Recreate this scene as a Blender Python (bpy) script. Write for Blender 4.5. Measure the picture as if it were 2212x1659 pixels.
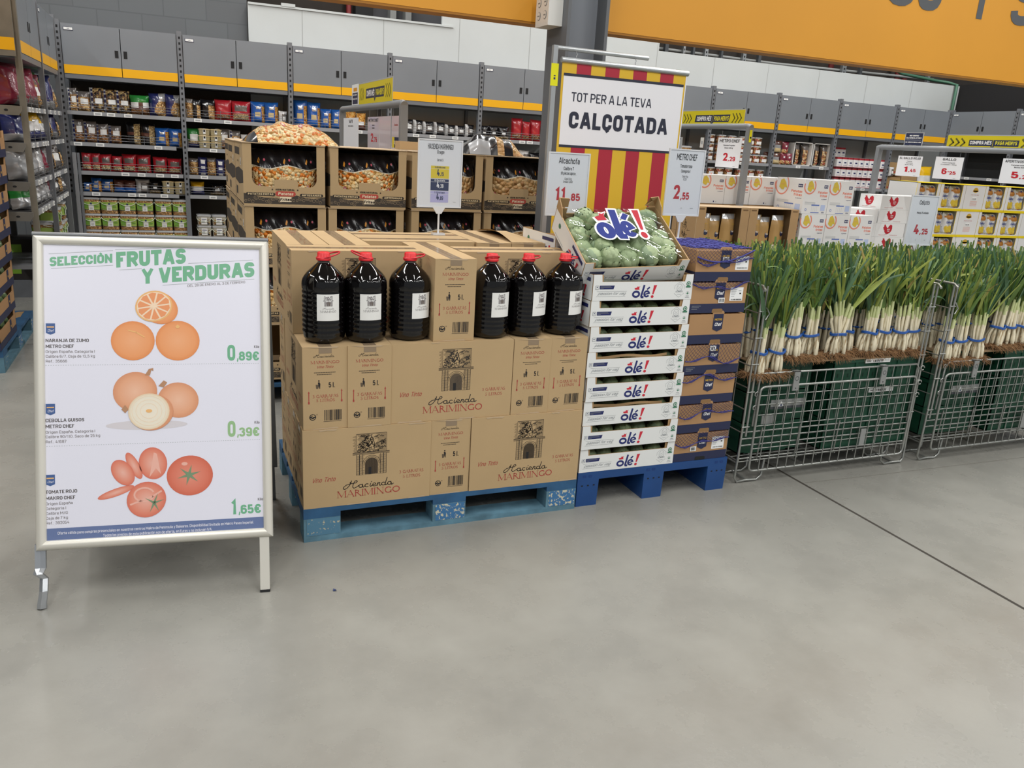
import bpy, math, random
from mathutils import Matrix, Vector, Euler
for _o in list(bpy.data.objects): bpy.data.objects.remove(_o)
SC = bpy.context.scene
COL = SC.collection
PI = math.pi
R = math.radians
# ---------------------------------------------------------------- camera
YAW, PITCH, ROLL = R(23.1313), R(16.4819), R(3.4752)
cam = bpy.data.cameras.new('camera')
cam.sensor_fit = 'HORIZONTAL'; cam.sensor_width = 36.0; cam.lens = 1729.567 / 2212 * 36.0
cam.clip_start = .05; cam.clip_end = 100
camo = bpy.data.objects.new('camera', cam); COL.objects.link(camo)
_f = Vector((math.sin(YAW)*math.cos(PITCH), math.cos(YAW)*math.cos(PITCH), -math.sin(PITCH)))
_r0 = Vector((math.cos(YAW), -math.sin(YAW), 0)); _u0 = _r0.cross(_f)
_r = _r0*math.cos(ROLL) + _u0*math.sin(ROLL); _u = _u0*math.cos(ROLL) - _r0*math.sin(ROLL)
camo.matrix_world = Matrix(((_r.x, _u.x, -_f.x, -.3994), (_r.y, _u.y, -_f.y, -2.9399), (_r.z, _u.z, -_f.z, 1.5563), (0, 0, 0, 1)))
SC.camera = camo
# ---------------------------------------------------------------- world, exposure, lamps
SC.view_settings.view_transform = 'Standard'; SC.view_settings.look = 'None'
SC.view_settings.exposure = 0.0; SC.view_settings.gamma = 1.0; SC.view_settings.use_curve_mapping = False
SC.cycles.use_denoising = True
SC.cycles.max_bounces = 8; SC.cycles.transparent_max_bounces = 16
wd = bpy.data.worlds.new('world'); SC.world = wd; wd.use_nodes = True
wd.node_tree.nodes['Background'].inputs[0].default_value = (.93, .97, 1.0, 1)
wd.node_tree.nodes['Background'].inputs[1].default_value = .34
def strip_light(x, y, z, sx, sy, watts, tilt=0):
    l = bpy.data.lights.new('ceiling_strip_light', 'AREA'); l.shape = 'RECTANGLE'
    l.size = sx; l.size_y = sy; l.energy = watts; l.color = (1.0, .985, .96)
    o = bpy.data.objects.new('ceiling_strip_light', l); o.location = (x, y, z); o.rotation_euler = (tilt, 0, 0); COL.objects.link(o)
for lx in (-4.2, -1.4, 1.4, 4.2, 7.0, 9.8):
    for ly in (-6.5, -2.6, 1.5, 5.0):
        strip_light(lx, ly, 5.25, .16, 2.6, 74)
# ---------------------------------------------------------------- materials
MT = {}
def lin(h):
    h = h.lstrip('#'); c = [int(h[i:i+2], 16)/255 for i in (0, 2, 4)]
    return tuple((x/12.92 if x <= .04045 else ((x+.055)/1.055)**2.4) for x in c) + (1,)
def mat(k, hexc, rough=.6, metal=0, spec=.5, noise=0, nscale=6, bump=0, bscale=40, coat=0):
    m = bpy.data.materials.new(k); m.use_nodes = True; n = m.node_tree.nodes; L = m.node_tree.links
    b = n['Principled BSDF']; b.inputs['Base Color'].default_value = lin(hexc)
    b.inputs['Roughness'].default_value = rough; b.inputs['Metallic'].default_value = metal
    b.inputs['Specular IOR Level'].default_value = spec; b.inputs['Coat Weight'].default_value = coat
    if noise or bump: tc = n.new('ShaderNodeTexCoord')
    if noise:
        t = n.new('ShaderNodeTexNoise'); t.inputs['Scale'].default_value = nscale; t.inputs['Detail'].default_value = 5
        L.new(tc.outputs['Object'], t.inputs['Vector'])
        r = n.new('ShaderNodeValToRGB'); c = lin(hexc)
        r.color_ramp.elements[0].position = .3; r.color_ramp.elements[1].position = .7
        r.color_ramp.elements[0].color = tuple(x*(1-noise) for x in c[:3]) + (1,)
        r.color_ramp.elements[1].color = tuple(min(1, x*(1+noise)) for x in c[:3]) + (1,)
        L.new(t.outputs['Fac'], r.inputs['Fac']); L.new(r.outputs['Color'], b.inputs['Base Color'])
    if bump:
        t2 = n.new('ShaderNodeTexNoise'); t2.inputs['Scale'].default_value = bscale; t2.inputs['Detail'].default_value = 3
        L.new(tc.outputs['Object'], t2.inputs['Vector'])
        bp = n.new('ShaderNodeBump'); bp.inputs['Strength'].default_value = bump; bp.inputs['Distance'].default_value = .01
        L.new(t2.outputs['Fac'], bp.inputs['Height']); L.new(bp.outputs['Normal'], b.inputs['Normal'])
    MT[k] = m; return m
def cells(k, cols, scale, rough=.3, bump=.6, smooth=False):
    """pieces of snack, nut or seed behind clear film: every cell its own colour"""
    m = bpy.data.materials.new(k); m.use_nodes = True; n = m.node_tree.nodes; L = m.node_tree.links
    b = n['Principled BSDF']; b.inputs['Roughness'].default_value = rough
    tc = n.new('ShaderNodeTexCoord'); v = n.new('ShaderNodeTexVoronoi'); v.inputs['Scale'].default_value = scale
    L.new(tc.outputs['Object'], v.inputs['Vector'])
    w = n.new('ShaderNodeTexWhiteNoise'); w.noise_dimensions = '3D'; L.new(v.outputs['Color'], w.inputs['Vector'])
    r = n.new('ShaderNodeValToRGB'); r.color_ramp.interpolation = 'CONSTANT'; e = r.color_ramp.elements
    for i, c in enumerate(cols):
        q = e[i] if i < 2 else e.new(i/len(cols))
        q.position = i/len(cols); q.color = lin(c)
    L.new(w.outputs['Value'], r.inputs['Fac'])
    L.new(r.outputs['Color'], b.inputs['Base Color'])
    bp = n.new('ShaderNodeBump'); bp.invert = True; bp.inputs['Strength'].default_value = bump; bp.inputs['Distance'].default_value = .02
    L.new(v.outputs['Distance'], bp.inputs['Height']); L.new(bp.outputs['Normal'], b.inputs['Normal'])
    MT[k] = m
def clear(k, tint='#ffffff', gloss=.12, rough=.08):
    """thin clear film or plastic"""
    m = bpy.data.materials.new(k); m.use_nodes = True; n = m.node_tree.nodes; L = m.node_tree.links
    n.remove(n['Principled BSDF']); o = n['Material Output']
    t = n.new('ShaderNodeBsdfTransparent'); t.inputs[0].default_value = lin(tint)
    g = n.new('ShaderNodeBsdfGlossy'); g.inputs['Roughness'].default_value = rough
    x = n.new('ShaderNodeMixShader'); lw = n.new('ShaderNodeLayerWeight'); pw = n.new('ShaderNodeMath'); pw.operation = 'POWER'; pw.inputs[1].default_value = 4; L.new(lw.outputs['Facing'], pw.inputs[0])
    a = n.new('ShaderNodeMath'); a.operation = 'MULTIPLY_ADD'; a.inputs[1].default_value = .7; a.inputs[2].default_value = gloss; L.new(pw.outputs[0], a.inputs[0])
    L.new(a.outputs[0], x.inputs[0]); L.new(t.outputs[0], x.inputs[1]); L.new(g.outputs[0], x.inputs[2]); L.new(x.outputs[0], o.inputs[0])
    MT[k] = m
def radial(k, c0, c1, c2, p1=.75):
    """printed picture of a round fruit: tone runs from its middle to its rim (printed ink, uv based)"""
    m = bpy.data.materials.new(k); m.use_nodes = True; n = m.node_tree.nodes; L = m.node_tree.links
    b = n['Principled BSDF']; b.inputs['Roughness'].default_value = .35
    u = n.new('ShaderNodeUVMap'); s = n.new('ShaderNodeVectorMath'); s.operation = 'LENGTH'; L.new(u.outputs[0], s.inputs[0])
    r = n.new('ShaderNodeValToRGB'); e = r.color_ramp.elements
    e[0].position = 0; e[0].color = lin(c0); e[1].position = 1; e[1].color = lin(c2); q = e.new(p1); q.color = lin(c1)
    L.new(s.outputs['Value'], r.inputs['Fac']); L.new(r.outputs['Color'], b.inputs['Base Color']); MT[k] = m
# ---------------------------------------------------------------- lettering: a plain sans drawn with strokes; "~" after a point rounds that corner
_GL = {}
def _gd(txt):
    for ln in txt.strip().split('\n'):
        c, w, rest = ln.strip().split(' ', 2); S = []
        for st in rest.split(';'):
            P = []
            for t in st.split():
                rd = t.endswith('~'); x, y = t.rstrip('~').split(','); P.append((float(x), float(y), rd))
            S.append(P)
        _GL[c] = (float(w), S)
_gd('''A .70 0,0 .41,1 .59,1 1,0;.17,.27 .83,.27
B .64 0,.53 0,1 .92,1~ .92,.53~ 0,.53;0,.53 1,.53~ 1,0~ 0,0 0,.53
C .60 1,.70 1,1~ 0,1~ 0,0~ 1,0~ 1,.30
D .64 0,0 0,1 1,1~ 1,0~ 0,0
E .54 1,1 0,1 0,0 1,0;0,.52 .85,.52
F .52 1,1 0,1 0,0;0,.50 .85,.50
G .62 1,.72 1,1~ 0,1~ 0,0~ 1,0~ 1,.46 .52,.46
H .64 0,0 0,1;1,0 1,1;0,.52 1,.52
I .20 .5,0 .5,1
J .50 0,.26 0,0~ 1,0~ 1,1
K .66 0,0 0,1;.95,1 0,.38;.32,.58 1,0
L .52 0,1 0,0 1,0
M .84 0,0 0,1;1,0 1,1;.03,.93 .5,.30 .97,.93
N .66 0,0 0,1;1,0 1,1;.03,.95 .97,.05
O .62 0,.5 0,1~ 1,1~ 1,0~ 0,0~ 0,.5
P .62 0,0 0,1 1,1~ 1,.44~ 0,.44
Q .62 0,.5 0,1~ 1,1~ 1,0~ 0,0~ 0,.5;.6,.25 1,-.05
R .64 0,0 0,1 1,1~ 1,.46~ 0,.46;.5,.46 1,0
S .58 1,.80 1,1~ 0,1~ 0,.52~ 1,.52~ 1,0~ 0,0~ 0,.20
T .60 0,1 1,1;.5,1 .5,0
U .62 0,1 0,0~ 1,0~ 1,1
V .68 0,1 .41,0 .59,0 1,1
W .98 0,1 .22,0 .28,0 .5,.85 .72,0 .78,0 1,1
X .66 0,0 1,1;0,1 1,0
Y .66 0,1 .5,.42 1,1;.5,.42 .5,0
Z .58 0,1 1,1 0,0 1,0
0 .58 0,.5 0,1~ 1,1~ 1,0~ 0,0~ 0,.5
1 .34 0,.72 .85,1 .85,0
2 .56 0,.72 0,1~ 1,1~ 1,.56 0,0 1,0
3 .56 0,.78 0,1~ .94,1~ .94,.53~ .4,.53;.4,.53 1,.53~ 1,0~ 0,0~ 0,.22
4 .58 .74,0 .74,.58;.42,1 0,.25 1,.25
5 .56 .94,1 .08,1 .04,.54 1,.62~ 1,0~ 0,0~ 0,.22
6 .58 .92,.80 .92,1~ 0,1~ 0,0~ 1,0~ 1,.58~ 0,.58
7 .54 0,1 1,1 .32,0
8 .58 .5,.53 .06,.53~ .06,1~ .94,1~ .94,.53~ .5,.53;.5,.53 0,.53~ 0,0~ 1,0~ 1,.53~ .5,.53
9 .58 .08,.20 .08,0~ 1,0~ 1,1~ 0,1~ 0,.42~ 1,.42
€ .62 1,.74 1,1~ .16,1~ .16,0~ 1,0~ 1,.26;0,.58 .8,.58;0,.40 .8,.40
a .52 .05,.54 .05,.7~ 1,.7~ 1,0;1,.40 0,.40~ 0,0~ 1,0
b .54 0,1 0,0 1,0~ 1,.7~ 0,.7
c .48 1,.50 1,.7~ 0,.7~ 0,0~ 1,0~ 1,.20
d .54 1,1 1,0 0,0~ 0,.7~ 1,.7
e .53 0,.36 1,.36 1,.7~ 0,.7~ 0,0~ 1,0~ 1,.14
f .36 1,1 .35,1~ .35,0;0,.68 .95,.68
g .54 1,.7 1,-.27~ .05,-.27;1,0 0,0~ 0,.7~ 1,.7
h .54 0,1 0,0;0,.7 1,.7~ 1,0
i .19 .5,.7 .5,0;.5,.90 .5,1.0
j .22 .8,.7 .8,-.27~ 0,-.27;.8,.90 .8,1.0
k .52 0,1 0,0;.9,.7 0,.27;.35,.42 1,0
l .19 .5,1 .5,0
m .82 0,0 0,.7;0,.7 .5,.7~ .5,0;.5,.7 1,.7~ 1,0
n .54 0,0 0,.7;0,.7 1,.7~ 1,0
o .54 0,.35 0,.7~ 1,.7~ 1,0~ 0,0~ 0,.35
p .54 0,-.27 0,.7 1,.7~ 1,0~ 0,0
q .54 1,-.27 1,.7 0,.7~ 0,0~ 1,0
r .36 0,0 0,.7;0,.62 .3,.7 1,.7
s .48 1,.56 1,.7~ 0,.7~ 0,.37~ 1,.37~ 1,0~ 0,0~ 0,.14
t .38 .35,.95 .35,0~ 1,0;0,.68 1,.68
u .54 0,.7 0,0~ 1,0~ 1,.7
v .54 0,.7 .42,0 .58,0 1,.7
w .80 0,.7 .25,0 .5,.6 .75,0 1,.7
x .52 0,0 1,.7;0,.7 1,0
y .54 0,.7 .5,0;1,.7 .35,-.27 .1,-.27
z .48 0,.7 1,.7 0,0 1,0
, .24 .75,.15 .2,-.26
. .18 .5,0 .5,.06
: .18 .5,0 .5,.06;.5,.55 .5,.61
- .36 0,.36 1,.36
/ .44 0,-.08 1,1.05
% .80 0,.75 0,1~ .36,1~ .36,.58~ 0,.58~ 0,.75;.64,.25 .64,.42~ 1,.42~ 1,0~ .64,0~ .64,.25;.2,0 .8,1
' .16 .5,1 .5,.75
! .20 .5,1 .5,.32;.5,0 .5,.08''')
for _c, _b in zip('ÁÉÍÓÚ', 'AEIOU'): _GL[_c] = (_GL[_b][0], _GL[_b][1]+[[(.40, 1.17, 0), (.68, 1.34, 0)]])
for _c, _b in zip('áéíóú', 'aeıou'): _GL[_c] = ((_GL.get(_b) or _GL['i'])[0], ((_GL.get(_b) or (0, [[(.5, .7, 0), (.5, 0, 0)]]))[1])+[[(.40, .86, 0), (.70, 1.04, 0)]])
_GL['è'] = (_GL['e'][0], _GL['e'][1]+[[(.30, 1.04, 0), (.60, .86, 0)]]); _GL['à'] = (_GL['a'][0], _GL['a'][1]+[[(.30, 1.04, 0), (.60, .86, 0)]])
_GL['ñ'] = (_GL['n'][0], _GL['n'][1]+[[(.05, .86, 0), (.35, .96, 1), (.65, .86, 1), (.95, .96, 0)]])
_GL['Ç'] = (_GL['C'][0], _GL['C'][1]+[[(.52, 0, 0), (.62, -.12, 0), (.36, -.22, 0)]]); _GL['ç'] = (_GL['c'][0], _GL['c'][1]+[[(.5, 0, 0), (.6, -.12, 0), (.34, -.22, 0)]])
def _ribbon(P, s):
    """outline of one stroke: mitred strip of width s"""
    L, Q, n = [], [], len(P); cl = n > 2 and math.hypot(P[0][0]-P[-1][0], P[0][1]-P[-1][1]) < 1e-6
    def nd(a, b):
        d = math.hypot(b[0]-a[0], b[1]-a[1]) or 1e-9; return ((b[0]-a[0])/d, (b[1]-a[1])/d)
    for i, p in enumerate(P):
        a = nd(P[i-1], p) if i > 0 else (nd(P[-2], p) if cl else None); b = nd(p, P[i+1]) if i < n-1 else (nd(p, P[1]) if cl else None)
        a = a or b; b = b or a
        nx, ny = -(a[1]+b[1]), a[0]+b[0]; d = math.hypot(nx, ny)
        if d < .35: nx, ny, k = -a[1], a[0], 1.
        else: nx, ny = nx/d, ny/d; k = min(2.2, 1/max(.3, nx*-a[1]+ny*a[0]))
        L.append((p[0]+nx*k*s/2, p[1]+ny*k*s/2)); Q.append((p[0]-nx*k*s/2, p[1]-ny*k*s/2))
    return L, Q
_TX = {}
def text2d(t, s, shear=0., space=1.):
    """-> list of (verts, faces) strokes and the total width, capital height 1, stroke weight s"""
    key = (t, round(s, 3), shear, space)
    if key in _TX: return _TX[key]
    out = []; x = 0.; gap = (.15-.35*s)*space
    for c in t:
        if c == ' ': x += .26; continue
        w, S = _GL.get(c) or _GL['o']; w = w+.55*(s-.12); iw = max(0, w-s)
        for st in S:
            M = [(s/2+px*iw if iw > .12 else px*w, (s/2+py*(1-s)) if py >= 0 else py*(1-s)+s/2, rd) for px, py, rd in st]; P = []
            for i, (px, py, rd) in enumerate(M):
                if rd and 0 < i < len(M)-1:
                    a, b = M[i-1], M[i+1]; da = math.hypot(a[0]-px, a[1]-py); db = math.hypot(b[0]-px, b[1]-py); r = min(iw*.5, da*(.5 if a[2] else 1), db*(.5 if b[2] else 1))
                    ax, ay, bx, by = px+(a[0]-px)/da*r, py+(a[1]-py)/da*r, px+(b[0]-px)/db*r, py+(b[1]-py)/db*r
                    for k in range(5):
                        q = k/4; z = (1-q)**2, 2*q*(1-q), q*q
                        # pull the curve outward a little so that it reads as a circle arc
                        cx, cy = px, py; P.append((z[0]*ax+z[1]*cx+z[2]*bx, z[0]*ay+z[1]*cy+z[2]*by))
                else: P.append((px, py))
            P = [p for i, p in enumerate(P) if i == 0 or math.hypot(p[0]-P[i-1][0], p[1]-P[i-1][1]) > 1e-5]
            if len(P) < 2: continue
            for e, (i0, i1) in ((0, (0, 1)), (-1, (-1, -2))):
                ox, oy, _ = st[e]
                dx_, dy_ = abs(P[i0][0]-P[i1][0]), abs(P[i0][1]-P[i1][1])
                if (oy in (0, 1, .7, -.27) and dy_ > .5*dx_) or (ox in (0, 1) and dx_ > .8*dy_):
                    d = math.hypot(P[i0][0]-P[i1][0], P[i0][1]-P[i1][1]); P[e] = (P[i0][0]+(P[i0][0]-P[i1][0])/d*s/2, P[i0][1]+(P[i0][1]-P[i1][1])/d*s/2)
            L, Q = _ribbon(P, s); n = len(P)
            ys = [q[1] for r_ in S for q in r_]; lo = 0 if min(ys) >= 0 else min(ys)*(1-s); hi = max(ys)*(1-s)+s
            L = [(min(max(a, 0), max(w, s)), min(max(b, lo), hi)) for a, b in L]; Q = [(min(max(a, 0), max(w, s)), min(max(b, lo), hi)) for a, b in Q]
            V = [(x+a+shear*b, b) for a, b in L+Q]
            out.append((V, [(i, i+n, i+1+n, i+1) for i in range(n-1)]))
        x += w+gap
    _TX[key] = (out, max(.01, x-gap)); return _TX[key]
# ---------------------------------------------------------------- mesh builder
class MB:
    def __init__(s): s.V = []; s.F = []; s.I = []; s.S = []; s.K = []; s.T = None; s.UV = {}
    def add(s, vs, fs, m, smooth=False):
        if m not in s.K: s.K.append(m)
        i = s.K.index(m); o = len(s.V)
        if s.T is not None: vs = [tuple(s.T @ Vector(v)) for v in vs]
        s.V += [tuple(v) for v in vs]
        for f in fs:
            s.F.append(tuple(a+o for a in f)); s.I.append(i); s.S.append(smooth)
        return s
    def box(s, x0, x1, y0, y1, z0, z1, m):
        return s.add([(x0,y0,z0),(x1,y0,z0),(x1,y1,z0),(x0,y1,z0),(x0,y0,z1),(x1,y0,z1),(x1,y1,z1),(x0,y1,z1)],
            [(0,3,2,1),(4,5,6,7),(0,1,5,4),(1,2,6,5),(2,3,7,6),(3,0,4,7)], m)
    def rbox(s, x0, x1, y0, y1, z0, z1, m, r=.01, n=3, taper=0.):
        """box with rounded upright edges; taper draws the bottom in"""
        def ring(z, d):
            o = []
            for cx, cy, a in ((x1-r, y1-r, 0), (x0+r, y1-r, 90), (x0+r, y0+r, 180), (x1-r, y0+r, 270)):
                for k in range(n+1):
                    t = R(a+90*k/n); px = cx+r*math.cos(t); py = cy+r*math.sin(t)
                    mx = (x0+x1)/2; my = (y0+y1)/2
                    o.append((mx+(px-mx)*(1-d), my+(py-my)*(1-d), z))
            return o
        a = ring(z0, taper); b = ring(z1, 0); N = len(a)
        s.add(a+b, [(i, (i+1) % N, N+(i+1) % N, N+i) for i in range(N)], m, True)
        s.add(a, [tuple(range(N-1, -1, -1))], m); s.add(b, [tuple(range(N))], m); return s
    def prism(s, poly, f, w0, w1, m, mside=None):
        """polygon in (u,v) pushed from w0 to w1 through frame f"""
        n = len(poly)
        s.add([f(u, v, w1) for u, v in poly], [tuple(range(n))], m)
        s.add([f(u, v, w0) for u, v in poly], [tuple(range(n-1, -1, -1))], mside or m)
        s.add([f(u, v, w0) for u, v in poly]+[f(u, v, w1) for u, v in poly], [(i, (i+1) % n, n+(i+1) % n, n+i) for i in range(n)], mside or m)
        return s
    def tube(s, pts, r, m, n=6, closed=False, cap=True):
        P = [Vector(p) for p in pts]; N = len(P); rings = []; prev = None
        rr = r if isinstance(r, (list, tuple)) else [r]*N
        for i, p in enumerate(P):
            a = P[(i-1) % N] if (closed or i > 0) else p; b = P[(i+1) % N] if (closed or i < N-1) else p
            d = (b-a); d = d.normalized() if d.length > 1e-9 else Vector((0, 0, 1))
            if prev is None:
                h = Vector((0, 0, 1)) if abs(d.z) < .9 else Vector((1, 0, 0)); x = d.cross(h).normalized()
            else:
                x = prev - d*prev.dot(d); x = x.normalized() if x.length > 1e-6 else d.orthogonal().normalized()
            prev = x; y = d.cross(x)
            rings += [tuple(p + x*(rr[i]*math.cos(2*PI*k/n)) + y*(rr[i]*math.sin(2*PI*k/n))) for k in range(n)]
        F = []
        for i in range(N if closed else N-1):
            j = (i+1) % N
            F += [(i*n+k, i*n+(k+1) % n, j*n+(k+1) % n, j*n+k) for k in range(n)]
        s.add(rings, F, m, True)
        if cap and not closed:
            s.add(rings[:n], [tuple(range(n-1, -1, -1))], m); s.add(rings[-n:], [tuple(range(n))], m)
        return s
    def lathe(s, prof, m, n=24, c=(0, 0), cap=True):
        V = [(c[0]+r*math.cos(2*PI*k/n), c[1]+r*math.sin(2*PI*k/n), z) for r, z in prof for k in range(n)]
        F = [(i*n+k, i*n+(k+1) % n, (i+1)*n+(k+1) % n, (i+1)*n+k) for i in range(len(prof)-1) for k in range(n)]
        s.add(V, F, m, True)
        if cap:
            s.add(V[:n], [tuple(range(n-1, -1, -1))], m); s.add(V[-n:], [tuple(range(n))], m)
        return s
    def grid(s, fn, nu, nv, m, smooth=True):
        """fn(u,v)->xyz; m a key or a function of the middle of each face"""
        V = [fn(i/nu, j/nv) for j in range(nv+1) for i in range(nu+1)]
        if not callable(m):
            return s.add(V, [(j*(nu+1)+i, j*(nu+1)+i+1, (j+1)*(nu+1)+i+1, (j+1)*(nu+1)+i) for j in range(nv) for i in range(nu)], m, smooth)
        o = len(s.V); s.V += [tuple(s.T @ Vector(v)) if s.T is not None else tuple(v) for v in V]
        for j in range(nv):
            for i in range(nu):
                k = m((i+.5)/nu, (j+.5)/nv)
                if k not in s.K: s.K.append(k)
                s.F.append((o+j*(nu+1)+i, o+j*(nu+1)+i+1, o+(j+1)*(nu+1)+i+1, o+(j+1)*(nu+1)+i)); s.I.append(s.K.index(k)); s.S.append(smooth)
        return s
    def mesh(s, name):
        me = bpy.data.meshes.new(name); me.from_pydata(s.V, [], s.F)
        for k in s.K: me.materials.append(MT[k])
        me.polygons.foreach_set('material_index', s.I); me.polygons.foreach_set('use_smooth', s.S)
        if s.UV:
            uv = me.uv_layers.new(name='UVMap')
            for p in me.polygons:
                if p.index in s.UV:
                    for li, c in zip(p.loop_indices, s.UV[p.index]): uv.data[li].uv = c
        me.update(); return me
    def build(s, name, parent=None, loc=(0, 0, 0), rot=(0, 0, 0)):
        o = bpy.data.objects.new(name, s.mesh(name)); COL.objects.link(o)
        o.location = loc; o.rotation_euler = rot
        if parent is not None: o.parent = parent
        return o
def tag(o, label=None, cat=None, group=None, kind=None):
    if label: o['label'] = label
    if cat: o['category'] = cat
    if group: o['group'] = group
    if kind: o['kind'] = kind
    return o
def E(name, loc, label, cat, group=None, rz=0., rot=None):
    o = bpy.data.objects.new(name, None); COL.objects.link(o); o.empty_display_size = .05
    o.location = loc; o.rotation_euler = rot or (0, 0, rz)
    return tag(o, label, cat, group)
def dup(o, loc=None, rz=None, label=None, group=None, parent=None, rot=None):
    c = o.copy(); COL.objects.link(c)
    if parent is not None: c.parent = parent
    if loc is not None: c.location = loc
    if rz is not None: c.rotation_euler = (0, 0, rz)
    if rot is not None: c.rotation_euler = rot
    if label: c['label'] = label
    if group: c['group'] = group
    for ch in o.children: dup(ch, parent=c)
    return c
# frames: (u right, v up, w out) -> xyz
def FR(x, y, z): return lambda u, v, w=0: (x+u, y-w, z+v)          # faces the camera side, -y
def FL(x, y, z): return lambda u, v, w=0: (x-w, y-u, z+v)          # faces -x
def FX(x, y, z): return lambda u, v, w=0: (x+w, y+u, z+v)          # faces +x
def FB(x, y, z): return lambda u, v, w=0: (x-u, y+w, z+v)          # faces +y
def FT(x, y, z): return lambda u, v, w=0: (x+u, y+v, z+w)          # faces up
EPS = .0005
class Pr:
    """printing on a surface of builder b through frame f"""
    def __init__(s, b, f, e=EPS): s.b = b; s.f = f; s.e = e
    def poly(s, pts, m, l=1): s.b.add([s.f(u, v, s.e*l) for u, v in pts], [tuple(range(len(pts)))], m)
    def rect(s, u0, v0, u1, v1, m, l=1): s.poly([(u0, v0), (u1, v0), (u1, v1), (u0, v1)], m, l)
    def line(s, pts, w, m, l=1):
        for (a, b), (c, d) in zip(pts, pts[1:]):
            q = math.hypot(c-a, d-b)
            if q < 1e-9: continue
            dx, dy = (c-a)/q*w/2, (d-b)/q*w/2
            s.poly([(a-dx*.6+dy, b-dy*.6-dx), (c+dx*.6+dy, d+dy*.6-dx), (c+dx*.6-dy, d+dy*.6+dx), (a-dx*.6-dy, b-dy*.6+dx)], m, l)
    def disc(s, cx, cy, rx, m, l=1, ry=None, n=20, uv=False, rot=0.):
        ry = ry or rx; c, q = math.cos(rot), math.sin(rot)
        if not uv:
            s.poly([(cx+rx*math.cos(2*PI*k/n)*c-ry*math.sin(2*PI*k/n)*q, cy+rx*math.cos(2*PI*k/n)*q+ry*math.sin(2*PI*k/n)*c) for k in range(n)], m, l); return
        for k in range(n):
            tri = []
            for t, rr in ((2*PI*k/n, 1), (2*PI*(k+1)/n, 1), (0, 0)):
                x, y = rx*rr*math.cos(t), ry*rr*math.sin(t); tri.append((cx+x*c-y*q, cy+x*q+y*c))
            a0, a1 = 2*PI*k/n, 2*PI*(k+1)/n
            s.b.UV[len(s.b.F)] = [(math.cos(a0), math.sin(a0)), (math.cos(a1), math.sin(a1)), (0, 0)]
            s.poly(tri, m, l)
    def ring(s, cx, cy, r, w, m, l=1, ry=None, a0=0., a1=360., n=20):
        ry = ry or r; P = [R(a0+(a1-a0)*k/n) for k in range(n+1)]
        for a, b in zip(P, P[1:]):
            s.poly([(cx+(r-w)*math.cos(a), cy+(ry-w)*math.sin(a)), (cx+r*math.cos(a), cy+ry*math.sin(a)), (cx+r*math.cos(b), cy+ry*math.sin(b)), (cx+(r-w)*math.cos(b), cy+(ry-w)*math.sin(b))], m, l)
    def text(s, t, u, v, h, m, w=None, al='l', bold=0., shear=0., l=1, skew=0., space=1.):
        """baseline start at (u,v), capital height h, drawn w wide when given; skew lifts the baseline"""
        S, W0 = text2d(t, .115+3.2*bold, shear, space)
        kx = w/W0 if w else h*.92
        o = {'l': 0, 'c': -W0*kx/2, 'r': -W0*kx}[al]
        for i, (V, F) in enumerate(S):
            s.b.add([s.f(u+o+a*kx, v+b*h+(o+a*kx)*skew, s.e*(l+.06*(i % 3)+.012*(j % (len(V)//2)))) for j, (a, b) in enumerate(V)], F, m)
_SER = {  # serif capitals as strokes: (points, width)
 'I': (.3, [('s', .15)]), 'M': (1.0, [('t', .1), ('s', .88), ('k', (.1, 1), (.48, .08), .12), ('k', (.48, .08), (.86, 1), .035)]),
 'A': (.82, [('k', (.06, 0), (.4, 1), .035), ('k', (.4, 1), (.76, 0), .12), ('k', (.2, .33), (.6, .33), .035), ('f', .06), ('f', .76)]),
 'R': (.75, [('s', .15), ('a', .18, .74, .34, .26, -95, 95, .09), ('k', (.34, .5), (.72, 0), .11), ('f', .73)]),
 'N': (.9, [('t', .12), ('k', (.12, 1), (.76, 0), .12), ('t', .76)]),
 'G': (.85, [('a', .45, .5, .4, .5, 40, 325, .1), ('h', .75)]), 'O': (.9, [('a', .45, .5, .42, .5, 0, 360, .1)]),
 'F': (.65, [('s', .15), ('k', (.15, .98), (.6, .98), .05), ('k', (.15, .52), (.5, .52), .05), ('k', (.59, 1), (.59, .82), .04)]),
 'S': (.6, [('a', .3, .73, .23, .27, 30, 270, .09), ('a', .3, .24, .24, .26, -150, 90, .09)]),
 'L': (.65, [('s', .15), ('k', (.15, .02), (.6, .02), .05), ('k', (.6, 0), (.6, .2), .04)]),
 'T': (.75, [('s', .38), ('k', (.04, .98), (.72, .98), .05), ('k', (.05, 1), (.05, .8), .04), ('k', (.71, 1), (.71, .8), .04)]),
 '3': (.6, [('a', .26, .75, .22, .25, -90, 150, .08), ('a', .26, .27, .26, .28, -150, 90, .08)]),
 '5': (.6, [('k', (.14, .97), (.5, .97), .06), ('k', (.14, .97), (.12, .55), .05), ('a', .25, .3, .27, .31, -150, 110, .08)]), ' ': (.4, [])}
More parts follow.
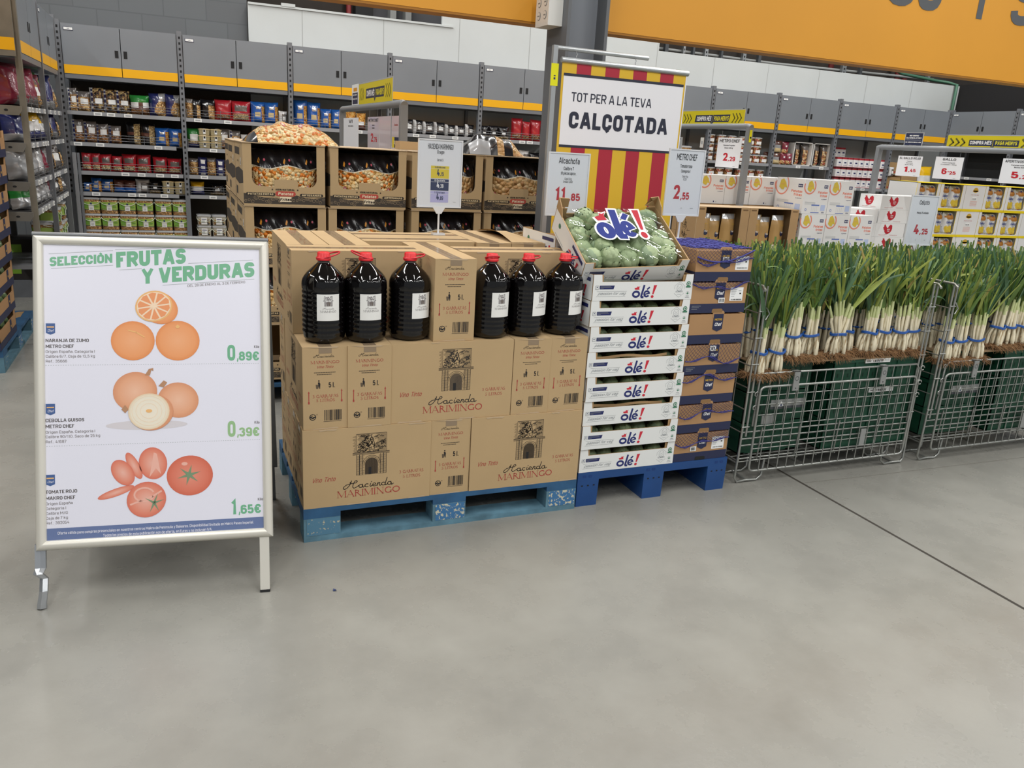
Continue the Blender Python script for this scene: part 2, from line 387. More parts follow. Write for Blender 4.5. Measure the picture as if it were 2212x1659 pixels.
def serif(P, t, u, v, h, w, m, l=1):
    tot = sum(_SER[c][0] for c in t); k = w/tot; x = u
    def ln(a, b, wd): P.line([(x+a[0]*k, v+a[1]*h), (x+b[0]*k, v+b[1]*h)], wd*h, m, l)
    for c in t:
        for q in _SER[c][1]:
            if q[0] in 'st':
                ln((q[1], 0), (q[1], 1), .12 if q[0] == 's' else .05)
                for z in (.015, .985): ln((q[1]-.13, z), (q[1]+.13, z), .03)
            elif q[0] == 'f': ln((q[1]-.12, .015), (q[1]+.12, .015), .03)
            elif q[0] == 'h': ln((q[1], .05), (q[1], .42), .1); ln((q[1]-.14, .42), (q[1]+.12, .42), .03)
            elif q[0] == 'k': ln(q[1], q[2], q[3])
            elif q[0] == 'a': P.ring(x+q[1]*k, v+q[2]*h, q[3]*k, q[7]*k, m, l, q[4]*h, q[5], q[6], 12)
        x += _SER[c][0]*k
def script_hacienda(P, u, v, h, w, m, l=1):
    """the word Hacienda in a brush hand; h is the height of the H"""
    S = []
    def el(cx, cy, rx, ry, a0, a1, n=10): return [(cx+rx*math.cos(R(a0+(a1-a0)*i/n)), cy+ry*math.sin(R(a0+(a1-a0)*i/n))) for i in range(n+1)]
    S.append(([(.75, .8), (.7, .72), (.82, .78), (.86, 1.0), (.8, .72), (.66, .4), (.45, .12), (.2, -.05), (.04, .03), (.08, .25), (.35, .5), (.8, .62), (1.3, .66)], .085))
    S.append(([(1.3, .66), (1.45, .85), (1.35, .98), (1.2, .9), (1.02, .5), (.98, .15), (1.1, -.02), (1.35, .1), (1.6, .3)], .085))
    x = 1.6
    for c in 'acienda':
        if c in 'ad':
            S.append((el(x+.2, .2, .2, .2, 60, 400), .09)); top = 1.0 if c == 'd' else .42
            S.append(([(x+.36+(.22 if c == 'd' else 0), top), (x+.36, .12), (x+.44, .0), (x+.62, .12)], .095)); x += .62
        elif c == 'c': S.append((el(x+.2, .2, .2, .2, 50, 310), .09)); x += .45
        elif c == 'e': S.append(([(x-.08, .1), (x+.06, .17), (x+.36, .25)]+el(x+.2, .22, .16, .21, 12, 290)+[(x+.34, .03), (x+.48, .13)], .078)); x += .48
        elif c == 'i': S.append(([(x+.12, .42), (x+.06, .1), (x+.14, 0), (x+.3, .12)], .09)); S.append(([(x+.2, .6), (x+.24, .64)], .1)); x += .3
        elif c == 'n': S.append(([(x+.08, .42), (x, 0)], .09)); S.append(([(x+.03, .18), (x+.2, .42), (x+.3, .38), (x+.24, .08), (x+.32, 0), (x+.46, .12)], .085)); x += .46
    for p, wd in S: P.line([(u+a/x*w, v+b*h) for a, b in p], wd*h, m, l)
def gate(P, u0, v0, w, h, m, mg, seed=3, n=1., l=1):
    """engraving of a stone gateway"""
    g = random.Random(seed); t = w*.011/n
    def ln(pts, k=1): P.line([(u0+a*w, v0+b*h) for a, b in pts], t*k*1.35, m, l)
    for i in range(int(15*n)):
        y = .57+.43*i/(15*n); ln([(.02+g.random()*.1, y), (.3+g.random()*.15, y+.004)], .7); ln([(.62+g.random()*.1, y), (.98, y)], .7)
        ln([(-.13+g.random()*.08, y*.98), (-.02, y*.98)], .6)
    ln([(0, .55), (0, 1)], 1.2); ln([(1, .55), (1, 1)], 1.2); ln([(0, 1), (1, 1)], 1.6)
    for y in (.53, .55, .505): ln([(-.12, y), (1.1, y)], 1.6)
    for i in range(int(46*n)):
        x = .1+.8*g.random(); y = .57+.38*g.random(); p = [(x, y)]
        for _ in range(4): x += (g.random()-.5)*.16; y += (g.random()-.5)*.09; p.append((min(.97, max(.03, x)), min(.97, max(.56, y))))
        ln(p, 1.0+g.random())
    ln([(.42, .6), (.4, .75), (.5, .93), (.6, .75), (.58, .6)], 2)
    for x in (.0, .1, .2, .8, .9, 1.0): ln([(x, .0), (x, .5)], 2.2 if x in (.1, .9) else 1.2)
    for i in range(int(12*n)):
        y = .5*i/(12*n); ln([(.0, y), (.22+.04*g.random(), y)], .9); ln([(.76-.04*g.random(), y), (1, y)], .9)
    P.poly([(u0+.28*w, v0), (u0+.72*w, v0), (u0+.72*w, v0+.25*h)]+[(u0+(.5+.22*math.cos(R(a)))*w, v0+(.25+.16*math.sin(R(a)))*h) for a in range(15, 180, 15)]+[(u0+.28*w, v0+.25*h)], mg, l)
    for r in (.25, .3): ln([(.5+r*math.cos(R(a)), .25+r*.72*math.sin(R(a))) for a in range(0, 181, 15)], 1.3)
    for i in range(int(14*n)):
        x = .29+.42*i/(14*n); ln([(x, .0+.03*g.random()), (x, .25+.15*math.sqrt(max(0, 1-((x-.5)/.22)**2)))], .9)
    P.rect(u0+.4*w, v0, u0+.5*w, v0+.18*h, m, l+1)
def barcode(P, u0, v0, u1, v1, m, n=26, seed=1, l=1):
    g = random.Random(seed); x = u0; d = (u1-u0)/n
    while x < u1:
        w = d*g.choice((.35, .5, .9, 1.3)); P.rect(x, v0, min(u1, x+w), v1, m, l); x += w+d*g.choice((.4, .6, 1.0))
def olead(P, u, v, h, w, mb='ole_blue', mr='ole_red', l=1, outline=None):
    """the crate's word mark: o, l, e with accent, exclamation, small bull on the o"""
    def st(q, o=0., mm=None):
        # o, l, é in slanted strokes
        b = mm or mb; k = .2*h+o
        P.ring(u+.165*w, v+.30*h, .165*w+o/2, k*.9, b, l, .31*h+o/2, 0, 360, 22)
        P.line([(u+.47*w, v+1.02*h+o*.4), (u+.385*w, v+.14*h), (u+.40*w, v+.05*h), (u+.46*w, v+.04*h)], k*.92, b, l)
        P.ring(u+.60*w, v+.32*h, .135*w+o/2, k*.8, b, l, .31*h+o/2, 0, 325, 20)
        P.line([(u+.49*w, v+.26*h), (u+.71*w, v+.38*h)], k*.55, b, l)
        P.line([(u+.615*w, v+.72*h), (u+.69*w, v+.86*h)], k*.7, b, l)
        r = mm or mr; e = o*.6
        P.poly([(u+.83*w-e, v+.28*h-e), (u+.885*w+e, v+.28*h-e), (u+1.0*w+e, v+1.05*h+e), (u+.87*w-e, v+1.05*h+e)], r, l)
        P.disc(u+.84*w, v+.08*h, .06*w+e, r, l, .12*h+e)
        P.poly([(u+.11*w-e, v+.68*h-e), (u+.29*w+e, v+.68*h-e), (u+.27*w, v+.84*h), (u+.31*w+e, v+.98*h+e), (u+.25*w, v+.92*h+e), (u+.2*w, v+.97*h+e), (u+.18*w, v+.86*h), (u+.08*w-e, v+.82*h)], r, l)
    if outline: st(0, .09*h, outline); l += 1
    st(0)
# ================================================================ SETTING
mat('concrete', '#8b8a84', .28, noise=.09, nscale=.9, bump=.03, bscale=60, spec=.35)
def _floor_nodes():
    m = MT['concrete']; n = m.node_tree.nodes; L = m.node_tree.links; b = n['Principled BSDF']
    tc = n.new('ShaderNodeTexCoord'); t = n.new('ShaderNodeTexNoise'); t.inputs['Scale'].default_value = 3.2; t.inputs['Detail'].default_value = 10; t.inputs['Roughness'].default_value = .62
    L.new(tc.outputs['Object'], t.inputs['Vector'])
    src = b.inputs['Base Color'].links[0].from_socket
    mx = n.new('ShaderNodeMixRGB'); mx.blend_type = 'OVERLAY'; mx.inputs[0].default_value = .24
    L.new(src, mx.inputs[1]); L.new(t.outputs['Fac'], mx.inputs[2]); L.new(mx.outputs[0], b.inputs['Base Color'])
    r = n.new('ShaderNodeMapRange'); r.inputs[1].default_value = .3; r.inputs[2].default_value = .7; r.inputs[3].default_value = .20; r.inputs[4].default_value = .36
    L.new(t.outputs['Fac'], r.inputs[0]); L.new(r.outputs[0], b.inputs['Roughness'])
_floor_nodes()
mat('floor_joint', '#3a3630', .9); mat('floor_crack', '#77746c', .9)
mat('dark_wall', '#3b3632', .9, noise=.3, nscale=2); mat('black_panel', '#1d1c1d', .95); mat('white_panel', '#bfc4c4', .55, noise=.03, nscale=2)
mat('panel_seam', '#9a9d9c', .7); mat('ceiling_grey', '#b9bab8', .9)
def blocks(k):
    m = bpy.data.materials.new(k); m.use_nodes = True; n = m.node_tree.nodes; L = m.node_tree.links; b = n['Principled BSDF']; b.inputs['Roughness'].default_value = .9
    tc = n.new('ShaderNodeTexCoord'); sx = n.new('ShaderNodeSeparateXYZ'); cb = n.new('ShaderNodeCombineXYZ'); L.new(tc.outputs['Object'], sx.inputs[0])
    L.new(sx.outputs[0], cb.inputs[0]); L.new(sx.outputs[2], cb.inputs[1])
    br = n.new('ShaderNodeTexBrick'); br.inputs['Scale'].default_value = 1; br.inputs['Brick Width'].default_value = .4; br.inputs['Row Height'].default_value = .2; br.inputs['Mortar Size'].default_value = .006
    br.inputs['Color1'].default_value = lin('#65696c'); br.inputs['Color2'].default_value = lin('#616467'); br.inputs['Mortar'].default_value = lin('#5a5e61')
    L.new(cb.outputs[0], br.inputs[0]); L.new(br.outputs[0], b.inputs['Base Color']); MT[k] = m
blocks('grey_blocks')
b = MB(); b.add([(-9, -9, 0), (15, -9, 0), (15, 7.3, 0), (-9, 7.3, 0)], [(0, 1, 2, 3)], 'concrete')
p = Pr(b, FT(0, 0, 0), .0008)
p.rect(2.47, -9, 2.484, 5.3, 'floor_joint'); p.line([(2.5, -.04), (2.86, -.054), (4.084, -.076), (9, -.12)], .004, 'floor_crack')
tag(b.build('floor'), kind='structure')
b = MB(); b.box(-9, .395, 6.45, 6.6, 0, 5.6, 'grey_blocks'); tag(b.build('wall_back'), kind='structure')
b = MB(); b.box(-9, 15, 7.3, 7.4, 0, 5.6, 'dark_wall'); tag(b.build('wall_rear'), kind='structure')
b = MB(); b.box(-9.1, -9, -9, 7.3, 0, 5.6, 'grey_blocks'); tag(b.build('wall_left'), kind='structure')
b = MB(); b.box(10.58, 10.7, -2, 7.3, 0, 2.83, 'black_panel'); tag(b.build('wall_right'), kind='structure')
b = MB(); b.add([(-9, -9, 5.6), (-9, 7.4, 5.6), (15, 7.4, 5.6), (15, -9, 5.6)], [(0, 1, 2, 3)], 'ceiling_grey'); tag(b.build('ceiling'), kind='structure')
# insulated white panels over the shelving, notched between two openings
b = MB(); f = FR(0, 6.42, 0)
b.prism([(.4, 1.0), (10.57, 1.0), (10.57, 2.81), (5.3, 2.81), (5.3, 3.6), (2.47, 3.6), (2.47, 2.81), (.4, 2.81)], f, 0, .04, 'white_panel')
p = Pr(b, FR(0, 6.38, 0), .001)
x = .07
while x < 10.4:
    if x > .45: p.rect(x, 2.3, x+.006, 2.81 if not 2.47 < x < 5.3 else 3.6, 'panel_seam')
    x += .868
b.box(.4, 2.6, 6.365, 6.39, 2.795, 2.815, 'white_panel'); b.box(.73, .87, 6.36, 6.4, 2.81, 2.84, 'white_panel')
tag(b.build('trim_1'), kind='structure')
mat('steel_dark', '#4b4f53', .5, .3); mat('galvanised', '#a9adaf', .38, .85); mat('pipe_blue', '#3f6f93', .45); mat('pipe_red', '#7c2a2c', .5); mat('pipe_green', '#3f6a55', .5); mat('pipe_grey', '#8a8d8c', .5); mat('slot_black', '#17181a', .8)
# services seen in the gap over the white panels
for i, (x, w) in enumerate([(5.42, .03), (5.62, .05), (5.9, .03), (6.05, .03), (6.24, .05), (6.5, .03), (6.86, .05), (7.12, .045), (8.62, .07), (8.95, .045), (10.3, .05)]):
    b = MB(); b.box(x, x+w, 6.75, 6.8, 2.0, 4.6, 'galvanised' if i % 2 == 0 else 'steel_dark')
    if i % 2 == 0:
        q = Pr(b, FR(x, 6.75, 2.7), .001)
        for k in range(14): q.rect(w*.3, .05*k, w*.7, .05*k+.025, 'slot_black')
    tag(b.build('strut'), 'slim upright metal strut in the service gap above white panels', 'strut', 'struts above the white panels')
for k, (m, z, r, lab) in enumerate([('pipe_blue', 3.02, .035, 'blue pipe running level above the white wall panels'), ('pipe_grey', 3.14, .05, 'thick grey pipe above the blue pipe over the panels'), ('pipe_grey', 2.9, .02, 'thin grey conduit just above the white panels')]):
    b = MB(); b.tube([(5.35, 6.801+r, z), (7.5, 6.801+r, z-.02), (10.5, 6.801+r, z+.02)], r, m, 8); tag(b.build('pipe'), lab, 'pipe')
b = MB(); b.tube([(8.9, 6.6, 2.96), (9.3, 6.6, 3.02), (9.6, 6.6, 2.92), (10.3, 6.6, 2.88), (10.46, 6.5, 2.86), (10.46, 6.34, 2.82), (10.46, 6.34, 2.46)], .022, 'pipe_green', 8)
tag(b.build('pipe'), 'green pipe bending down beside the dark wall at the corner', 'pipe')
for x, z0 in ((8.72, 2.5), (10.05, 2.5), (10.2, 2.5)):
    b = MB(); b.tube([(x, 7.1, z0), (x, 7.1, 4.8)], .04, 'pipe_red', 8); tag(b.build('pipe'), 'dark red upright pipe in the gap above white panels', 'pipe', 'red upright pipes')
b = MB(); b.tube([(1.55, 7.0, 2.4), (1.55, 7.0, 4.6)], .03, 'pipe_red', 8); tag(b.build('pipe'), 'thin red upright pipe in the dark opening on the left', 'pipe')
for x, lab in ((1.62, 'dark beam beside the red pipe in the left opening'), (2.02, 'left of the paired grey posts in the left opening'), (2.2, 'right of the paired grey posts in the left opening')):
    b = MB(); b.box(x, x+(.2 if x < 1.7 else .07), 6.95, 7.1, 1.2, 4.8, 'slot_black' if x < 1.7 else 'pipe_grey'); tag(b.build('post'), lab, 'post')
mat('shade_panel', '#55565a', .9)
b = MB(); b.box(1.72, 3.4, 7.14, 7.2, 1.2, 4.8, 'shade_panel'); tag(b.build('trim_2'), kind='structure')
# steel column: H section
mat('column_paint', '#63666a', .5, noise=.05, nscale=3); mat('column_web', '#7d828a', .45)
b = MB(); b.box(1.607, 1.625, 1.3, 1.56, 0, 5.6, 'column_paint'); b.box(1.838, 1.857, 1.3, 1.56, 0, 5.6, 'column_paint'); b.box(1.625, 1.838, 1.41, 1.425, 0, 5.6, 'column_web')
tag(b.build('pillar'), kind='structure')
# socket box on the column
mat('white_plastic', '#dcdcd8', .4); mat('grey_print', '#8f9092', .6)
t = E('socket_box', (1.606, 1.45, 2.2), 'white four-socket box fixed high on the grey steel column', 'socket')
b = MB(); b.box(-.085, 0, -.085, .085, 0, .17, 'white_plastic'); b.build('housing', t)
for sy in (-.04, .04):
    for sz in (.055, .12):
        b = MB(); P = Pr(b, FL(-.0855, 0, 0), .001); P.disc(sy, sz, .022, 'grey_print'); P.disc(sy, sz, .019, 'white_plastic', 2)
        P.disc(sy-.007, sz, .004, 'slot_black', 3); P.disc(sy+.007, sz, .004, 'slot_black', 3); b.build('socket', t)
# orange fascia behind the column, with the part of its lettering the picture shows
mat('fascia_orange', '#dd9a2c', .55, noise=.04, nscale=1.2); mat('fascia_edge', '#a8701c', .6); mat('letter_grey', '#55585c', .55)
t = E('hanging_fascia', (-2.6, 1.6, 2.24), 'long orange overhead fascia with big dark grey letters', 'sign')
b = MB(); b.box(0, 10.6, 0, .12, 0, 1.15, 'fascia_orange'); b.box(0, 10.6, .002, .118, -.012, 0, 'fascia_edge'); b.build('fascia_panel', t)
for s, u, w in (('O', 6.69, .27), ('S', 6.985, .22), ('I', 7.553, .075), ('S', 7.9, .24)):
    b = MB(); Pr(b, FR(0, 0, 0), .002).text(s, u, .385, .36, 'letter_grey', w, bold=.02); b.build('letter', t)
# ================================================================ GREY SHELVING
mat('rack_grey', '#75797f', .42, .15, noise=.03); mat('door_grey', '#80868d', .38, .1, noise=.04, nscale=2); mat('stripe_yellow', '#efb10c', .4); mat('shelf_lip', '#9a9da2', .4, .1)
mat('shelf_dark', '#4b4c4e', .6); mat('back_brown', '#4a443c', .9, noise=.08); mat('back_black', '#37393a', .8); mat('tag_white', '#eef0ef', .5); mat('tag_navy', '#20284f', .5); mat('tag_grey', '#a9adb0', .6)
mat('wire', '#8d9093', .35, .7); mat('post_white', '#e6e8e6', .5); mat('tag_yellow', '#e4e100', .5); mat('old_steel', '#7f7a6e', .45, .3, noise=.2)
PB = 1.02155
def upright(parent, x, z1=2.42, m='rack_grey', slots=True, y=-.02):
    dd = .06 if slots else .036
    b = MB(); b.box(x-.022, x+.022, y, y+dd, 0, z1, m); b.box(x-.015, x+.015, .44, .5, 0, z1, m)
    if slots:
        P = Pr(b, FR(x, y, 0), .001); z = .9
        while z < z1-.03: P.rect(-.008, z, .008, z+.022, 'slot_black'); z += .05
    return b.build('upright', parent)
def guard(parent, x0, x1, z):
    b = MB()
    for k in (.025, .05, .075): b.tube([(x0, -.004, z+k), (x1, -.004, z+k)], .0022, 'wire', 4)
    n = max(2, int((x1-x0)/.24))
    for k in range(n+1): b.tube([(x0+(x1-x0)*k/n, -.003, z), (x0+(x1-x0)*k/n, -.003, z+.085)], .0026, 'wire', 4)
    return b.build('wire_guard', parent)
def bay(name_lab, loc, rz, shelves, last=False, cab=True, guards=True, tags=4, seed=0, back='back_brown', slots=True, stripe=True, labl=True, zb=.0, depth=.5, first_m='rack_grey'):
    g = random.Random(seed)
    t = E('shelving_bay', loc, name_lab, 'shelving', rz=rz)
    upright(t, 0, m=first_m, slots=slots)
    if last: upright(t, PB, slots=slots)
    b = MB(); b.box(.02, PB-.02, .485, .49, zb, 1.95, back); b.build('back_panel', t)
    for k, z in enumerate(shelves):
        b = MB(); b.box(.022, PB-.022, .005, .48, z-.012, z, 'shelf_dark'); b.box(.022, PB-.03-.05*(k % 2), -.012, .004, z-.035, z, 'shelf_lip'); s = b.build('shelf', t)
        if guards: guard(s, .03, PB-.05, z)
        xs = sorted(g.uniform(.04, PB-.14) for _ in range(tags))
        xs = [x for i, x in enumerate(xs) if i == 0 or x-xs[i-1] > .09]
        for x in xs:
            b = MB(); b.box(x, x+.07, -.018, -.0125, z-.034, z-.002, 'tag_white'); P = Pr(b, FR(x, -.018, z-.034)); P.rect(.012, .009, .058, .023, 'tag_grey'); b.build('price_tag', s)
    if cab:
        c = MB(); c.box(.024, PB-.024, .0, .48, 1.925, 1.94, 'rack_grey'); c.box(.024, PB-.024, .0, .48, 2.385, 2.395, 'rack_grey'); c.box(.024, .034, .0, .48, 1.94, 2.385, 'rack_grey'); c.box(PB-.034, PB-.024, .0, .48, 1.94, 2.385, 'rack_grey'); c.box(.034, PB-.034, .46, .48, 1.94, 2.385, 'rack_grey')
        c.box(.03, PB-.03, -.012, .0, 1.925, 1.962, 'rack_grey')
        cb = c.build('overhead_cabinet', t)
        for s, (xa, xb) in enumerate(((.03, PB/2-.003), (PB/2+.003, PB-.03))):
            d = MB(); d.box(xa, xb, -.014, -.001, 1.964, 2.39, 'door_grey')
            if stripe: Pr(d, FR(0, -.014, 0), .001).rect(xa, 1.966, xb, 2.042, 'stripe_yellow')
            dd = d.build('door', cb)
            h = MB(); hx = PB/2-.052 if s == 0 else PB/2+.022
            h.box(hx, hx+.03, -.0165, -.0145, 2.132, 2.195, 'slot_black'); h.build('handle', cb)
        if labl:
            d = MB(); d.box(.05, .13, -.017, -.0145, 2.334, 2.362, 'tag_navy'); P = Pr(d, FR(0, -.017, 0)); P.rect(.054, 2.338, .126, 2.359, 'tag_white'); P.rect(.08, 2.345, .1, 2.352, 'tag_grey', 2); d.build('label_holder', cb)
    return t
X0B = -1.2984; YB = 5.9
Z4 = [1.642, 1.363, 1.1, .905]
names = ['first grey shelving bay of the back wall, beside the left rack', 'second grey shelving bay from the left corner on back wall', 'third grey shelving bay from left, half behind the chip cartons', 'fourth grey shelving bay from left, above the white wine price sign',
    'fifth back wall shelving bay, cut off by the steel column', 'sixth back wall shelving bay, behind the striped banner', 'seventh back wall shelving bay, just right behind the banner', 'eighth back wall shelving bay, holding small clear snack tubs',
    'ninth back wall shelving bay, with nut bags in open white cartons', 'tenth back wall shelving bay, with white packs under red caps', 'last back wall shelving bay before the right corner, with brown cartons']
ZR = [1.545, 1.355]
for i in range(11):
    z = Z4 if i < 2 else ([1.63, 1.35, 1.08, .9] if i < 6 else ([1.54, 1.355] if i < 8 else ([1.537] if i == 8 else [1.285])))
    bay(names[i], (X0B+i*PB, YB, 0), 0, z, last=(i == 10), guards=i < 6, tags=5 if i < 6 else 4, seed=i+3, back='back_brown' if i < 6 else 'back_black')
bay('shelving bay on the right wall nearest the corner, black backed', (9.94, 5.88, 0), -PI/2, [1.52, 1.0], guards=False, seed=40, back='back_black', stripe=False)
bay('second shelving bay on the right wall, above the yellow offer band', (9.94, 5.88-PB, 0), -PI/2, [1.52, 1.0], last=True, guards=False, seed=41, back='back_black', stripe=False)
LZ = [1.625, 1.39, 1.135, .935]
bay('near bay of the left rack, front edge rusty and pale', (-1.3, 3.53, 0), PI/2, LZ, seed=50, slots=False, first_m='old_steel', guards=True, tags=7, zb=.5)
bay('far bay of the left rack, running to the corner', (-1.3, 3.53+PB, 0), PI/2, LZ, last=True, seed=51, slots=False, guards=True, tags=7, zb=.5)
# end frame of the left rack, seen from the aisle
mat('end_steel', '#74726c', .45, .3, noise=.12)
t = E('rack_end_frame', (-1.3, 3.47, 0), 'open end frame of the left rack facing the aisle', 'shelving')
for z in LZ:
    b = MB(); b.prism([(-.62, z-.06), (-.02, z-.06), (0, z-.03), (0, z), (-.62, z)], FR(0, .0, 0), 0, .02, 'old_steel' if z > 1.5 else 'end_steel')
    Pr(b, FR(0, -.02, 0), .001).disc(-.09, z-.03, .012, 'slot_black', 1, .007); b.build('shelf_bracket', t)
b = MB(); b.box(-.62, .0, -.02, 0, 1.93, 2.42, 'old_steel'); Pr(b, FR(0, -.02, 0), .001).rect(-.62, 1.966, 0, 2.042, 'stripe_yellow'); b.build('cabinet_end', t)
b = MB(); b.box(-.66, -.62, -.02, .02, 0, 2.42, 'rack_grey'); b.build('upright', t)
b = MB(); b.box(-1.262, -1.232, 5.8, 5.86, 0, 1.265, 'shelf_lip'); b.box(-1.225, -1.205, 5.83, 5.86, 0, 1.265, 'rack_grey'); tag(b.build('guard_post'), 'pale grey guard post standing in the left corner', 'post')
# ================================================================ GOODS ON THE SHELVES
mat('film_white', '#d9dadb', .3, coat=.5); mat('film_navy', '#232a63', .28, coat=.6); mat('film_black', '#17161a', .25, coat=.6); mat('film_red', '#b3222f', .28, coat=.6); mat('film_blue', '#1f5fb4', .25, coat=.6)
mat('film_green', '#2c8a3c', .3, coat=.5); mat('film_maroon', '#7c2138', .28, coat=.6); mat('film_yellow', '#e6b716', .3, coat=.5); mat('film_grey', '#9b9da0', .25, coat=.7); mat('film_silver', '#c9cbce', .22, .5); mat('film_smoke', '#6b6664', .2, coat=.8); mat('film_brown', '#5a3328', .35, coat=.5)
mat('label_white', '#eceeee', .5); mat('label_cream', '#cdb98b', .5)
cells('nuts_tan', ['#b98e57', '#8c6538', '#d7b680', '#a0784a'], 60); cells('nuts_dark', ['#5b4431', '#8a6a44', '#3a2a20', '#b39a66', '#22201c'], 55); cells('nuts_brown', ['#7c5633', '#5f4028', '#94683d'], 45); cells('seeds_beige', ['#b49a6c', '#9a7f52', '#c9b384', '#86704c'], 85)
cells('corn', ['#d0913a', '#e0b060', '#b7752c'], 60); cells('nut_mix', ['#c9a069', '#8d5b36', '#e0c9a0', '#6c4227', '#b2483c'], 45)
STY = {
 'dots': lambda u, v: ('film_navy' if (int(v*9) % 2 == 0 and .08 < u < .24 and v < .9) else 'film_white') if u < .28 else ('label_white' if .42 < u < .9 and .36 < v < .62 else ('nuts_tan' if v < .34 else ('film_smoke' if v > .72 else 'nuts_tan'))),
 'dotsdark': lambda u, v: ('film_navy' if (int(v*9) % 2 == 0 and .08 < u < .24 and v < .9) else 'film_white') if u < .26 else ('label_white' if .42 < u < .9 and .38 < v < .6 else 'nuts_dark'),
 'dotsbrown': lambda u, v: ('film_navy' if (int(v*9) % 2 == 0 and .08 < u < .22 and v < .9) else 'film_grey') if u < .25 else ('label_white' if .4 < u < .9 and .4 < v < .68 else ('nuts_brown' if v < .75 else 'film_smoke')),
 'red': lambda u, v: 'seeds_beige' if (.08 < u < .92 and .08 < v < .36) else ('film_smoke' if (.16 < u < .84 and .52 < v < .76) else 'film_red'),
 'redplain': lambda u, v: 'nuts_brown' if (.06 < u < .94 and .06 < v < .3) else ('film_red'),
 'blue': lambda u, v: 'corn' if u > .74 and v < .8 else ('label_cream' if .28 < u < .66 and .28 < v < .5 else ('film_silver' if .3 < u < .66 and .62 < v < .8 else 'film_blue')),
 'navy': lambda u, v: 'film_navy' if u < .5 - .15*math.sin(v*6) else ('film_silver' if v > .65 else 'nuts_tan'),
 'green': lambda u, v: 'film_green' if v > .66 else ('label_white' if v > .36 and not .4 < u < .7 else ('film_brown' if v > .3 else 'nuts_brown')),
 'black': lambda u, v: 'nuts_tan' if u > .62 and v < .7 else ('film_silver' if .2 < u < .4 and .7 < v < .8 else 'film_black'),
 'pistachio': lambda u, v: 'seeds_beige' if u > .55 and v < .9 else ('film_brown' if .4 < v < .6 else 'film_black'),
 'white': lambda u, v: 'film_white' if (u < .3 or v > .8) else ('label_white' if .4 < u < .85 and .3 < v < .6 else 'film_smoke'),
 'pack': lambda u, v: 'film_white' if u < .22 else ('label_white' if .4 < u < .85 and .38 < v < .62 else ('film_black' if v > .62 else ('film_smoke' if v > .25 else 'film_black'))),
 'dark': lambda u, v: 'label_white' if .3 < u < .7 and .38 < v < .52 else ('seeds_beige' if v < .25 else 'film_black'),
 'polka': lambda u, v: 'label_white' if (int(v*6) % 2 == 0 and .25 < u < .75) else 'film_navy',
 'nutclear': lambda u, v: 'film_smoke' if v > .78 else 'nuts_tan',
 'brown': lambda u, v: 'label_white' if .2 < u < .8 and .3 < v < .5 else ('film_brown' if v < .3 else 'corn'),
 'bluebrown': lambda u, v: 'film_blue' if v < .45 else 'film_brown',
 'maroon': lambda u, v: 'film_maroon' if v > .2 or u < .5 else 'film_smoke',
 'yellow': lambda u, v: 'film_yellow' if v > .62 else ('film_white' if v > .3 else 'film_navy'),
 'grey': lambda u, v: 'film_grey', 'silver': lambda u, v: 'film_white' if u < .5 else 'film_silver',
 'greenwhite': lambda u, v: 'film_green' if v > .5 else 'film_silver', 'navyplain': lambda u, v: 'film_navy' if v > .2 else 'film_grey',
 'cream': lambda u, v: 'label_white' if (.2 < u < .75 and .38 < v < .72) else ('film_navy' if v < .22 else ('seeds_beige' if v < .38 else 'film_green')),
 'snack': lambda u, v: 'film_black' if u < .22 else ('nut_mix' if v < .75 else 'film_smoke'),
 'wine': lambda u, v: 'label_white' if .35 < u < .6 and .55 < v < .75 else ('nut_mix' if v < .35 else 'film_maroon'),
 'rice': lambda u, v: 'label_cream' if v < .35 else ('film_grey' if .35 < v < .62 and u < .8 else ('label_white' if .4 < u < .6 and .75 < v < .88 else 'film_brown'))}
_BG = {}
def bag_mesh(sty, w, h, d, seed):
    k = (sty, round(w, 2), round(h, 2), seed % 3)
    if k in _BG: return _BG[k]
    g = random.Random(sty+str(seed % 3)); ph = [g.uniform(0, 6) for _ in range(6)]
    def bulge(u, v):
        a = (1-abs(2*u-1)**3.2); c = min(1, v/.1)*min(1, (1-v)/.25)**.8
        return a*(.35+.65*c)*(1-.3*v) if v < .97 else .03*a
    def front(u, v):
        wr = .012*math.sin(9*u+ph[0]+7*v)*math.sin(5*v+ph[1])+.008*math.sin(23*v+ph[2]+8*u)
        pin = 1-.06*math.sin(PI*v)+.05*max(0, v-.8)
        return ((u-.5)*w*pin, -d*.5*bulge(u, v)-wr*d*2.5*(v < .97), h*v*(1-.03*abs(2*u-1)*math.sin(ph[3]+3*u)))
    b = MB(); b.grid(front, 12, 14, STY[sty])
    b.grid(lambda u, v: ((.5-u)*w*(1-.06*math.sin(PI*v)+.05*max(0, v-.8)), d*.5*bulge(u, v), h*v), 8, 8, lambda u, v: STY[sty](1-u, v))
    _BG[k] = b.mesh('bag'); return _BG[k]
def put(name, me, loc, rz, label, cat, group, tilt=0.):
    o = bpy.data.objects.new(name, me); COL.objects.link(o); o.location = loc; o.rotation_euler = (tilt, 0, rz)
    return tag(o, label, cat, group)
ORD = 'first second third fourth fifth sixth seventh eighth ninth tenth eleventh twelfth'.split()
SHF = ['top shelf', 'second shelf down', 'third shelf down', 'fourth shelf down']
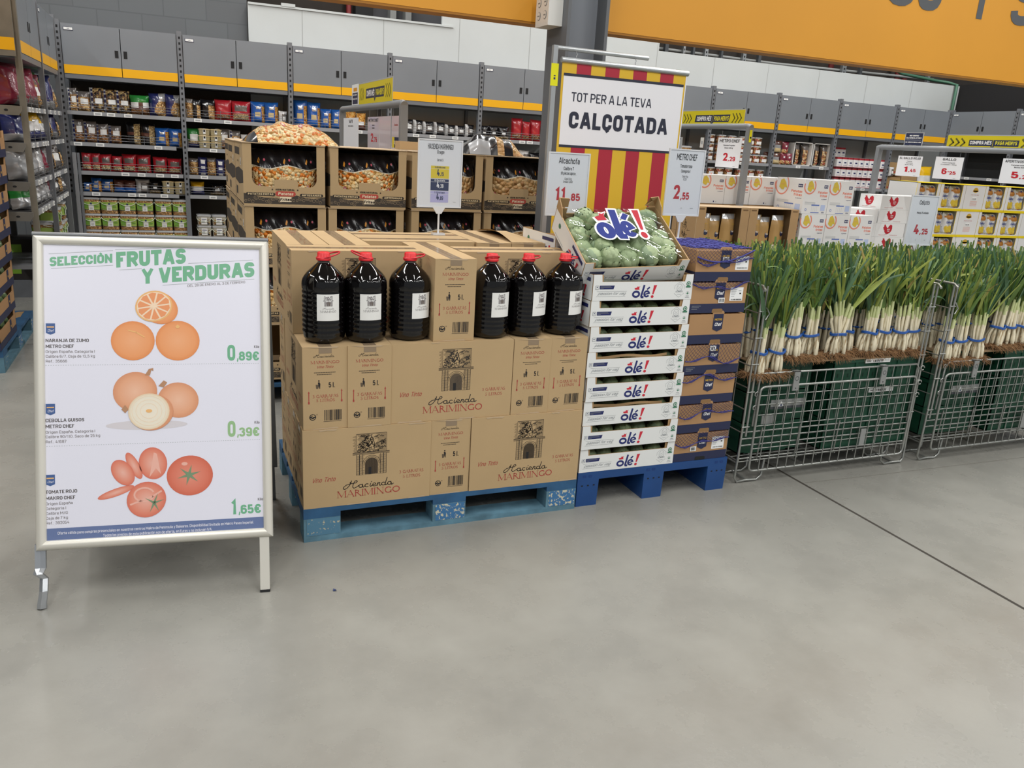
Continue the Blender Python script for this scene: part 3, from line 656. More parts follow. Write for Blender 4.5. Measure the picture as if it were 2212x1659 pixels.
WRD = {'dots': 'white-edged bag of pale nuts with navy dots', 'dotsdark': 'white-edged bag of dark mixed seeds', 'dotsbrown': 'grey-edged bag of brown nuts', 'red': 'red bag of pale seeds', 'redplain': 'plain red snack bag', 'blue': 'blue snack bag with cream oval',
 'navy': 'navy and clear bag of nuts', 'green': 'green-topped bag of brown nuts', 'black': 'shiny black bag of nuts', 'pistachio': 'black bag with strip of pistachios', 'white': 'small white and clear bag', 'pack': 'low black and white pack', 'dark': 'dark bag with pale foot', 'polka': 'navy bag with white spots',
 'nutclear': 'clear bag of tan nuts', 'brown': 'brown bag of corn snacks', 'bluebrown': 'brown bag with blue foot', 'maroon': 'glossy maroon bag', 'yellow': 'yellow, white and navy bag', 'grey': 'plain silvery grey bag', 'silver': 'white and silver bag', 'greenwhite': 'green and silver bag', 'navyplain': 'dark navy bag', 'cream': 'bag with round white label and navy foot'}
def row(bay_word, shelf, z, items, y=5.95):
    n = 0
    for it in items:
        sty, x0, x1, zt = it[:4]; w = max(.07, (x1-x0)*1.05); h = max(.08, zt-z)
        n += 1; d = min(.11, w*.75)
        put('snack_bag', bag_mesh(sty, w, h, d, n), ((x0+x1)/2, y+d*.5, z+.001), R(random.Random(n+int(z*99)).uniform(-7, 7)), f'{WRD[sty]}, {ORD[n-1]} from left, {SHF[shelf]}, {bay_word}', 'bag', f'bags on the {SHF[shelf]}, {bay_word}')
B0, B1 = 'corner bay', 'second bay'
A = lambda st, L: [(s,)+q for s, q in zip(st, L)]
row(B0, 0, 1.642, A(['dots', 'dots', 'dotsdark', 'dotsdark', 'dotsdark', 'green', 'navy', 'navy'], [(-1.27, -1.195, 1.84), (-1.213, -1.09, 1.82), (-1.086, -.969, 1.857), (-.978, -.856, 1.85), (-.868, -.75, 1.849), (-.74, -.581, 1.819), (-.575, -.432, 1.848), (-.43, -.305, 1.846)]))
row(B0, 1, 1.363, A(['dotsbrown']*4+['pistachio']*2+['blue']*2, [(-1.26, -1.164, 1.563), (-1.165, -1.056, 1.553), (-1.06, -.955, 1.534), (-.955, -.844, 1.524), (-.793, -.675, 1.565), (-.67, -.544, 1.56), (-.538, -.42, 1.53), (-.415, -.305, 1.529)]))
row(B0, 2, 1.1, A(['red']*8, [(-1.2, -1.12, 1.261), (-1.12, -1.045, 1.262), (-1.045, -.945, 1.255), (-.94, -.855, 1.243), (-.85, -.73, 1.266), (-.725, -.6, 1.267), (-.576, -.45, 1.253), (-.443, -.32, 1.246)]))
row(B0, 3, .905, A(['blue', 'blue', 'blue', 'bluebrown', 'bluebrown', 'white', 'dark'], [(-1.2, -1.14, .969), (-1.135, -1.05, 1.03), (-1.05, -.949, 1.025), (-.938, -.848, 1.021), (-.848, -.75, 1.02), (-.744, -.623, 1.033), (-.62, -.525, 1.029)]))
row(B1, 0, 1.642, A(['nutclear', 'black', 'black', 'redplain', 'red', 'blue', 'blue', 'white'], [(-.25, -.19, 1.821), (-.19, -.115, 1.815), (-.111, .018, 1.823), (.023, .175, 1.834), (.18, .355, 1.833), (.365, .495, 1.841), (.5, .63, 1.842), (.635, .715, 1.766)]))
row(B1, 1, 1.363, A(['cream', 'dotsbrown', 'dots', 'white'], [(-.248, -.12, 1.544), (.02, .14, 1.56), (.146, .25, 1.549), (.26, .36, 1.516)]))
row(B1, 2, 1.1, A(['nutclear', 'polka', 'nutclear', 'polka', 'nutclear'], [(-.25, -.165, 1.259), (-.16, -.08, 1.272), (-.075, .005, 1.268), (.01, .085, 1.261), (.09, .17, 1.255)]))
row(B1, 3, .905, A(['yellow', 'dark'], [(-.24, -.118, 1.03), (-.053, .08, 1.02)]))
B2, B3, B4 = 'third bay', 'fourth bay', 'column bay'
row(B2, 0, 1.63, A(['blue', 'blue', 'blue', 'blue', 'brown', 'brown'], [(.785, .92, 1.885), (.925, 1.055, 1.872), (1.06, 1.165, 1.818), (1.17, 1.274, 1.82), (1.308, 1.42, 1.807), (1.425, 1.529, 1.801)]))
row(B3, 0, 1.63, A(['pack']*7, [(1.948, 2.05, 1.774), (2.057, 2.161, 1.772), (2.165, 2.285, 1.765), (2.292, 2.415, 1.764), (2.422, 2.535, 1.747), (2.538, 2.65, 1.745), (2.654, 2.755, 1.763)]))
row(B4, 0, 1.63, A(['dark', 'dark', 'dark', 'redplain', 'redplain', 'redplain'], [(2.83, 2.93, 1.762), (2.935, 3.05, 1.77), (3.054, 3.18, 1.768), (3.219, 3.345, 1.869), (3.35, 3.44, 1.837), (3.45, 3.58, 1.864)]))
row(B4, 1, 1.35, A(['dark', 'white', 'dark'], [(3.2, 3.32, 1.52), (3.33, 3.45, 1.52), (3.46, 3.6, 1.5)]))
# ---- tubs
mat('lid_grey', '#b9bcbf', .35); mat('tub_label', '#9db95a', .4); mat('tub_label2', '#6fa03f', .4); mat('tub_clear', '#b7b3a6', .2, coat=.6); mat('handle_white', '#cfd6c4', .35); mat('cream_tub', '#a89c78', .35, coat=.4)
def tub(kind):
    w, h, d = {'green': (.152, .152, .16), 'clear': (.13, .108, .13), 'cream': (.105, .062, .1), 'snack': (.105, .1, .09)}[kind]
    t = E('tub', (0, 0, 0), 'x', 'tub'); b = MB()
    if kind == 'green':
        for z0, z1, m, tp in ((0, .03, 'nuts_tan', .1), (.03, .036, 'film_navy', .07), (.036, .11, 'tub_label', .065), (.11, .134, 'nuts_tan', .01)):
            b.rbox(-w/2*(1-.0), w/2, -d/2, d/2, z0, z1, m, .02, 3, tp*.5)
        P = Pr(b, FR(0, -d/2+.002, 0), .0015); P.rect(-.022, .03, .022, .085, 'label_white', 3); P.rect(-.008, .083, .008, .1, 'film_navy', 3); P.rect(-.066, .05, -.03, .1, 'tub_label2', 2); P.rect(.03, .06, .062, .072, 'tub_label2', 2)
        P.rect(-.012, .04, .012, .045, 'tag_grey', 4); P.rect(-.012, .05, .012, .055, 'tag_grey', 4)
    elif kind == 'clear':
        b.rbox(-w/2, w/2, -d/2, d/2, 0, h-.018, 'tub_clear', .015, 3, .06); b.rbox(-w/2+.006, w/2-.006, -d/2-.001, d/2, .01, .06, 'nuts_dark', .015, 3, .02)
        P = Pr(b, FR(0, -d/2-.001, 0), .0015); P.rect(-.028, .012, .028, .08, 'label_white', 2); P.rect(-.022, .06, .022, .066, 'film_navy', 3); P.rect(-.022, .03, .005, .05, 'tag_grey', 3)
    elif kind == 'cream':
        b.rbox(-w/2, w/2, -d/2, d/2, 0, h-.012, 'cream_tub', .012, 3, .08); P = Pr(b, FR(0, -d/2-.0005, 0), .0015); P.rect(-.012, .012, .012, h, 'label_white', 2); P.rect(-.008, .03, .008, .05, 'slot_black', 3)
    else:
        b.rbox(-w/2, w/2, -d/2, d/2, 0, h-.016, 'nut_mix', .012, 3, .06); P = Pr(b, FR(0, -d/2-.0005, 0), .0015); P.rect(-.035, .012, .04, .05, 'label_white', 2); P.rect(-.035, .05, .0, .056, 'film_red', 3)
    b.build('container', t)
    l = MB(); lh = {'green': .02, 'clear': .018, 'cream': .012, 'snack': .016}[kind]
    l.rbox(-w/2-.004, w/2+.004, -d/2-.004, d/2+.004, h-lh, h-.003, 'lid_grey' if kind != 'cream' else 'label_cream', .018, 3); l.rbox(-w/2+.01, w/2-.01, -d/2+.01, d/2-.01, h-.003, h, 'lid_grey' if kind != 'cream' else 'label_cream', .018, 3); l.build('lid', t)
    if kind in ('green', 'clear'):
        hb = MB(); s = -d/2-.008; hb.tube([(-w/2-.006, -.01, h-.024)]+[((w/2+.004)*math.sin(R(a)), s+.012*abs(math.sin(R(a)))**3, h-.03-.042*math.cos(R(a))) for a in range(-80, 81, 16)]+[(w/2+.006, -.01, h-.024)], .0028, 'handle_white', 5); hb.build('handle', t)
    return t
def kill(t):
    for c in list(t.children): kill(c)
    bpy.data.objects.remove(t)
TUB = {k: tub(k) for k in ('green', 'clear', 'cream', 'snack')}
RW = ['top row', 'second row', 'third row', 'fourth row']
for r in range(5):
    for c, x in enumerate((-1.15, -.993, -.833, -.677, -.508, -.349)):
        z = .702-r*.1535
        if z < .06: break
        if r > 2: continue
        dup(TUB['green'], (x, 5.985, z), 0, f'green-labelled tub with grey lid, {ORD[c]} from left, {RW[r]}, under first bay', 'green-labelled nut tubs')
b = MB(); b.box(-1.2, -.29, 5.86, 6.36, .36, .395, 'shelf_lip'); tag(b.build('low_shelf'), 'low grey shelf carrying the green-labelled tubs', 'shelf')
for r in range(3):
    for c, x in enumerate((-.134, .01)):
        dup(TUB['clear'], (x, 5.99, .602-r*.109), 0, f'clear tub with white label, {"left" if c == 0 else "right"} column, {RW[r]}, second bay', 'clear tubs in the second bay')
b = MB(); b.box(-.25, .7, 5.86, 6.36, .35, .384, 'shelf_lip'); tag(b.build('low_shelf'), 'low grey shelf carrying the clear tubs', 'shelf')
for c, x in enumerate((-.453, -.339)):
    for r in range(2): dup(TUB['cream'], (x, 5.97, .906+r*.063), 0, f'small cream tub, {"left" if c == 0 else "right"} pair, {"lower" if r == 0 else "upper"} one, fourth shelf, first bay', 'small cream tubs in the first bay')
for c, x in enumerate((-.112, -.004)):
    for r in range(3): dup(TUB['cream'], (x+.02, 5.97, 1.364+r*.0625), 0, f'small cream tub, {"left" if c == 0 else "right"} stack, {ORD[r]} from bottom, second shelf, second bay', 'small cream tubs in the second bay')
for c, (x, n) in enumerate(((5.93, 3), (6.10, 3), (6.26, 3), (6.43, 3), (6.55, 3), (6.67, 3), (6.79, 1))):
    for r in range(n): dup(TUB['snack'], (x, 5.98, 1.541+r*.108), 0, f'clear snack tub, {ORD[c]} stack from left, {ORD[r]} from bottom, upper shelf, eighth bay', 'snack tubs on the upper shelf')
for c, x in enumerate((5.985, 6.125, 6.265, 6.45, 6.62, 6.77)):
    dup(TUB['snack'], (x, 5.98, 1.356), 0, f'clear snack tub with red label, {ORD[c]} from left, lower shelf, eighth bay', 'snack tubs on the lower shelf')
dup(TUB['green'], (5.55, 5.98, 1.541), 0, 'lone green-labelled tub seen between the banner and the yellow band', None)
for k, (y, z) in enumerate(((4.62, .62), (5.05, .70), (5.4, .72), (4.66, .47), (4.85, .47), (5.05, .54), (5.24, .56), (5.42, .565))):
    dup(TUB['green'], (-1.4, y, z-.02), PI/2, f'green-labelled tub on the left rack, {ORD[k]} along the bottom stack', 'tubs low on the left rack')
b = MB(); b.box(-1.75, -1.32, 4.5, 5.27, .38, .41, 'shelf_lip'); tag(b.build('low_shelf'), 'low grey shelf of the left rack under its tubs', 'shelf')
for k in TUB: kill(TUB[k])
# ---- left rack: bags lean along the shelves, facing the aisle
LR = [('top shelf', 1.625, ['maroon', 'maroon', 'maroon', 'maroon', 'maroon', 'dots', 'maroon', 'green', 'greenwhite', 'navyplain', 'navyplain', 'navy'], .25),
      ('second shelf', 1.39, ['navyplain', 'yellow', 'yellow', 'yellow', 'yellow', 'yellow', 'white', 'maroon', 'navyplain', 'black', 'navyplain', 'black'], .2),
      ('third shelf', 1.135, ['grey', 'grey', 'silver', 'grey', 'silver', 'maroon', 'silver', 'maroon', 'white', 'black', 'white', 'black'], .2),
      ('fourth shelf', .935, ['greenwhite', 'silver', 'greenwhite', 'silver', 'grey', 'silver', 'maroon', 'grey', 'grey', 'white', 'black', 'white'], .15)]
for sh, z, st, hh in LR:
    for k, s in enumerate(st):
        y = 3.62+k*.165; hk = hh*(1.0+.12*math.sin(k*2.1))
        put('snack_bag', bag_mesh(s, .17, hk, .15, k), (-1.385-.015*math.sin(k), y, z+.006), R(52)+R(9*math.sin(k*3)), f'{WRD[s]}, {ORD[k]} along the left rack {sh}', 'bag', f'bags on the {sh} of the left rack', tilt=R(-8))
for k in range(4):
    put('snack_bag', bag_mesh('maroon' if z > 9 else ('maroon', 'yellow', 'grey', 'greenwhite')[k], .16, (.26, .2, .2, .15)[k], .1, k), (-1.56, 3.6, LZ[k]+.004), R(25), f"{WRD[('maroon', 'yellow', 'grey', 'greenwhite')[k]]} set back at the left rack end, {SHF[k]}", 'bag', 'bags set back at the rack end', tilt=R(-6))
    put('snack_bag', bag_mesh(('maroon', 'navyplain', 'silver', 'silver')[k], .16, (.24, .18, .2, .14)[k], .1, k+1), (-1.74, 3.6, LZ[k]+.004), R(15), f"{WRD[('maroon', 'navyplain', 'silver', 'silver')[k]]} farthest back at the left rack end, {SHF[k]}", 'bag', 'bags set back at the rack end', tilt=R(-6))
# dark cartons on the low platform under the left rack
mat('carton_dark', '#2b2724', .7); mat('lime', '#7fae2c', .5)
b = MB(); b.box(-2.2, -1.36, 5.3, 5.9, 0, .16, 'rack_grey'); tag(b.build('rack_platform'), 'low grey platform under the left rack', 'platform')
for k, (z, dx) in enumerate(((.165, 0), (.345, .02))):
    t = E('dark_carton', (-1.8+dx, 5.3, z), f'{"lower" if k == 0 else "upper"} dark carton with lime label under the left rack', 'carton', 'dark cartons under the left rack'); b = MB(); b.box(-.2, .2, 0, .35, 0, .175, 'carton_dark'); P = Pr(b, FR(0, 0, 0), .001); P.rect(-.06, .05, 0, .13, 'tag_grey'); P.rect(.02, .05, .1, .13, 'lime'); b.build('body', t)
# ---- eighth to last bays
mat('carton_white', '#dcdcd9', .6)
for k, (x0, x1) in enumerate(((7.275, 7.587), (7.607, 7.9))):
    t = E('display_carton', (x0, 5.95, 1.538), f'open white carton of nut bags on ninth bay shelf, {"left" if k == 0 else "right"} one', 'carton', 'white cartons of nut bags'); w = x1-x0; b = MB()
    b.box(0, .012, 0, .3, 0, .3, 'carton_white'); b.box(w-.012, w, 0, .3, 0, .3, 'carton_white'); b.box(0, w, 0, .3, 0, .01, 'carton_white'); b.box(0, w, .29, .3, 0, .3, 'carton_white'); b.box(0, w, 0, .3, .29, .3, 'carton_white'); b.build('body', t)
    for j in range(2): put('snack_bag', bag_mesh('snack', .13, .27, .09, j), (x0+.09+.14*j, 6.02, 1.549), R(8-16*j), f'clear bag of mixed nuts, {"left" if j == 0 else "right"} one in the {"left" if k == 0 else "right"} open white carton', 'bag', 'nut bags in white cartons')
for k, (x, z, s) in enumerate(((7.0, 1.54, 'rice'), (7.0, 1.69, 'rice'), (7.13, 1.54, 'wine'), (7.22, 1.54, 'wine'), (7.14, 1.68, 'wine'), (6.93, 1.54, 'rice'))):
    put('snack_bag', bag_mesh(s, .15 if s == 'rice' else .11, .145, .07, k), (x if k < 5 else 6.955, 5.97+.1*(k == 5), z), 0, ['brown rice bag at bottom left, ninth bay', 'brown rice bag lying on another, ninth bay', 'wine-red bag at left of the lower pair, ninth bay', 'wine-red bag beside the white carton, ninth bay', 'wine-red bag on top of the lower pair, ninth bay', 'brown rice bag behind the post, ninth bay'][k], 'bag', 'bags in the ninth bay')
mat('cap_red', '#a32a35', .4); mat('pack_white', '#e6e7e8', .4); mat('shrink', '#9d9a97', .2, coat=.8)
pk = MB(); pk.rbox(-.045, .045, -.035, .035, 0, .098, 'pack_white', .012, 2); pk.rbox(-.04, .04, -.03, .03, .098, .122, 'cap_red', .012, 2); P = Pr(pk, FR(0, -.035, 0)); P.rect(-.018, .045, .02, .062, 'film_navy'); P.rect(-.03, .015, .03, .022, 'tag_grey'); pkm = pk.mesh('salt_pack')
for r in range(3):
    for c in range(9):
        put('salt_pack', pkm, (8.08+c*.099, 5.97, 1.29+r*.134), 0, f'white pack with red cap, {ORD[c]} from left, {["bottom", "middle", "top"][r]} layer, tenth bay', 'pack', 'white packs with red caps')
    tr = MB(); tr.box(8.03, 8.92, 5.92, 6.02, 1.286+r*.134, 1.2895+r*.134, 'cap_red'); tag(tr.build('tray'), f'thin red tray under the {["bottom", "middle", "top"][r]} layer of white packs', 'tray', 'red trays')
for c in range(4): put('salt_pack', pkm, (8.06+c*.08, 6.16, 1.69), 0, f'white pack with red cap set back on top, {ORD[c]} from left', 'pack', 'white packs set back on top')
b = MB(); b.box(8.0, 8.9, 6.1, 6.3, 1.287, 1.689, 'shrink'); tag(b.build('shrink_wrapped_block'), 'shrink-wrapped grey block behind the white packs', 'block')
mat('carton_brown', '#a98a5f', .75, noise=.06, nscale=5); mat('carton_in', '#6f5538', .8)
for k, (x, z, w, h) in enumerate(((9.0, 1.287, .26, .17), (9.28, 1.287, .3, .2), (9.0, 1.5, .2, .16))):
    t = E('brown_carton', (x, 5.95, z), ['brown carton at left on last bay shelf', 'wider brown carton on last bay shelf', 'small brown carton on top at left, last bay'][k], 'carton', 'brown cartons in the last bay'); b = MB(); b.box(0, w, 0, .3, 0, h, 'carton_brown'); Pr(b, FR(0, 0, 0), .001).rect(.03, .02, w-.04, .035, 'film_red'); b.build('body', t)
for k, x in enumerate((9.03, 9.12, 9.21)): put('snack_bag', bag_mesh('white', .09, .12, .05, k), (x, 5.92, 1.288 if k else 1.47), 0, ['white bag on the brown carton, last bay', 'white bag at middle, in front of brown carton, last bay', 'white bag at right, in front of brown carton, last bay'][k], 'bag', 'white bags in the last bay')
put('snack_bag', bag_mesh('yellow', .26, .34, .16, 1), (9.74, 5.98, 1.288), 0, 'large navy and yellow bag at the right end of the back wall', 'bag', None)
# ================================================================ WINE PALLET
mat('wood_blue', '#5a8092', .8, noise=.28, nscale=14); mat('wood_blue_dark', '#2c587f', .75, noise=.22, nscale=10); mat('wood_pale', '#b7a98a', .85, noise=.25, nscale=20)
def worn(k, c0, c1, amt=.52):
    m = bpy.data.materials.new(k); m.use_nodes = True; n = m.node_tree.nodes; L = m.node_tree.links; b = n['Principled BSDF']; b.inputs['Roughness'].default_value = .85
    tc = n.new('ShaderNodeTexCoord'); t = n.new('ShaderNodeTexNoise'); t.inputs['Scale'].default_value = 70; t.inputs['Detail'].default_value = 6; L.new(tc.outputs['Object'], t.inputs['Vector'])
    r = n.new('ShaderNodeValToRGB'); r.color_ramp.elements[0].position = amt; r.color_ramp.elements[1].position = amt+.06; r.color_ramp.elements[0].color = lin(c0); r.color_ramp.elements[1].color = lin(c1)
    L.new(t.outputs['Fac'], r.inputs['Fac']); L.new(r.outputs['Color'], b.inputs['Base Color']); MT[k] = m
worn('wood_worn', '#54809a', '#b9b49c', .60); worn('wood_worn_strong', '#3f72a0', '#c9c5ae', .53)
def pallet(loc, label, rz=0., L=1.2, D=.8, group=None):
    t = E('wooden_pallet', loc, label, 'pallet', group, rz=rz)
    for k in range(3):
        y = (0, D/2-.05, D-.1)[k]; b = MB(); b.box(0, L, y, y+.1, 0, .022, 'wood_blue'); b.build('bottom_board', t)
        for j in range(3):
            x = (0, L/2-.07, L-.145)[j]; w = .145; b = MB()
            b.box(x, x+w, y, y+.1, .022, .10, 'wood_blue'); P = Pr(b, FR(0, y, 0), .001); P.rect(x+.012, .026, x+w-.004, .098, 'wood_worn' if j < 1 else 'wood_worn_strong'); b.build('block', t)
    for j in range(3):
        x = (0, L/2-.07, L-.145)[j]; b = MB(); b.box(x, x+.145, 0, D, .10, .122, 'wood_blue_dark'); b.build('stringer_board', t)
    for k in range(5):
        y = (D-.12)*k/4; b = MB(); b.box(0, L, y, y+.12, .122, .144, 'wood_blue_dark'); b.build('deck_board', t)
    return t
P0 = pallet((0, .0, 0), 'worn blue wooden pallet under the wine cartons')
mat('cardboard', '#b89d75', .78, noise=.035, nscale=4); mat('cardboard_dark', '#826c50', .85); mat('tape', '#8f7c65', .25, coat=.4); mat('ink_black', '#1c1a1c', .6); mat('ink_red', '#a8403a', .6); mat('ink_grey', '#5f5140', .7); mat('card_edge', '#bda687', .8)
CW, CL, CH = .1695, .512, .3270
def big_print(P, W, H):
    gate(P, .405*W, .38*H, .235*W, .53*H, 'ink_black', 'ink_grey', 3, 1.6)
    script_hacienda(P, .30*W, .215*H, .10*H, .40*W, 'ink_black'); serif(P, 'MARIMINGO', .255*W, .105*H, .085*H, .5*W, 'ink_red')
    P.text('Vino  Tinto', .065*W, .335*H, .058*H, 'ink_red', .175*W, shear=.3)
    serif(P, '3 GARRAFAS', .745*W, .35*H, .038*H, .2*W, 'ink_red'); serif(P, '5 LITROS', .775*W, .285*H, .038*H, .145*W, 'ink_red')
def small_print(P, W, H, seed=1):
    script_hacienda(P, .24*W, .875*H, .036*H, .46*W, 'ink_black'); serif(P, 'MARIMINGO', .18*W, .80*H, .034*H, .63*W, 'ink_red')
    P.text('Vino Tinto', .31*W, .747*H, .03*H, 'ink_red', .36*W, shear=.3)
    for v, u0, u1 in ((.69, .25, .70), (.667, .31, .64)):
        x = u0
        while x < u1: P.rect(x*W, v*H, (x+.03)*W, (v+.007)*H, 'ink_black'); x += .037
    # litter figure and volume
    P.poly([(.285*W, .55*H), (.345*W, .55*H), (.335*W, .5*H), (.295*W, .5*H)], 'ink_grey'); P.poly([(.33*W, .57*H), (.36*W, .585*H), (.385*W, .56*H), (.38*W, .5*H), (.365*W, .5*H), (.355*W, .535*H), (.34*W, .5*H), (.345*W, .545*H)], 'ink_black'); P.disc(.355*W, .595*H, .018*W, 'ink_black', n=8)
    P.text('5 l.', .57*W, .51*H, .062*H, 'ink_black', .14*W, bold=.02)
    for u, d in ((.13, 0), (.86, .012)):
        P.line([(u*W, (.34+d)*H), (u*W, (.45+d)*H)], .018*W, 'ink_red'); P.poly([((u-.02)*W, (.45+d)*H), ((u+.02)*W, (.45+d)*H), (u*W, (.475+d)*H)], 'ink_red'); P.rect((u-.017)*W, (.318+d)*H, (u+.017)*W, (.345+d)*H, 'ink_red')
    serif(P, '3 GARRAFAS', .21*W, .39*H, .036*H, .58*W, 'ink_red'); serif(P, '5 LITROS', .29*W, .34*H, .034*H, .42*W, 'ink_red')
    r = .075*W; P.disc(.21*W, .155*H, r, 'ink_black'); P.ring(.21*W, .155*H, r*.75, r*.22, 'cardboard', 2, None, 20, 160); P.ring(.21*W, .155*H, r*.75, r*.22, 'cardboard', 2, None, 200, 340); P.poly([(.19*W, .15*H), (.25*W, .165*H), (.225*W, .19*H)], 'cardboard', 2)
    P.ring(.305*W, .185*H, r*.2, r*.06, 'ink_black', 1, None, 0, 360, 8)
    barcode(P, .47*W, .105*H, .86*W, .235*H, 'ink_black', 24, seed); P.rect(.45*W, .09*H, .85*W, .096*H, 'ink_grey')
def carton_mesh(seed):
    g = random.Random(seed); b = MB(); n = .0015
    b.box(0, CL, 0, CW, 0, CH, 'cardboard')
    big_print(Pr(b, FR(0, 0, 0)), CL, CH); big_print(Pr(b, FB(CL, CW, 0)), CL, CH)
    small_print(Pr(b, FL(0, CW, 0)), CW, CH, 5); small_print(Pr(b, FX(CL, 0, 0)), CW, CH, 5)
    # frayed crushed edges
    f = FR(0, 0, 0)
    for z in (.0, CH):
        x = g.uniform(0, .2)
        while x < CL-.05:
            w = g.uniform(.03, .12); h = g.uniform(.004, .009); s = 1 if z == 0 else -1
            Pr(b, f, .0012).poly([(x, z), (min(CL, x+w), z), (min(CL, x+w)-.01, z+s*h), (x+w*.4, z+s*h*.6), (x+.006, z+s*h)], 'card_edge'); x += w+g.uniform(.1, .3)
        for ff in (FL(0, CW, 0), FX(CL, 0, 0)): Pr(b, ff, .0012).poly([(.01, z), (CW*.8, z), (CW*.75, z+(.006 if z == 0 else -.006)), (CW*.3, z+(.004 if z == 0 else -.004))], 'card_edge')
    return b.mesh('wine_carton')
CM = [carton_mesh(k) for k in range(3)]
def tape_bm():
    b = MB(); b.box(.0, CL, CW/2-.024, CW/2+.024, CH, CH+.0006, 'tape'); b.box(-.0006, 0, CW/2-.024, CW/2+.024, CH-.026, CH+.0006, 'tape'); b.box(CL, CL+.0006, CW/2-.024, CW/2+.024, CH-.026, CH+.0006, 'tape')
    b.box(.005, CL-.005, CW/2-.0008, CW/2+.0008, CH+.0006, CH+.001, 'cardboard_dark'); return b.mesh('packing_tape')
TM = tape_bm()
def carton(x, y, layer, label, up=False, k=0, rz=None, jit=0.):
    """x,y: near left corner; up: long side runs away from the aisle"""
    o = bpy.data.objects.new('wine_carton', CM[k % 3]); COL.objects.link(o)
    z = .144+layer*.3280
    o.location = (x+CW, y, z) if up else (x, y, z); o.rotation_euler = (0, 0, PI/2+jit if up else jit)
    tag(o, label, 'carton', 'wine cartons on the blue wooden pallet')
    tp = bpy.data.objects.new('packing_tape', TM); COL.objects.link(tp); tp.parent = o
    return o
W7 = .1714
carton(0.001, 0.0, 0, 'long wine carton at the left front of the bottom layer', k=0); carton(.5145, .004, 0, 'narrow-faced wine carton between two long ones, bottom layer', True, 1); carton(.687, 0.0, 0, 'long wine carton at the right front of the bottom layer', k=2)
for k in range(3): carton(.004, .1715*(k+1), 0, f'wine carton {["second", "third", "fourth"][k]} from the front on the left side, bottom layer', k=k)
for k in range(3): carton(.687, .1715*(k+1), 0, f'wine carton {["second", "third", "fourth"][k]} from the front on the right side, bottom layer', k=k)
carton(.006, 0.006, 1, 'narrow-faced wine carton at the far left of the middle layer', True, 1); carton(.1745, .001, 1, 'narrow-faced wine carton second from left, middle layer', True, 2); carton(.345, .006, 1, 'long wine carton with gateway in the middle of the middle layer', k=1)
carton(.86, .006, 1, 'narrow-faced wine carton second from right, middle layer', True, 0); carton(1.031, .009, 1, 'narrow-faced wine carton at the far right of the middle layer', True, 2)
for k in range(2): carton(.345, .178+.1715*k, 1, f'wine carton {["just", "two rows"][k]} behind the middle long one, middle layer', k=k)
for k in range(2): carton(.004 if k == 0 else .688, .525, 1, f'wine carton at the {["left", "right"][k]} rear of the middle layer', k=k)
carton(.514, .018, 2, 'narrow-faced wine carton standing between the bottles, top layer', True, 1)
carton(.002, .228, 2, 'long wine carton right behind the three left bottles', k=0); carton(.692, .222, 2, 'long wine carton right behind the three right bottles', k=2)
carton(.004, .402, 2, 'taped wine carton at the left edge of the top layer', True, 0); carton(.178, .404, 2, 'taped wine carton second from left, rear of top layer', True, 2)
carton(.352, .553, 2, 'long wine carton behind the narrow one, top layer', k=1); carton(.352, .727, 2, 'long wine carton at the rear middle of the top layer', k=0)
carton(.868, .53, 2, 'taped wine carton at the rear right of the top layer', True, 1); o = carton(1.04, .53, 2, 'bulging wine carton at the rear right corner of top layer', True, 2)
b = MB(); b.grid(lambda u, v: (.01+u*(CL-.02), .004+v*(CW*.96), CH+.002+.03*math.sin(PI*u)*v*v), 8, 6, 'cardboard'); fl = b.build('flap', o)
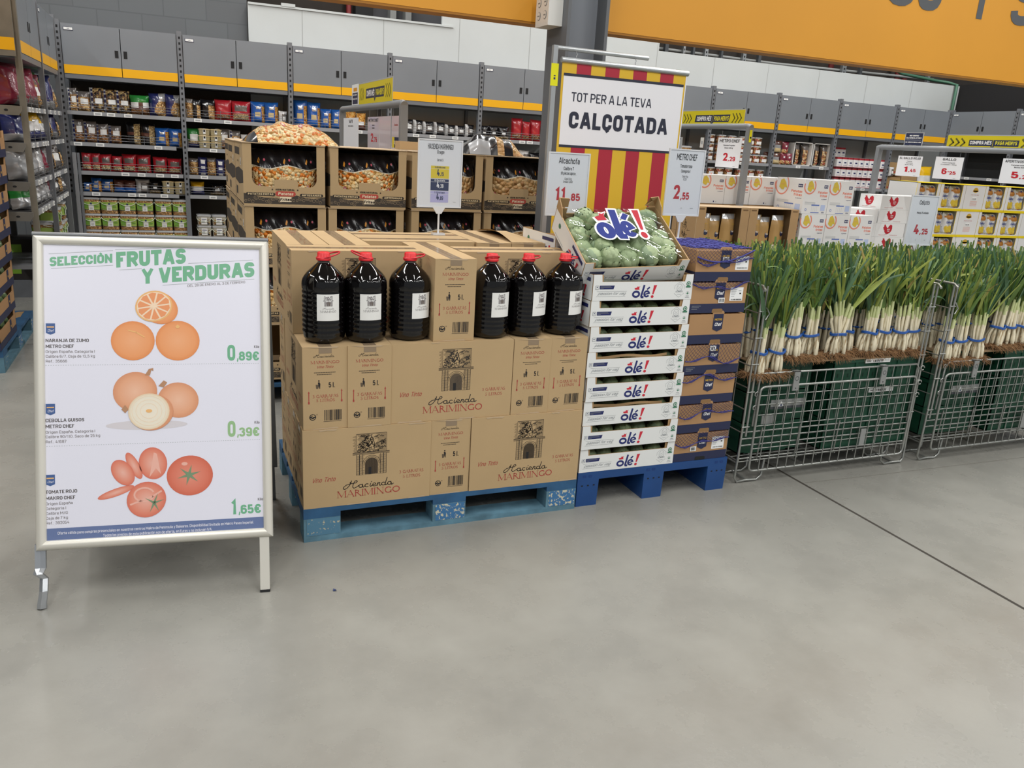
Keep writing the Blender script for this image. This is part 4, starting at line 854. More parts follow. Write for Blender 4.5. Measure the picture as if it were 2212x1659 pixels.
# ---------------------------------------------------------------- bottles
mat('wine_dark', '#050304', .07, spec=.6); mat('wine_neck', '#5e5a58', .15, coat=.5); mat('cap_bright', '#d6232b', .38); mat('cap_ring', '#c01f2c', .35); mat('label_paper', '#e9e9e6', .6); mat('label_ink', '#8a8587', .7)
prof = [(.0, 0), (.058, 0), (.07, .004), (.0775, .016), (.079, .03)]
for i in range(9):
    z = .036+i*.0205; prof += [(.0790, z), (.0817, z+.006), (.0817, z+.011), (.0788, z+.017)]
prof = [(r, z*.9) for r, z in prof]
prof += [(.0812, .200), (.0818, .205), (.0815, .218), (.0798, .230), (.0768, .239), (.0715, .249), (.063, .260), (.0525, .270), (.0415, .280), (.0315, .289), (.0240, .2955), (.0218, .298)]
def bottle_parts():
    b = MB(); zt = [z for r, z in prof]; N = 72
    def flute(r, z): return lambda a: r+(.0016*math.cos(12*a)*max(0, 1-abs(z-.228)/.032) if z > .19 else 0)
    V = []
    for r, z in prof:
        q = flute(r, z); V += [(q(2*PI*k/N)*math.cos(2*PI*k/N), q(2*PI*k/N)*math.sin(2*PI*k/N), z) for k in range(N)]
    b.add(V, [(i*N+k, i*N+(k+1) % N, (i+1)*N+(k+1) % N, (i+1)*N+k) for i in range(len(prof)-1) for k in range(N)], 'wine_dark', True)
    body = b.mesh('body')
    n = MB(); n.lathe([(.0225, .294), (.0225, .306), (.0245, .306), (.0245, .309)], 'wine_neck', 24, cap=False); neck = n.mesh('neck')
    c = MB(); c.lathe([(.0265, .306), (.0275, .308), (.0265, .317), (.0228, .318), (.0228, .334), (.02, .336), (.0, .336)], 'cap_bright', 28, cap=False)
    for k in range(28):
        a = 2*PI*k/28; c.box(.0223*math.cos(a)-.0007, .0223*math.cos(a)+.0007, .0223*math.sin(a)-.0007, .0223*math.sin(a)+.0007, .319, .332, 'cap_bright')
    cap = c.mesh('cap')
    l = MB(); Rl = .0835
    def cyl(u, v, w=0): a = -PI/2+u/Rl; return ((Rl+w)*math.cos(a), (Rl+w)*math.sin(a), v)
    l.grid(lambda u, v: cyl(-.043+.086*u, .090+.100*v), 10, 1, 'label_paper'); P = Pr(l, cyl, .0006)
    gate(P, -.0145, .146, .029, .038, 'label_ink', 'ink_grey', 3, .45); script_hacienda(P, -.022, .134, .0065, .044, 'label_ink'); serif(P, 'MARIMINGO', -.03, .122, .0075, .06, 'label_ink')
    return body, neck, cap, l.mesh('label')
BP = bottle_parts()
def handle(az, lift, side):
    """loop strap from the collar: az direction it leans to, lift its rise"""
    h = MB(); ca, sa = math.cos(az), math.sin(az); P = []
    for k in range(25):
        t = PI*2*k/24; e = .024+.03*(1-math.cos(t))/2*1.0
        lx = -.026+ (.026+side)*(1-math.cos(t))/2*1.0; ly = .028*math.sin(t); z = .313+lift*((1-math.cos(t))/2)**1.2
        P.append((lx*ca-ly*sa, lx*sa+ly*ca, z))
    h.tube(P, .0033, 'cap_ring', 6, closed=True); return h.mesh('handle')
for k, (x, y, az, lift, side, rot, lab) in enumerate([(.104, .105, R(12), .022, .062, R(2), 'wine bottle at the far left of the top layer'), (.262, .098, R(160), .026, .055, R(3), 'wine bottle second from left, red strap standing to its left'), (.438, .105, R(10), .014, .060, R(22), 'third wine bottle, left of the upright carton'),
        (.775, .092, R(-90), .016, .03, R(14), 'wine bottle right of the upright carton, strap looped over its cap'), (.940, .098, R(10), .012, .052, R(26), 'second wine bottle right of the upright carton'), (1.112, .105, R(5), .008, .056, R(24), 'wine bottle at the far right, beside the white crates')]):
    t = E('wine_bottle', (x, y, .803), 'five litre dark ' + lab, 'bottle', 'wine bottles on the cartons')
    for nm, me in zip(('body', 'neck', 'cap', 'label'), BP):
        o = bpy.data.objects.new(nm, me); COL.objects.link(o); o.parent = t
        if nm == 'label': o.rotation_euler = (0, 0, rot)
    o = bpy.data.objects.new('handle', handle(az, lift, side)); COL.objects.link(o); o.parent = t
# ---------------------------------------------------------------- price cards on stems
mat('card_white', '#eceef2', .5); mat('price_red', '#c41f2f', .5); mat('ink_navy', '#22305a', .5); mat('ink_text', '#26262a', .6); clear('acrylic', '#f4f6f8', .1, .05); mat('acrylic_solid', '#d5d8dc', .15, coat=.5)
mat('card_yellow', '#e6cf2e', .5); mat('card_lavender', '#bdbbe6', .5)
def price_card(name, loc, w, h, label, draw, stem=0., rot=(0, 0, 0), group=None, cat='sign', foot=True, face=FR, hooks=False):
    t = E(name, loc, label, cat, group, rot=rot)
    b = MB(); b.box(-w/2, w/2, -.001, .001, 0, h, 'card_white'); draw(Pr(b, FR(0, -.001, 0)), w, h); b.build('card', t)
    if stem > 0:
        b = MB(); e = .006
        for q in ((-w/2-e, -w/2), (w/2, w/2+e)): b.box(q[0], q[1], -.004, .004, -e, h+e, 'acrylic_solid')
        b.box(-w/2, w/2, -.004, .004, -e, 0, 'acrylic_solid'); b.box(-w/2, w/2, -.004, .004, h, h+e, 'acrylic_solid'); b.add([(-w/2, -.004, 0), (w/2, -.004, 0), (w/2, -.004, h), (-w/2, -.004, h)], [(0, 1, 2, 3)], 'acrylic'); b.build('holder', t)
        b = MB(); b.tube([(0, 0, -stem), (0, 0, -.03)], .005, 'acrylic_solid', 8); b.prism([(-.03, -.006), (.03, -.006), (.012, -.035), (-.012, -.035)], FR(0, .004, 0), 0, .008, 'acrylic_solid')
        if foot: b.box(-.03, .03, -.02, .02, -stem, -stem+.008, 'acrylic_solid')
        b.build('stem', t)
    if hooks:
        for x in (-w*.35, w*.35):
            b = MB(); b.tube([(x, 0, h-.004), (x, 0, h+hooks)], .002, 'wire', 5); b.build('hook', t)
    return t
def d_hac(P, w, h):
    P.text('HACIENDA MARIMINGO', 0, .87*h, .024, 'ink_text', .60*w, 'c', .012); P.text('Vi negre', 0, .80*h, .018, 'ink_text', .17*w, 'c', .012); P.text('Garrafa 5 l', 0, .69*h, .012, 'ink_text', .15*w, 'c')
    u0, u1 = -.215*w, .215*w
    for v0, v1, m, mt, t1, t2, tp in ((.43, .62, 'card_yellow', 'ink_navy', '4', '15', '24 Botlels o més'), (.245, .42, 'ink_navy', 'card_white', '4', '39', '6 Botlels'), (.06, .235, 'card_lavender', 'ink_navy', '4', '89', '1 Unitat')):
        P.rect(u0, v0*h, u1, v1*h, m); P.text(tp, 0, (v1-.035)*h, .009, mt, .25*w, 'c', .01, l=2); P.rect(u0, (v1-.047)*h, u1, (v1-.043)*h, 'card_white', 2)
        P.text(t1, -.075*w, (v0+.04)*h, .030, mt, .065*w, 'l', .03, l=2); P.text(','+t2, .0, (v0+.04)*h, .018, mt, .09*w, 'l', .025, l=2)
    P.rect(.33*w, .07*h, .4*w, .078*h, 'tag_grey')
price_card('price_sign', (.770, .82, 1.262), .208, .302, 'white wine price card with yellow, navy and lavender boxes behind the bottles', d_hac, stem=.134)
def d_alc(P, w, h):
    P.text('Alcachofa', 0, .84*h, .026, 'ink_text', .53*w, 'c', .01); P.text('Calibre 7', 0, .735*h, .015, 'ink_text', .26*w, 'c', .012); P.text('18 piezas aprox.', 0, .66*h, .014, 'ink_text', .4*w, 'c', .012)
    P.text('Caja 9 kg', 0, .575*h, .011, 'ink_text', .18*w, 'c'); P.text('Unidad: 0,658', 0, .53*h, .010, 'ink_text', .24*w, 'c')
    P.text('11', -.31*w, .24*h, .062, 'price_red', .27*w, 'l', .03); P.text(',85', .045*w, .235*h, .034, 'price_red', .30*w, 'l', .03); P.rect(.26*w, .1*h, .34*w, .11*h, 'tag_grey')
price_card('price_sign', (1.274, .47, 1.268), .195, .272, 'white artichoke price card with red 11,85 left of the artichoke crate', d_alc, stem=.088, rot=(0, 0, R(-2)))
def d_tom(P, w, h):
    P.text('METRO CHEF', 0, .85*h, .029, 'ink_text', .6*w, 'c', .012); P.text('Tomate rosa', 0, .735*h, .016, 'ink_text', .35*w, 'c', .012); P.text('Categoría I', 0, .66*h, .014, 'ink_text', .27*w, 'c', .012); P.text('Caja 4 kg', 0, .585*h, .010, 'ink_text', .17*w, 'c'); P.text('10,20', 0, .54*h, .010, 'ink_text', .1*w, 'c')
    P.text('2', -.29*w, .245*h, .066, 'price_red', .18*w, 'l', .03); P.text(',55', -.075*w, .24*h, .034, 'price_red', .26*w, 'l', .03); P.rect(-.03*w, .1*h, .01*w, .11*h, 'tag_grey'); P.rect(.25*w, .1*h, .34*w, .11*h, 'tag_grey')
price_card('price_sign', (1.848, .385, 1.29), .192, .297, 'white tomato price card with red 2,55 right of the striped banner', d_tom, stem=.117, rot=(0, 0, R(1)))
def d_cal(P, w, h):
    P.text('Calçots', 0, .83*h, .026, 'ink_text', .38*w, 'c', .01); P.text('Manojo 25 unidades', 0, .64*h, .012, 'ink_text', .45*w, 'c', .012)
    P.text('4', -.22*w, .22*h, .055, 'price_red', .2*w, 'l', .03); P.text(',25', .02*w, .215*h, .033, 'price_red', .32*w, 'l', .03); P.rect(-.1*w, .09*h, -.06*w, .1*h, 'tag_grey'); P.rect(.25*w, .09*h, .3*w, .1*h, 'tag_grey')
price_card('price_sign', (3.56, .5, 1.15), .19, .272, 'white spring onion price card with red 4,25 standing in the leaves', d_cal, stem=.45, rot=(0, 0, R(-3)), foot=False)
# ---------------------------------------------------------------- striped banner on its stand
mat('banner_yellow', '#dcb32c', .6); mat('banner_red', '#aa2338', .6); mat('alu', '#b9bdbf', .3, .6); mat('banner_white', '#e9e9ee', .55); mat('navy_line', '#262a3c', .6)
t = E('banner_stand', (1.385, .95, 0), 'aluminium pole with side arm holding the striped banner', 'stand')
b = MB(); b.box(-.012, .012, -.012, .012, .012, 2.05, 'alu'); b.build('pole', t)
b = MB(); b.tube([(0, 0, 2.04), (.535, 0, 2.037)], .011, 'alu', 10); b.build('arm', t)
b = MB(); b.box(-.1, .1, -.06, .1, 0, .012, 'steel_dark'); b.build('base', t)
b = MB(); b.box(-.02, .02, -.0135, -.0125, 1.86, 1.965, 'tag_yellow'); P = Pr(b, FR(0, -.0135, 0)); P.rect(-.004, 1.89, .006, 1.9, 'ink_navy'); P.rect(-.004, 1.905, .006, 1.91, 'ink_navy'); b.build('tag', t)
t = E('striped_banner', (1.42, .93, 1.0), 'red and yellow striped hanging banner reading CALÇOTADA', 'banner')
b = MB(); bw, bh = .735, .985; sw = bw/9
b.box(0, bw, -.0015, 0, 0, bh, 'banner_yellow'); P = Pr(b, FR(0, -.0015, 0))
for k in range(1, 9, 2): P.rect(k*sw, 0, (k+1)*sw, bh, 'banner_red')
P.rect(.012, .57, bw-.015, .925, 'banner_white', 2); P.rect(.012, .912, bw-.015, .925, 'navy_line', 3); P.rect(.012, .57, bw-.015, .582, 'navy_line', 3); P.rect(bw-.006, 0, bw, bh, 'banner_white', 2)
P.text('TOT PER A LA TEVA', .063, .794, .044, 'navy_line', .47, bold=.006, l=4); P.text('CALÇOTADA', .058, .664, .082, 'navy_line', .59, bold=.036, l=4, space=1.5)
b.build('banner_cloth', t)
b = MB(); b.tube([(-.006, 0, bh), (bw+.006, 0, bh-.004)], .014, 'alu', 12); b.build('top_rail', t)
for x in (.075, .415):
    b = MB(); b.tube([(x, .0, bh+.012), (x, .0, bh+.022), (x+.008, .006, bh+.03), (x+.004, .014, bh+.045), (x-.004, .018, bh+.055)], .0022, 'wire', 5); b.build('hook', t)
# ================================================================ A-FRAME POSTER
mat('snap_frame', '#d9d6cc', .32, .25); mat('frame_grey', '#77797b', .4, .3); mat('poster_paper', '#e9e9ee', .4); mat('print_green', '#6fb488', .5); mat('print_green_pale', '#97bf86', .5); mat('print_text', '#5a5450', .5); mat('print_text_pale', '#7d7772', .5); mat('print_blue', '#66789f', .5); mat('print_navy', '#3f5f92', .5); mat('print_line', '#9aa39d', .5); mat('crumpled', '#b9bdc2', .22, .7)
radial('print_orange', '#f3b07a', '#eea062', '#e68f4b', .8); radial('print_orange_cut', '#f6c9a0', '#ee9a62', '#ec9357', .6); mat('print_rind', '#f0bb73', .5); mat('print_pith', '#f7ddb9', .5)
radial('print_onion', '#f1c19e', '#e8aa80', '#db966a', .7); radial('print_onion_cut', '#f3ead2', '#efe7cd', '#e9cfa6', .85); mat('print_onion_root', '#b98a63', .6)
radial('print_tomato', '#e8967c', '#df7b5f', '#d56a4c', .75); radial('print_tomato_cut', '#efb9a3', '#e58d70', '#dc755a', .75); mat('print_leaf', '#7b9670', .5); mat('print_flesh', '#efb7a0', .5); mat('print_shade', '#d9d4d2', .5); mat('print_segment', '#ec9a60', .5)
clear('film', '#f3f6f4', .05, .06); clear('poster_film', '#fbfbff', .02, .22)
L0 = Vector((-.882, -.228, 0)); RZ = math.atan2(-.13486, .99086); TL = R(18)
ST = E('pavement_sign', tuple(L0), 'large A-frame poster stand advertising oranges, onions and tomatoes', 'sign', rz=RZ)
TM_ = Matrix.Rotation(-TL, 4, 'X')
b = MB(); b.T = TM_; x0, x1, z0, z1, fw = -.014, .738, .193, 1.244, .032
f = FR(0, 0, 0)
def rail(pts):
    b.prism(pts, f, -.012, .006, 'snap_frame')
    c = [sum(p[0] for p in pts)/4, sum(p[1] for p in pts)/4]
for pts in ([(x0, z0), (x1, z0), (x1-fw, z0+fw), (x0+fw, z0+fw)], [(x1, z0), (x1, z1), (x1-fw, z1-fw), (x1-fw, z0+fw)], [(x1, z1), (x0, z1), (x0+fw, z1-fw), (x1-fw, z1-fw)], [(x0, z1), (x0, z0), (x0+fw, z0+fw), (x0+fw, z1-fw)]):
    o = MB(); o.T = TM_
    mx = sum(q[0] for q in pts[:2])/2, sum(q[1] for q in pts[:2])/2; mi = sum(q[0] for q in pts[2:])/2, sum(q[1] for q in pts[2:])/2
    A4, B4, C4, D4 = pts
    prf = [(0, -.012), (0, .004), (.18, .011), (.5, .014), (.8, .010), (1, .002), (1, -.012)]
    V = []
    for (a, w) in prf: V += [f(A4[0]+(D4[0]-A4[0])*a, A4[1]+(D4[1]-A4[1])*a, w), f(B4[0]+(C4[0]-B4[0])*a, B4[1]+(C4[1]-B4[1])*a, w)]
    o.add(V, [(2*i, 2*i+1, 2*i+3, 2*i+2) for i in range(len(prf)-1)], 'snap_frame', True); o.add(V, [(0, 2, 4, 6, 8, 10, 12), (13, 11, 9, 7, 5, 3, 1)], 'snap_frame'); o.build('frame_rail', ST)
b = MB(); b.T = TM_; b.box(x0+.02, x1-.02, .001, .006, z0+.02, z1-.02, 'poster_paper'); P = Pr(b, FR(0, .001, 0), .0003)
G, GP, TX_, TP = 'print_green', 'print_green_pale', 'print_text', 'print_text_pale'
sk = .085
P.text('SELECCIÓN', .036, 1.139, .031, G, .192, bold=.04, skew=sk); P.text('FRUTAS', .240, 1.139, .053, G, .222, bold=.045, skew=sk); P.text('Y VERDURAS', .319, 1.084, .053, G, .37, bold=.045, skew=sk)
P.text('DEL 28 DE ENERO AL 3 DE FEBRERO', .466, 1.076, .0085, TP, .191, skew=sk)
for a, c in (((.034, 1.181), (.23, 1.197)), ((.04, 1.132), (.23, 1.147)), ((.237, 1.2), (.506, 1.2172)), ((.25, 1.131), (.32, 1.137)), ((.47, 1.158), (.685, 1.175)), ((.386, 1.081), (.688, 1.107))): P.line([a, c], .0012, 'print_line')
def chef(u, v): 
    P.poly([(u, v), (u+.028, v), (u+.028, v-.032), (u+.014, v-.038), (u, v-.032)], 'print_navy'); P.rect(u+.003, v-.014, u+.025, v-.010, 'print_rind', 2); P.text('Chef', u+.014, v-.028, .008, 'poster_paper', .018, 'c', shear=.3, l=2)
for u, v in ((.022, .948), (.019, .679), (.016, .443)): chef(u, v)
def block(u, v, T):
    for k, (t, w, bo) in enumerate(T): P.text(t, u, v[k], .0115 if bo else .0092, TX_ if bo else TP, w, bold=.02 if bo else .004)
block(.021, (.885, .8655, .849, .833, .817), [('NARANJA DE ZUMO', .131, 1), ('METRO CHEF', .085, 1), ('Origen España. Categoría I', .149, 0), ('Calibre 6/7. Caja de 12,5 kg', .149, 0), ('Ref.: 35666', .064, 0)])
block(.018, (.618, .598, .580, .5645, .548), [('CEBOLLA GUISOS', .117, 1), ('METRO CHEF', .086, 1), ('Origen España. Categoría I', .150, 0), ('Calibre 90/110. Saco de 25 kg', .165, 0), ('Ref.: 41687', .062, 0)])
block(.0155, (.380, .359, .342, .326, .310, .294, .278), [('TOMATE ROJO', .095, 1), ('MAKRO CHEF', .089, 1), ('Origen España', .081, 0), ('Categoría I', .061, 0), ('Calibre M/G', .066, 0), ('Caja de 7 kg', .066, 0), ('Ref.: 392054', .070, 0)])
for u, v, a, c, dx in ((.594, .818, '0', '89€', 0), (.591, .550, '0', '39€', 0), (.598, .278, '1', '65€', -.006)):
    m = G if v != .55 else GP
    P.text(a, u, v, .056, m, .026 if a == '0' else .018, bold=.03); P.text(',', u+.031+dx, v, .036, m, .006, bold=.03); P.text(c, u+.038+dx, v, .032, m, .068, bold=.03); P.text('Kilo', u+.107, v+.044, .0095, TX_, .017, 'r', bold=.015)
for v in (.807, .537):
    x = .02
    while x < .70: P.rect(x, v, x+.003, v+.0012, 'print_line'); x += .0075
# oranges
P.disc(.432, .889, .071, 'print_orange', 2, .069, 32, True); P.disc(.289, .889, .069, 'print_orange', 3, .067, 32, True)
P.disc(.372, 1.003, .064, 'print_orange', 4, .054, 32, True, -.5); P.disc(.357, 1.008, .060, 'print_rind', 5, .053, 32, rot=.35); P.disc(.357, 1.008, .055, 'print_pith', 6, .048, 32, rot=.35)
for k in range(10):
    a = 2*PI*k/10+.1; q = []
    for r_, d in ((.010, 0), (.050, -.26), (.053, 0), (.050, .26)):
        x, y = r_*math.cos(a+d), r_*.88*math.sin(a+d); q.append((.357+x*math.cos(.35)-y*math.sin(.35), 1.008+x*math.sin(.35)+y*math.cos(.35)))
    P.poly(q, 'print_segment', 7)
P.poly([(.345, 1.0), (.352, 1.014), (.349, 1.022), (.358, 1.016), (.366, 1.021), (.364, 1.010), (.371, 1.004), (.360, 1.002), (.356, .993), (.353, 1.003)], 'print_pith', 8)
P.line([(.275, .925), (.300, .918), (.325, .902)], .004, 'print_rind', 5); P.poly([(.425, .938), (.432, .945), (.440, .939), (.436, .932), (.428, .932)], 'print_rind', 5)
# onions
P.disc(.33, .60, .13, 'print_shade', 1, .016, 24)
P.disc(.431, .683, .066, 'print_onion', 2, .061, 32, True, -.2); P.disc(.294, .715, .070, 'print_onion', 3, .067, 32, True, .3); P.poly([(.325, .770), (.338, .792), (.352, .795), (.352, .785), (.346, .788), (.341, .770)], 'print_onion_root', 4)
P.poly([(.25, .655), (.262, .642), (.272, .655), (.262, .67)], 'print_onion_root', 5); P.poly([(.368, .733), (.385, .752), (.396, .745), (.385, .728)], 'print_onion_root', 5)
P.disc(.345, .643, .070, 'print_onion', 6, .062, 32, True, .2); P.disc(.337, .646, .066, 'print_onion_cut', 7, .062, 32, True, .2)
for r_ in (.055, .042, .028): P.ring(.337, .648, r_, .0012, 'print_pith', 8, r_*.93)
P.disc(.337, .648, .010, 'print_rind', 9, .006)
# tomatoes
P.disc(.465, .421, .075, 'print_tomato', 2, .069, 36, True, .05)
for k in range(6):
    a = 2*PI*k/6+.3; P.poly([(.462+.006*math.cos(a+1.4), .423+.006*math.sin(a+1.4)), (.462+.040*math.cos(a), .423+.036*math.sin(a)), (.462+.006*math.cos(a-1.4), .423+.006*math.sin(a-1.4))], 'print_leaf', 3)
P.disc(.462, .423, .009, 'print_leaf', 4); P.disc(.448, .462, .010, 'print_flesh', 3, .006)
P.disc(.347, .468, .045, 'print_tomato_cut', 2, .055, 32, True, .15); P.poly([(.335, .42), (.350, .505), (.360, .50), (.372, .43), (.356, .45)], 'print_flesh', 3)
P.disc(.287, .462, .017, 'print_tomato_cut', 2, .050, 24, True, .45); P.disc(.252, .440, .032, 'print_tomato_cut', 3, .048, 28, True, .55); P.disc(.230, .374, .060, 'print_tomato_cut', 2, .013, 24, True, .32)
P.disc(.325, .345, .063, 'print_tomato_cut', 4, .060, 32, True, .5); P.ring(.318, .362, .034, .006, 'print_flesh', 5, .026, 20, 340); P.line([(.275, .33), (.345, .355), (.372, .372)], .006, 'print_flesh', 5)
for a in (.3, 1.2, 2.6, 4.3, 5.2): P.poly([(.349+.004*math.cos(a+1.5), .333+.004*math.sin(a+1.5)), (.349+.034*math.cos(a), .333+.034*math.sin(a)), (.349+.004*math.cos(a-1.5), .333+.004*math.sin(a-1.5))], 'print_leaf', 6)
P.poly([(x0+.02, .217), (x1-.02, .217), (x1-.02, .264), (x0+.02, .264)], 'print_blue')
P.text('Oferta válida para compras presenciales en nuestros centros Makro de Península y Baleares. Disponibilidad limitada en Makro Paseo Imperial.', .05, .2425, .0095, 'poster_paper', .623, bold=.008, l=2)
P.text('Todos los precios de esta publicación son de oferta, en Euros y no incluyen IVA.', .188, .2265, .0095, 'poster_paper', .347, bold=.008, l=2)
b.build('poster', ST)
b = MB(); b.T = TM_; b.grid(lambda u, v: (x0+.022+u*(x1-x0-.044), -.0032+.0004*math.sin(9*u+4*v), z0+.022+v*(z1-z0-.044)), 6, 8, 'poster_film'); b.build('clear_cover', ST)
b = MB(); b.T = TM_; b.box(.692, .724, -.004, .012, .006, .215, 'snap_frame'); b.box(.691, .725, -.006, .013, 0, .008, 'slot_black'); b.build('leg', ST)
b = MB(); b.T = TM_
S5 = [(-.002, .215, .016), (-.002, .135, .016), (-.006, .118, .0145), (.006, .100, .012), (.008, .06, .012), (.002, .02, .013), (.000, .002, .014)]
V = []
for k, (cx, z, hw) in enumerate(S5):
    yk = (0, 0, -.012, .006, -.006, -.004, 0)[k]
    V += [(cx-hw, yk-.003, z), (cx, yk-.012*(k > 1), z), (cx+hw, yk-.002, z), (cx+hw, yk+.010, z), (cx-hw, yk+.010, z)]
b.add(V, [(5*i+j, 5*(i+1)+j, 5*(i+1)+(j+1) % 5, 5*i+(j+1) % 5) for i in range(6) for j in range(5)], 'crumpled'); b.build('leg', ST)
# rear half of the A
TB = Matrix.Translation((0, .775, 0)) @ Matrix.Rotation(R(18.5), 4, 'X')
b = MB(); b.T = TB; b.box(x0, x1, -.006, .006, .19, 1.24, 'frame_grey'); b.box(x0+.03, x1-.03, -.008, -.005, .22, 1.21, 'steel_dark'); b.build('rear_panel', ST)
for xa in (.0, .700):
    b = MB(); b.T = TB; b.box(xa, xa+.026, -.008, .008, 0, .2, 'frame_grey'); b.build('leg', ST)
b = MB(); b.tube([(x0, .383, 1.185), (x1, .383, 1.185)], .009, 'frame_grey', 8); b.build('hinge', ST)
# ================================================================ BLUE PLASTIC PALLET, WHITE CRATES
mat('pallet_blue', '#1b4680', .42, noise=.08, nscale=9); mat('pallet_blue_dark', '#123a78', .5)
t = E('plastic_pallet', (1.212, .012, 0), 'royal blue plastic pallet under the white crates and brown boxes', 'pallet')
b = MB(); b.box(0, .816, 0, 1.0, .128, .166, 'pallet_blue')
P = Pr(b, FR(0, 0, 0), .001)
for u in (.025, .055, .36, .39, .745, .775): P.rect(u, .140, u+.017, .152, 'pallet_blue_dark')
b.build('deck', t)
for xa in (0, .348, .707):
    b = MB(); b.prism([(xa, 0), (xa+.105, 0), (xa+.109, .128), (xa, .128)], FR(0, 0, 0), -1.0, 0, 'pallet_blue'); P = Pr(b, FR(0, 0, 0), .001)
    for u in (.02, .05, .08): P.rect(xa+u, .098, xa+u+.009, .104, 'slot_black')
    b.build('runner', t)
mat('crate_white', '#e4e6e5', .5); mat('kraft', '#a98a62', .8, noise=.05); mat('kraft_dark', '#8a6a45', .85); mat('ole_blue', '#232c6b', .45); mat('ole_red', '#c9293c', .45); mat('ole_grey', '#8b9094', .6); mat('ole_green', '#3d7a5c', .55); mat('white_ink', '#f2f3f4', .45); mat('navy_box', '#1f2860', .5)
CRW, CRD, CRH = .497, .392, .1115
def ole_front(P):
    W, H = CRW, CRH
    P.rect(.022*W, .43*H, .055*W, .58*H, 'ole_grey'); P.rect(.025*W, .445*H, .052*W, .565*H, 'crate_white', 2); P.poly([(.028*W, .49*H), (.038*W, .55*H), (.049*W, .49*H), (.038*W, .51*H)], 'navy_box', 3)
    P.poly([(.063*W, .44*H), (.197*W, .44*H), (.207*W, .585*H), (.063*W, .585*H)], 'navy_box')
    for k, u1 in enumerate((.17, .18, .1)): P.rect(.07*W, (.545-.035*k)*H, u1*W, (.555-.035*k)*H, 'ole_grey', 2)
    P.line([(.04*W, .36*H), (.33*W, .36*H)], .0009, 'ole_grey'); P.line([(.035*W, .165*H), (.32*W, .165*H)], .0009, 'ole_grey')
    P.text('passion for veg', .05*W, .225*H, .11*H, 'ole_grey', .265*W, shear=.45)
    olead(P, .385*W, .10*H, .46*H, .245*W)
    c = (.865*W, .37*H); r = .05*W
    P.ring(c[0], c[1]+.10*H, r*.55, .0012, 'ole_grey', 1, r*.7); P.line([(c[0]-r, c[1]+.18*H), (c[0], c[1]+.34*H), (c[0]+r, c[1]+.18*H)], .0009, 'ole_grey'); P.line([(c[0]-r, c[1]-.12*H), (c[0], c[1]-.28*H), (c[0]+r, c[1]-.12*H)], .0009, 'ole_grey')
    for s in (-1, 1): P.line([(c[0]+s*r, c[1]+.18*H), (c[0]+s*r, c[1]+.05*H)], .0009, 'ole_grey')
    for k in range(3): P.ring(c[0], c[1]+(.02+.07*k)*H, r*(.42-.09*k), .001, 'ole_grey', 1, .05*H, 180, 360, 8)
    P.text('ALCACHOFA', c[0], c[1]-.08*H, .07*H, 'ole_grey', 1.5*r, 'c'); P.text('artichoke', c[0], c[1]-.17*H, .03*H, 'ole_grey', .8*r, 'c')
    g = (.955*W, .63*H); P.disc(g[0], g[1], .022*W, 'ole_green'); P.disc(g[0], g[1], .014*W, 'crate_white', 2); P.disc(g[0], g[1]+.01*H, .008*W, 'ole_green', 3); P.rect(g[0]-.002*W, g[1]-.1*H, g[0]+.002*W, g[1], 'ole_green', 3); P.rect(g[0]-.024*W, g[1]-.15*H, g[0]+.024*W, g[1]-.09*H, 'ole_green', 3)
    P.poly([(g[0]-.011*W, .22*H), (g[0], .31*H), (g[0]+.011*W, .22*H)], 'ole_green'); P.rect(g[0]-.0015*W, .19*H, g[0]+.0015*W, .22*H, 'ole_green'); P.ring(g[0], .24*H, .017*W, .0008, 'ole_grey', 1, .085*H, -20, 200); P.rect(g[0]-.016*W, .13*H, g[0]+.016*W, .15*H, 'ole_grey'); P.rect(g[0]-.022*W, .075*H, g[0]+.022*W, .09*H, 'ole_grey')
def crate_meshes():
    W, D, H = CRW, CRD, CRH; th = .005
    fr = MB(); pl = [(0, 0), (W, 0), (W, H), (.925*W, H), (.915*W, .72*H), (.085*W, .72*H), (.078*W, H), (0, H)]
    fr.prism(pl, FR(0, 0, 0), -th, 0, 'crate_white', 'kraft'); ole_front(Pr(fr, FR(0, 0, 0)))
    bk = MB(); bk.prism(pl, FR(0, D, 0), 0, th, 'kraft', 'kraft')
    en = []
    for s in (0, 1):
        e = MB(); x = 0 if s == 0 else W-th; e.box(x, x+th, th, D-th, 0, H*.98, 'kraft')
        f = FL(0, D, 0) if s == 0 else FX(W, 0, 0); P = Pr(e, f); P.rect(.006, 0, D-.006, H*.98, 'crate_white'); P.e = EPS*2
        u0 = .62*D; P.rect(.62*D, .72*H, .94*D, .86*H, 'navy_box', 2)
        olead(P, .52*D, .1*H, .42*H, .34*D, l=2); P.disc(.2*D, .6*H, .03*D, 'ole_green', 2); P.rect(.13*D, .1*H, .4*D, .12*H, 'ole_grey', 2)
        # folded corner pieces inside
        for y in (th, D-th-.05):
            e.prism([(.05, .0), (.05, H*.97), (.0, H*.97), (.0, 0)] if False else [(0, 0), (.05, 0), (.05, H*.98), (0, H*.98)], FR(x-.0 if s == 0 else x-.045, y+(.05 if y > .1 else .002), 0), 0, .002, 'kraft')
        en.append(e.mesh('end_panel'))
    bt = MB(); bt.box(th, W-th, th, D-th, 0, .004, 'kraft')
    return [('front_panel', fr.mesh('front_panel')), ('rear_panel', bk.mesh('rear_panel')), ('end_panel', en[0]), ('end_panel', en[1]), ('floor_panel', bt.mesh('floor_panel'))]
CRM = crate_meshes()
def crate(loc, label, group='white crates of artichokes', rot=(0, 0, 0)):
    t = E('produce_crate', loc, label, 'crate', group, rot=rot)
    for nm, me in CRM:
        o = bpy.data.objects.new(nm, me); COL.objects.link(o); o.parent = t
    return t
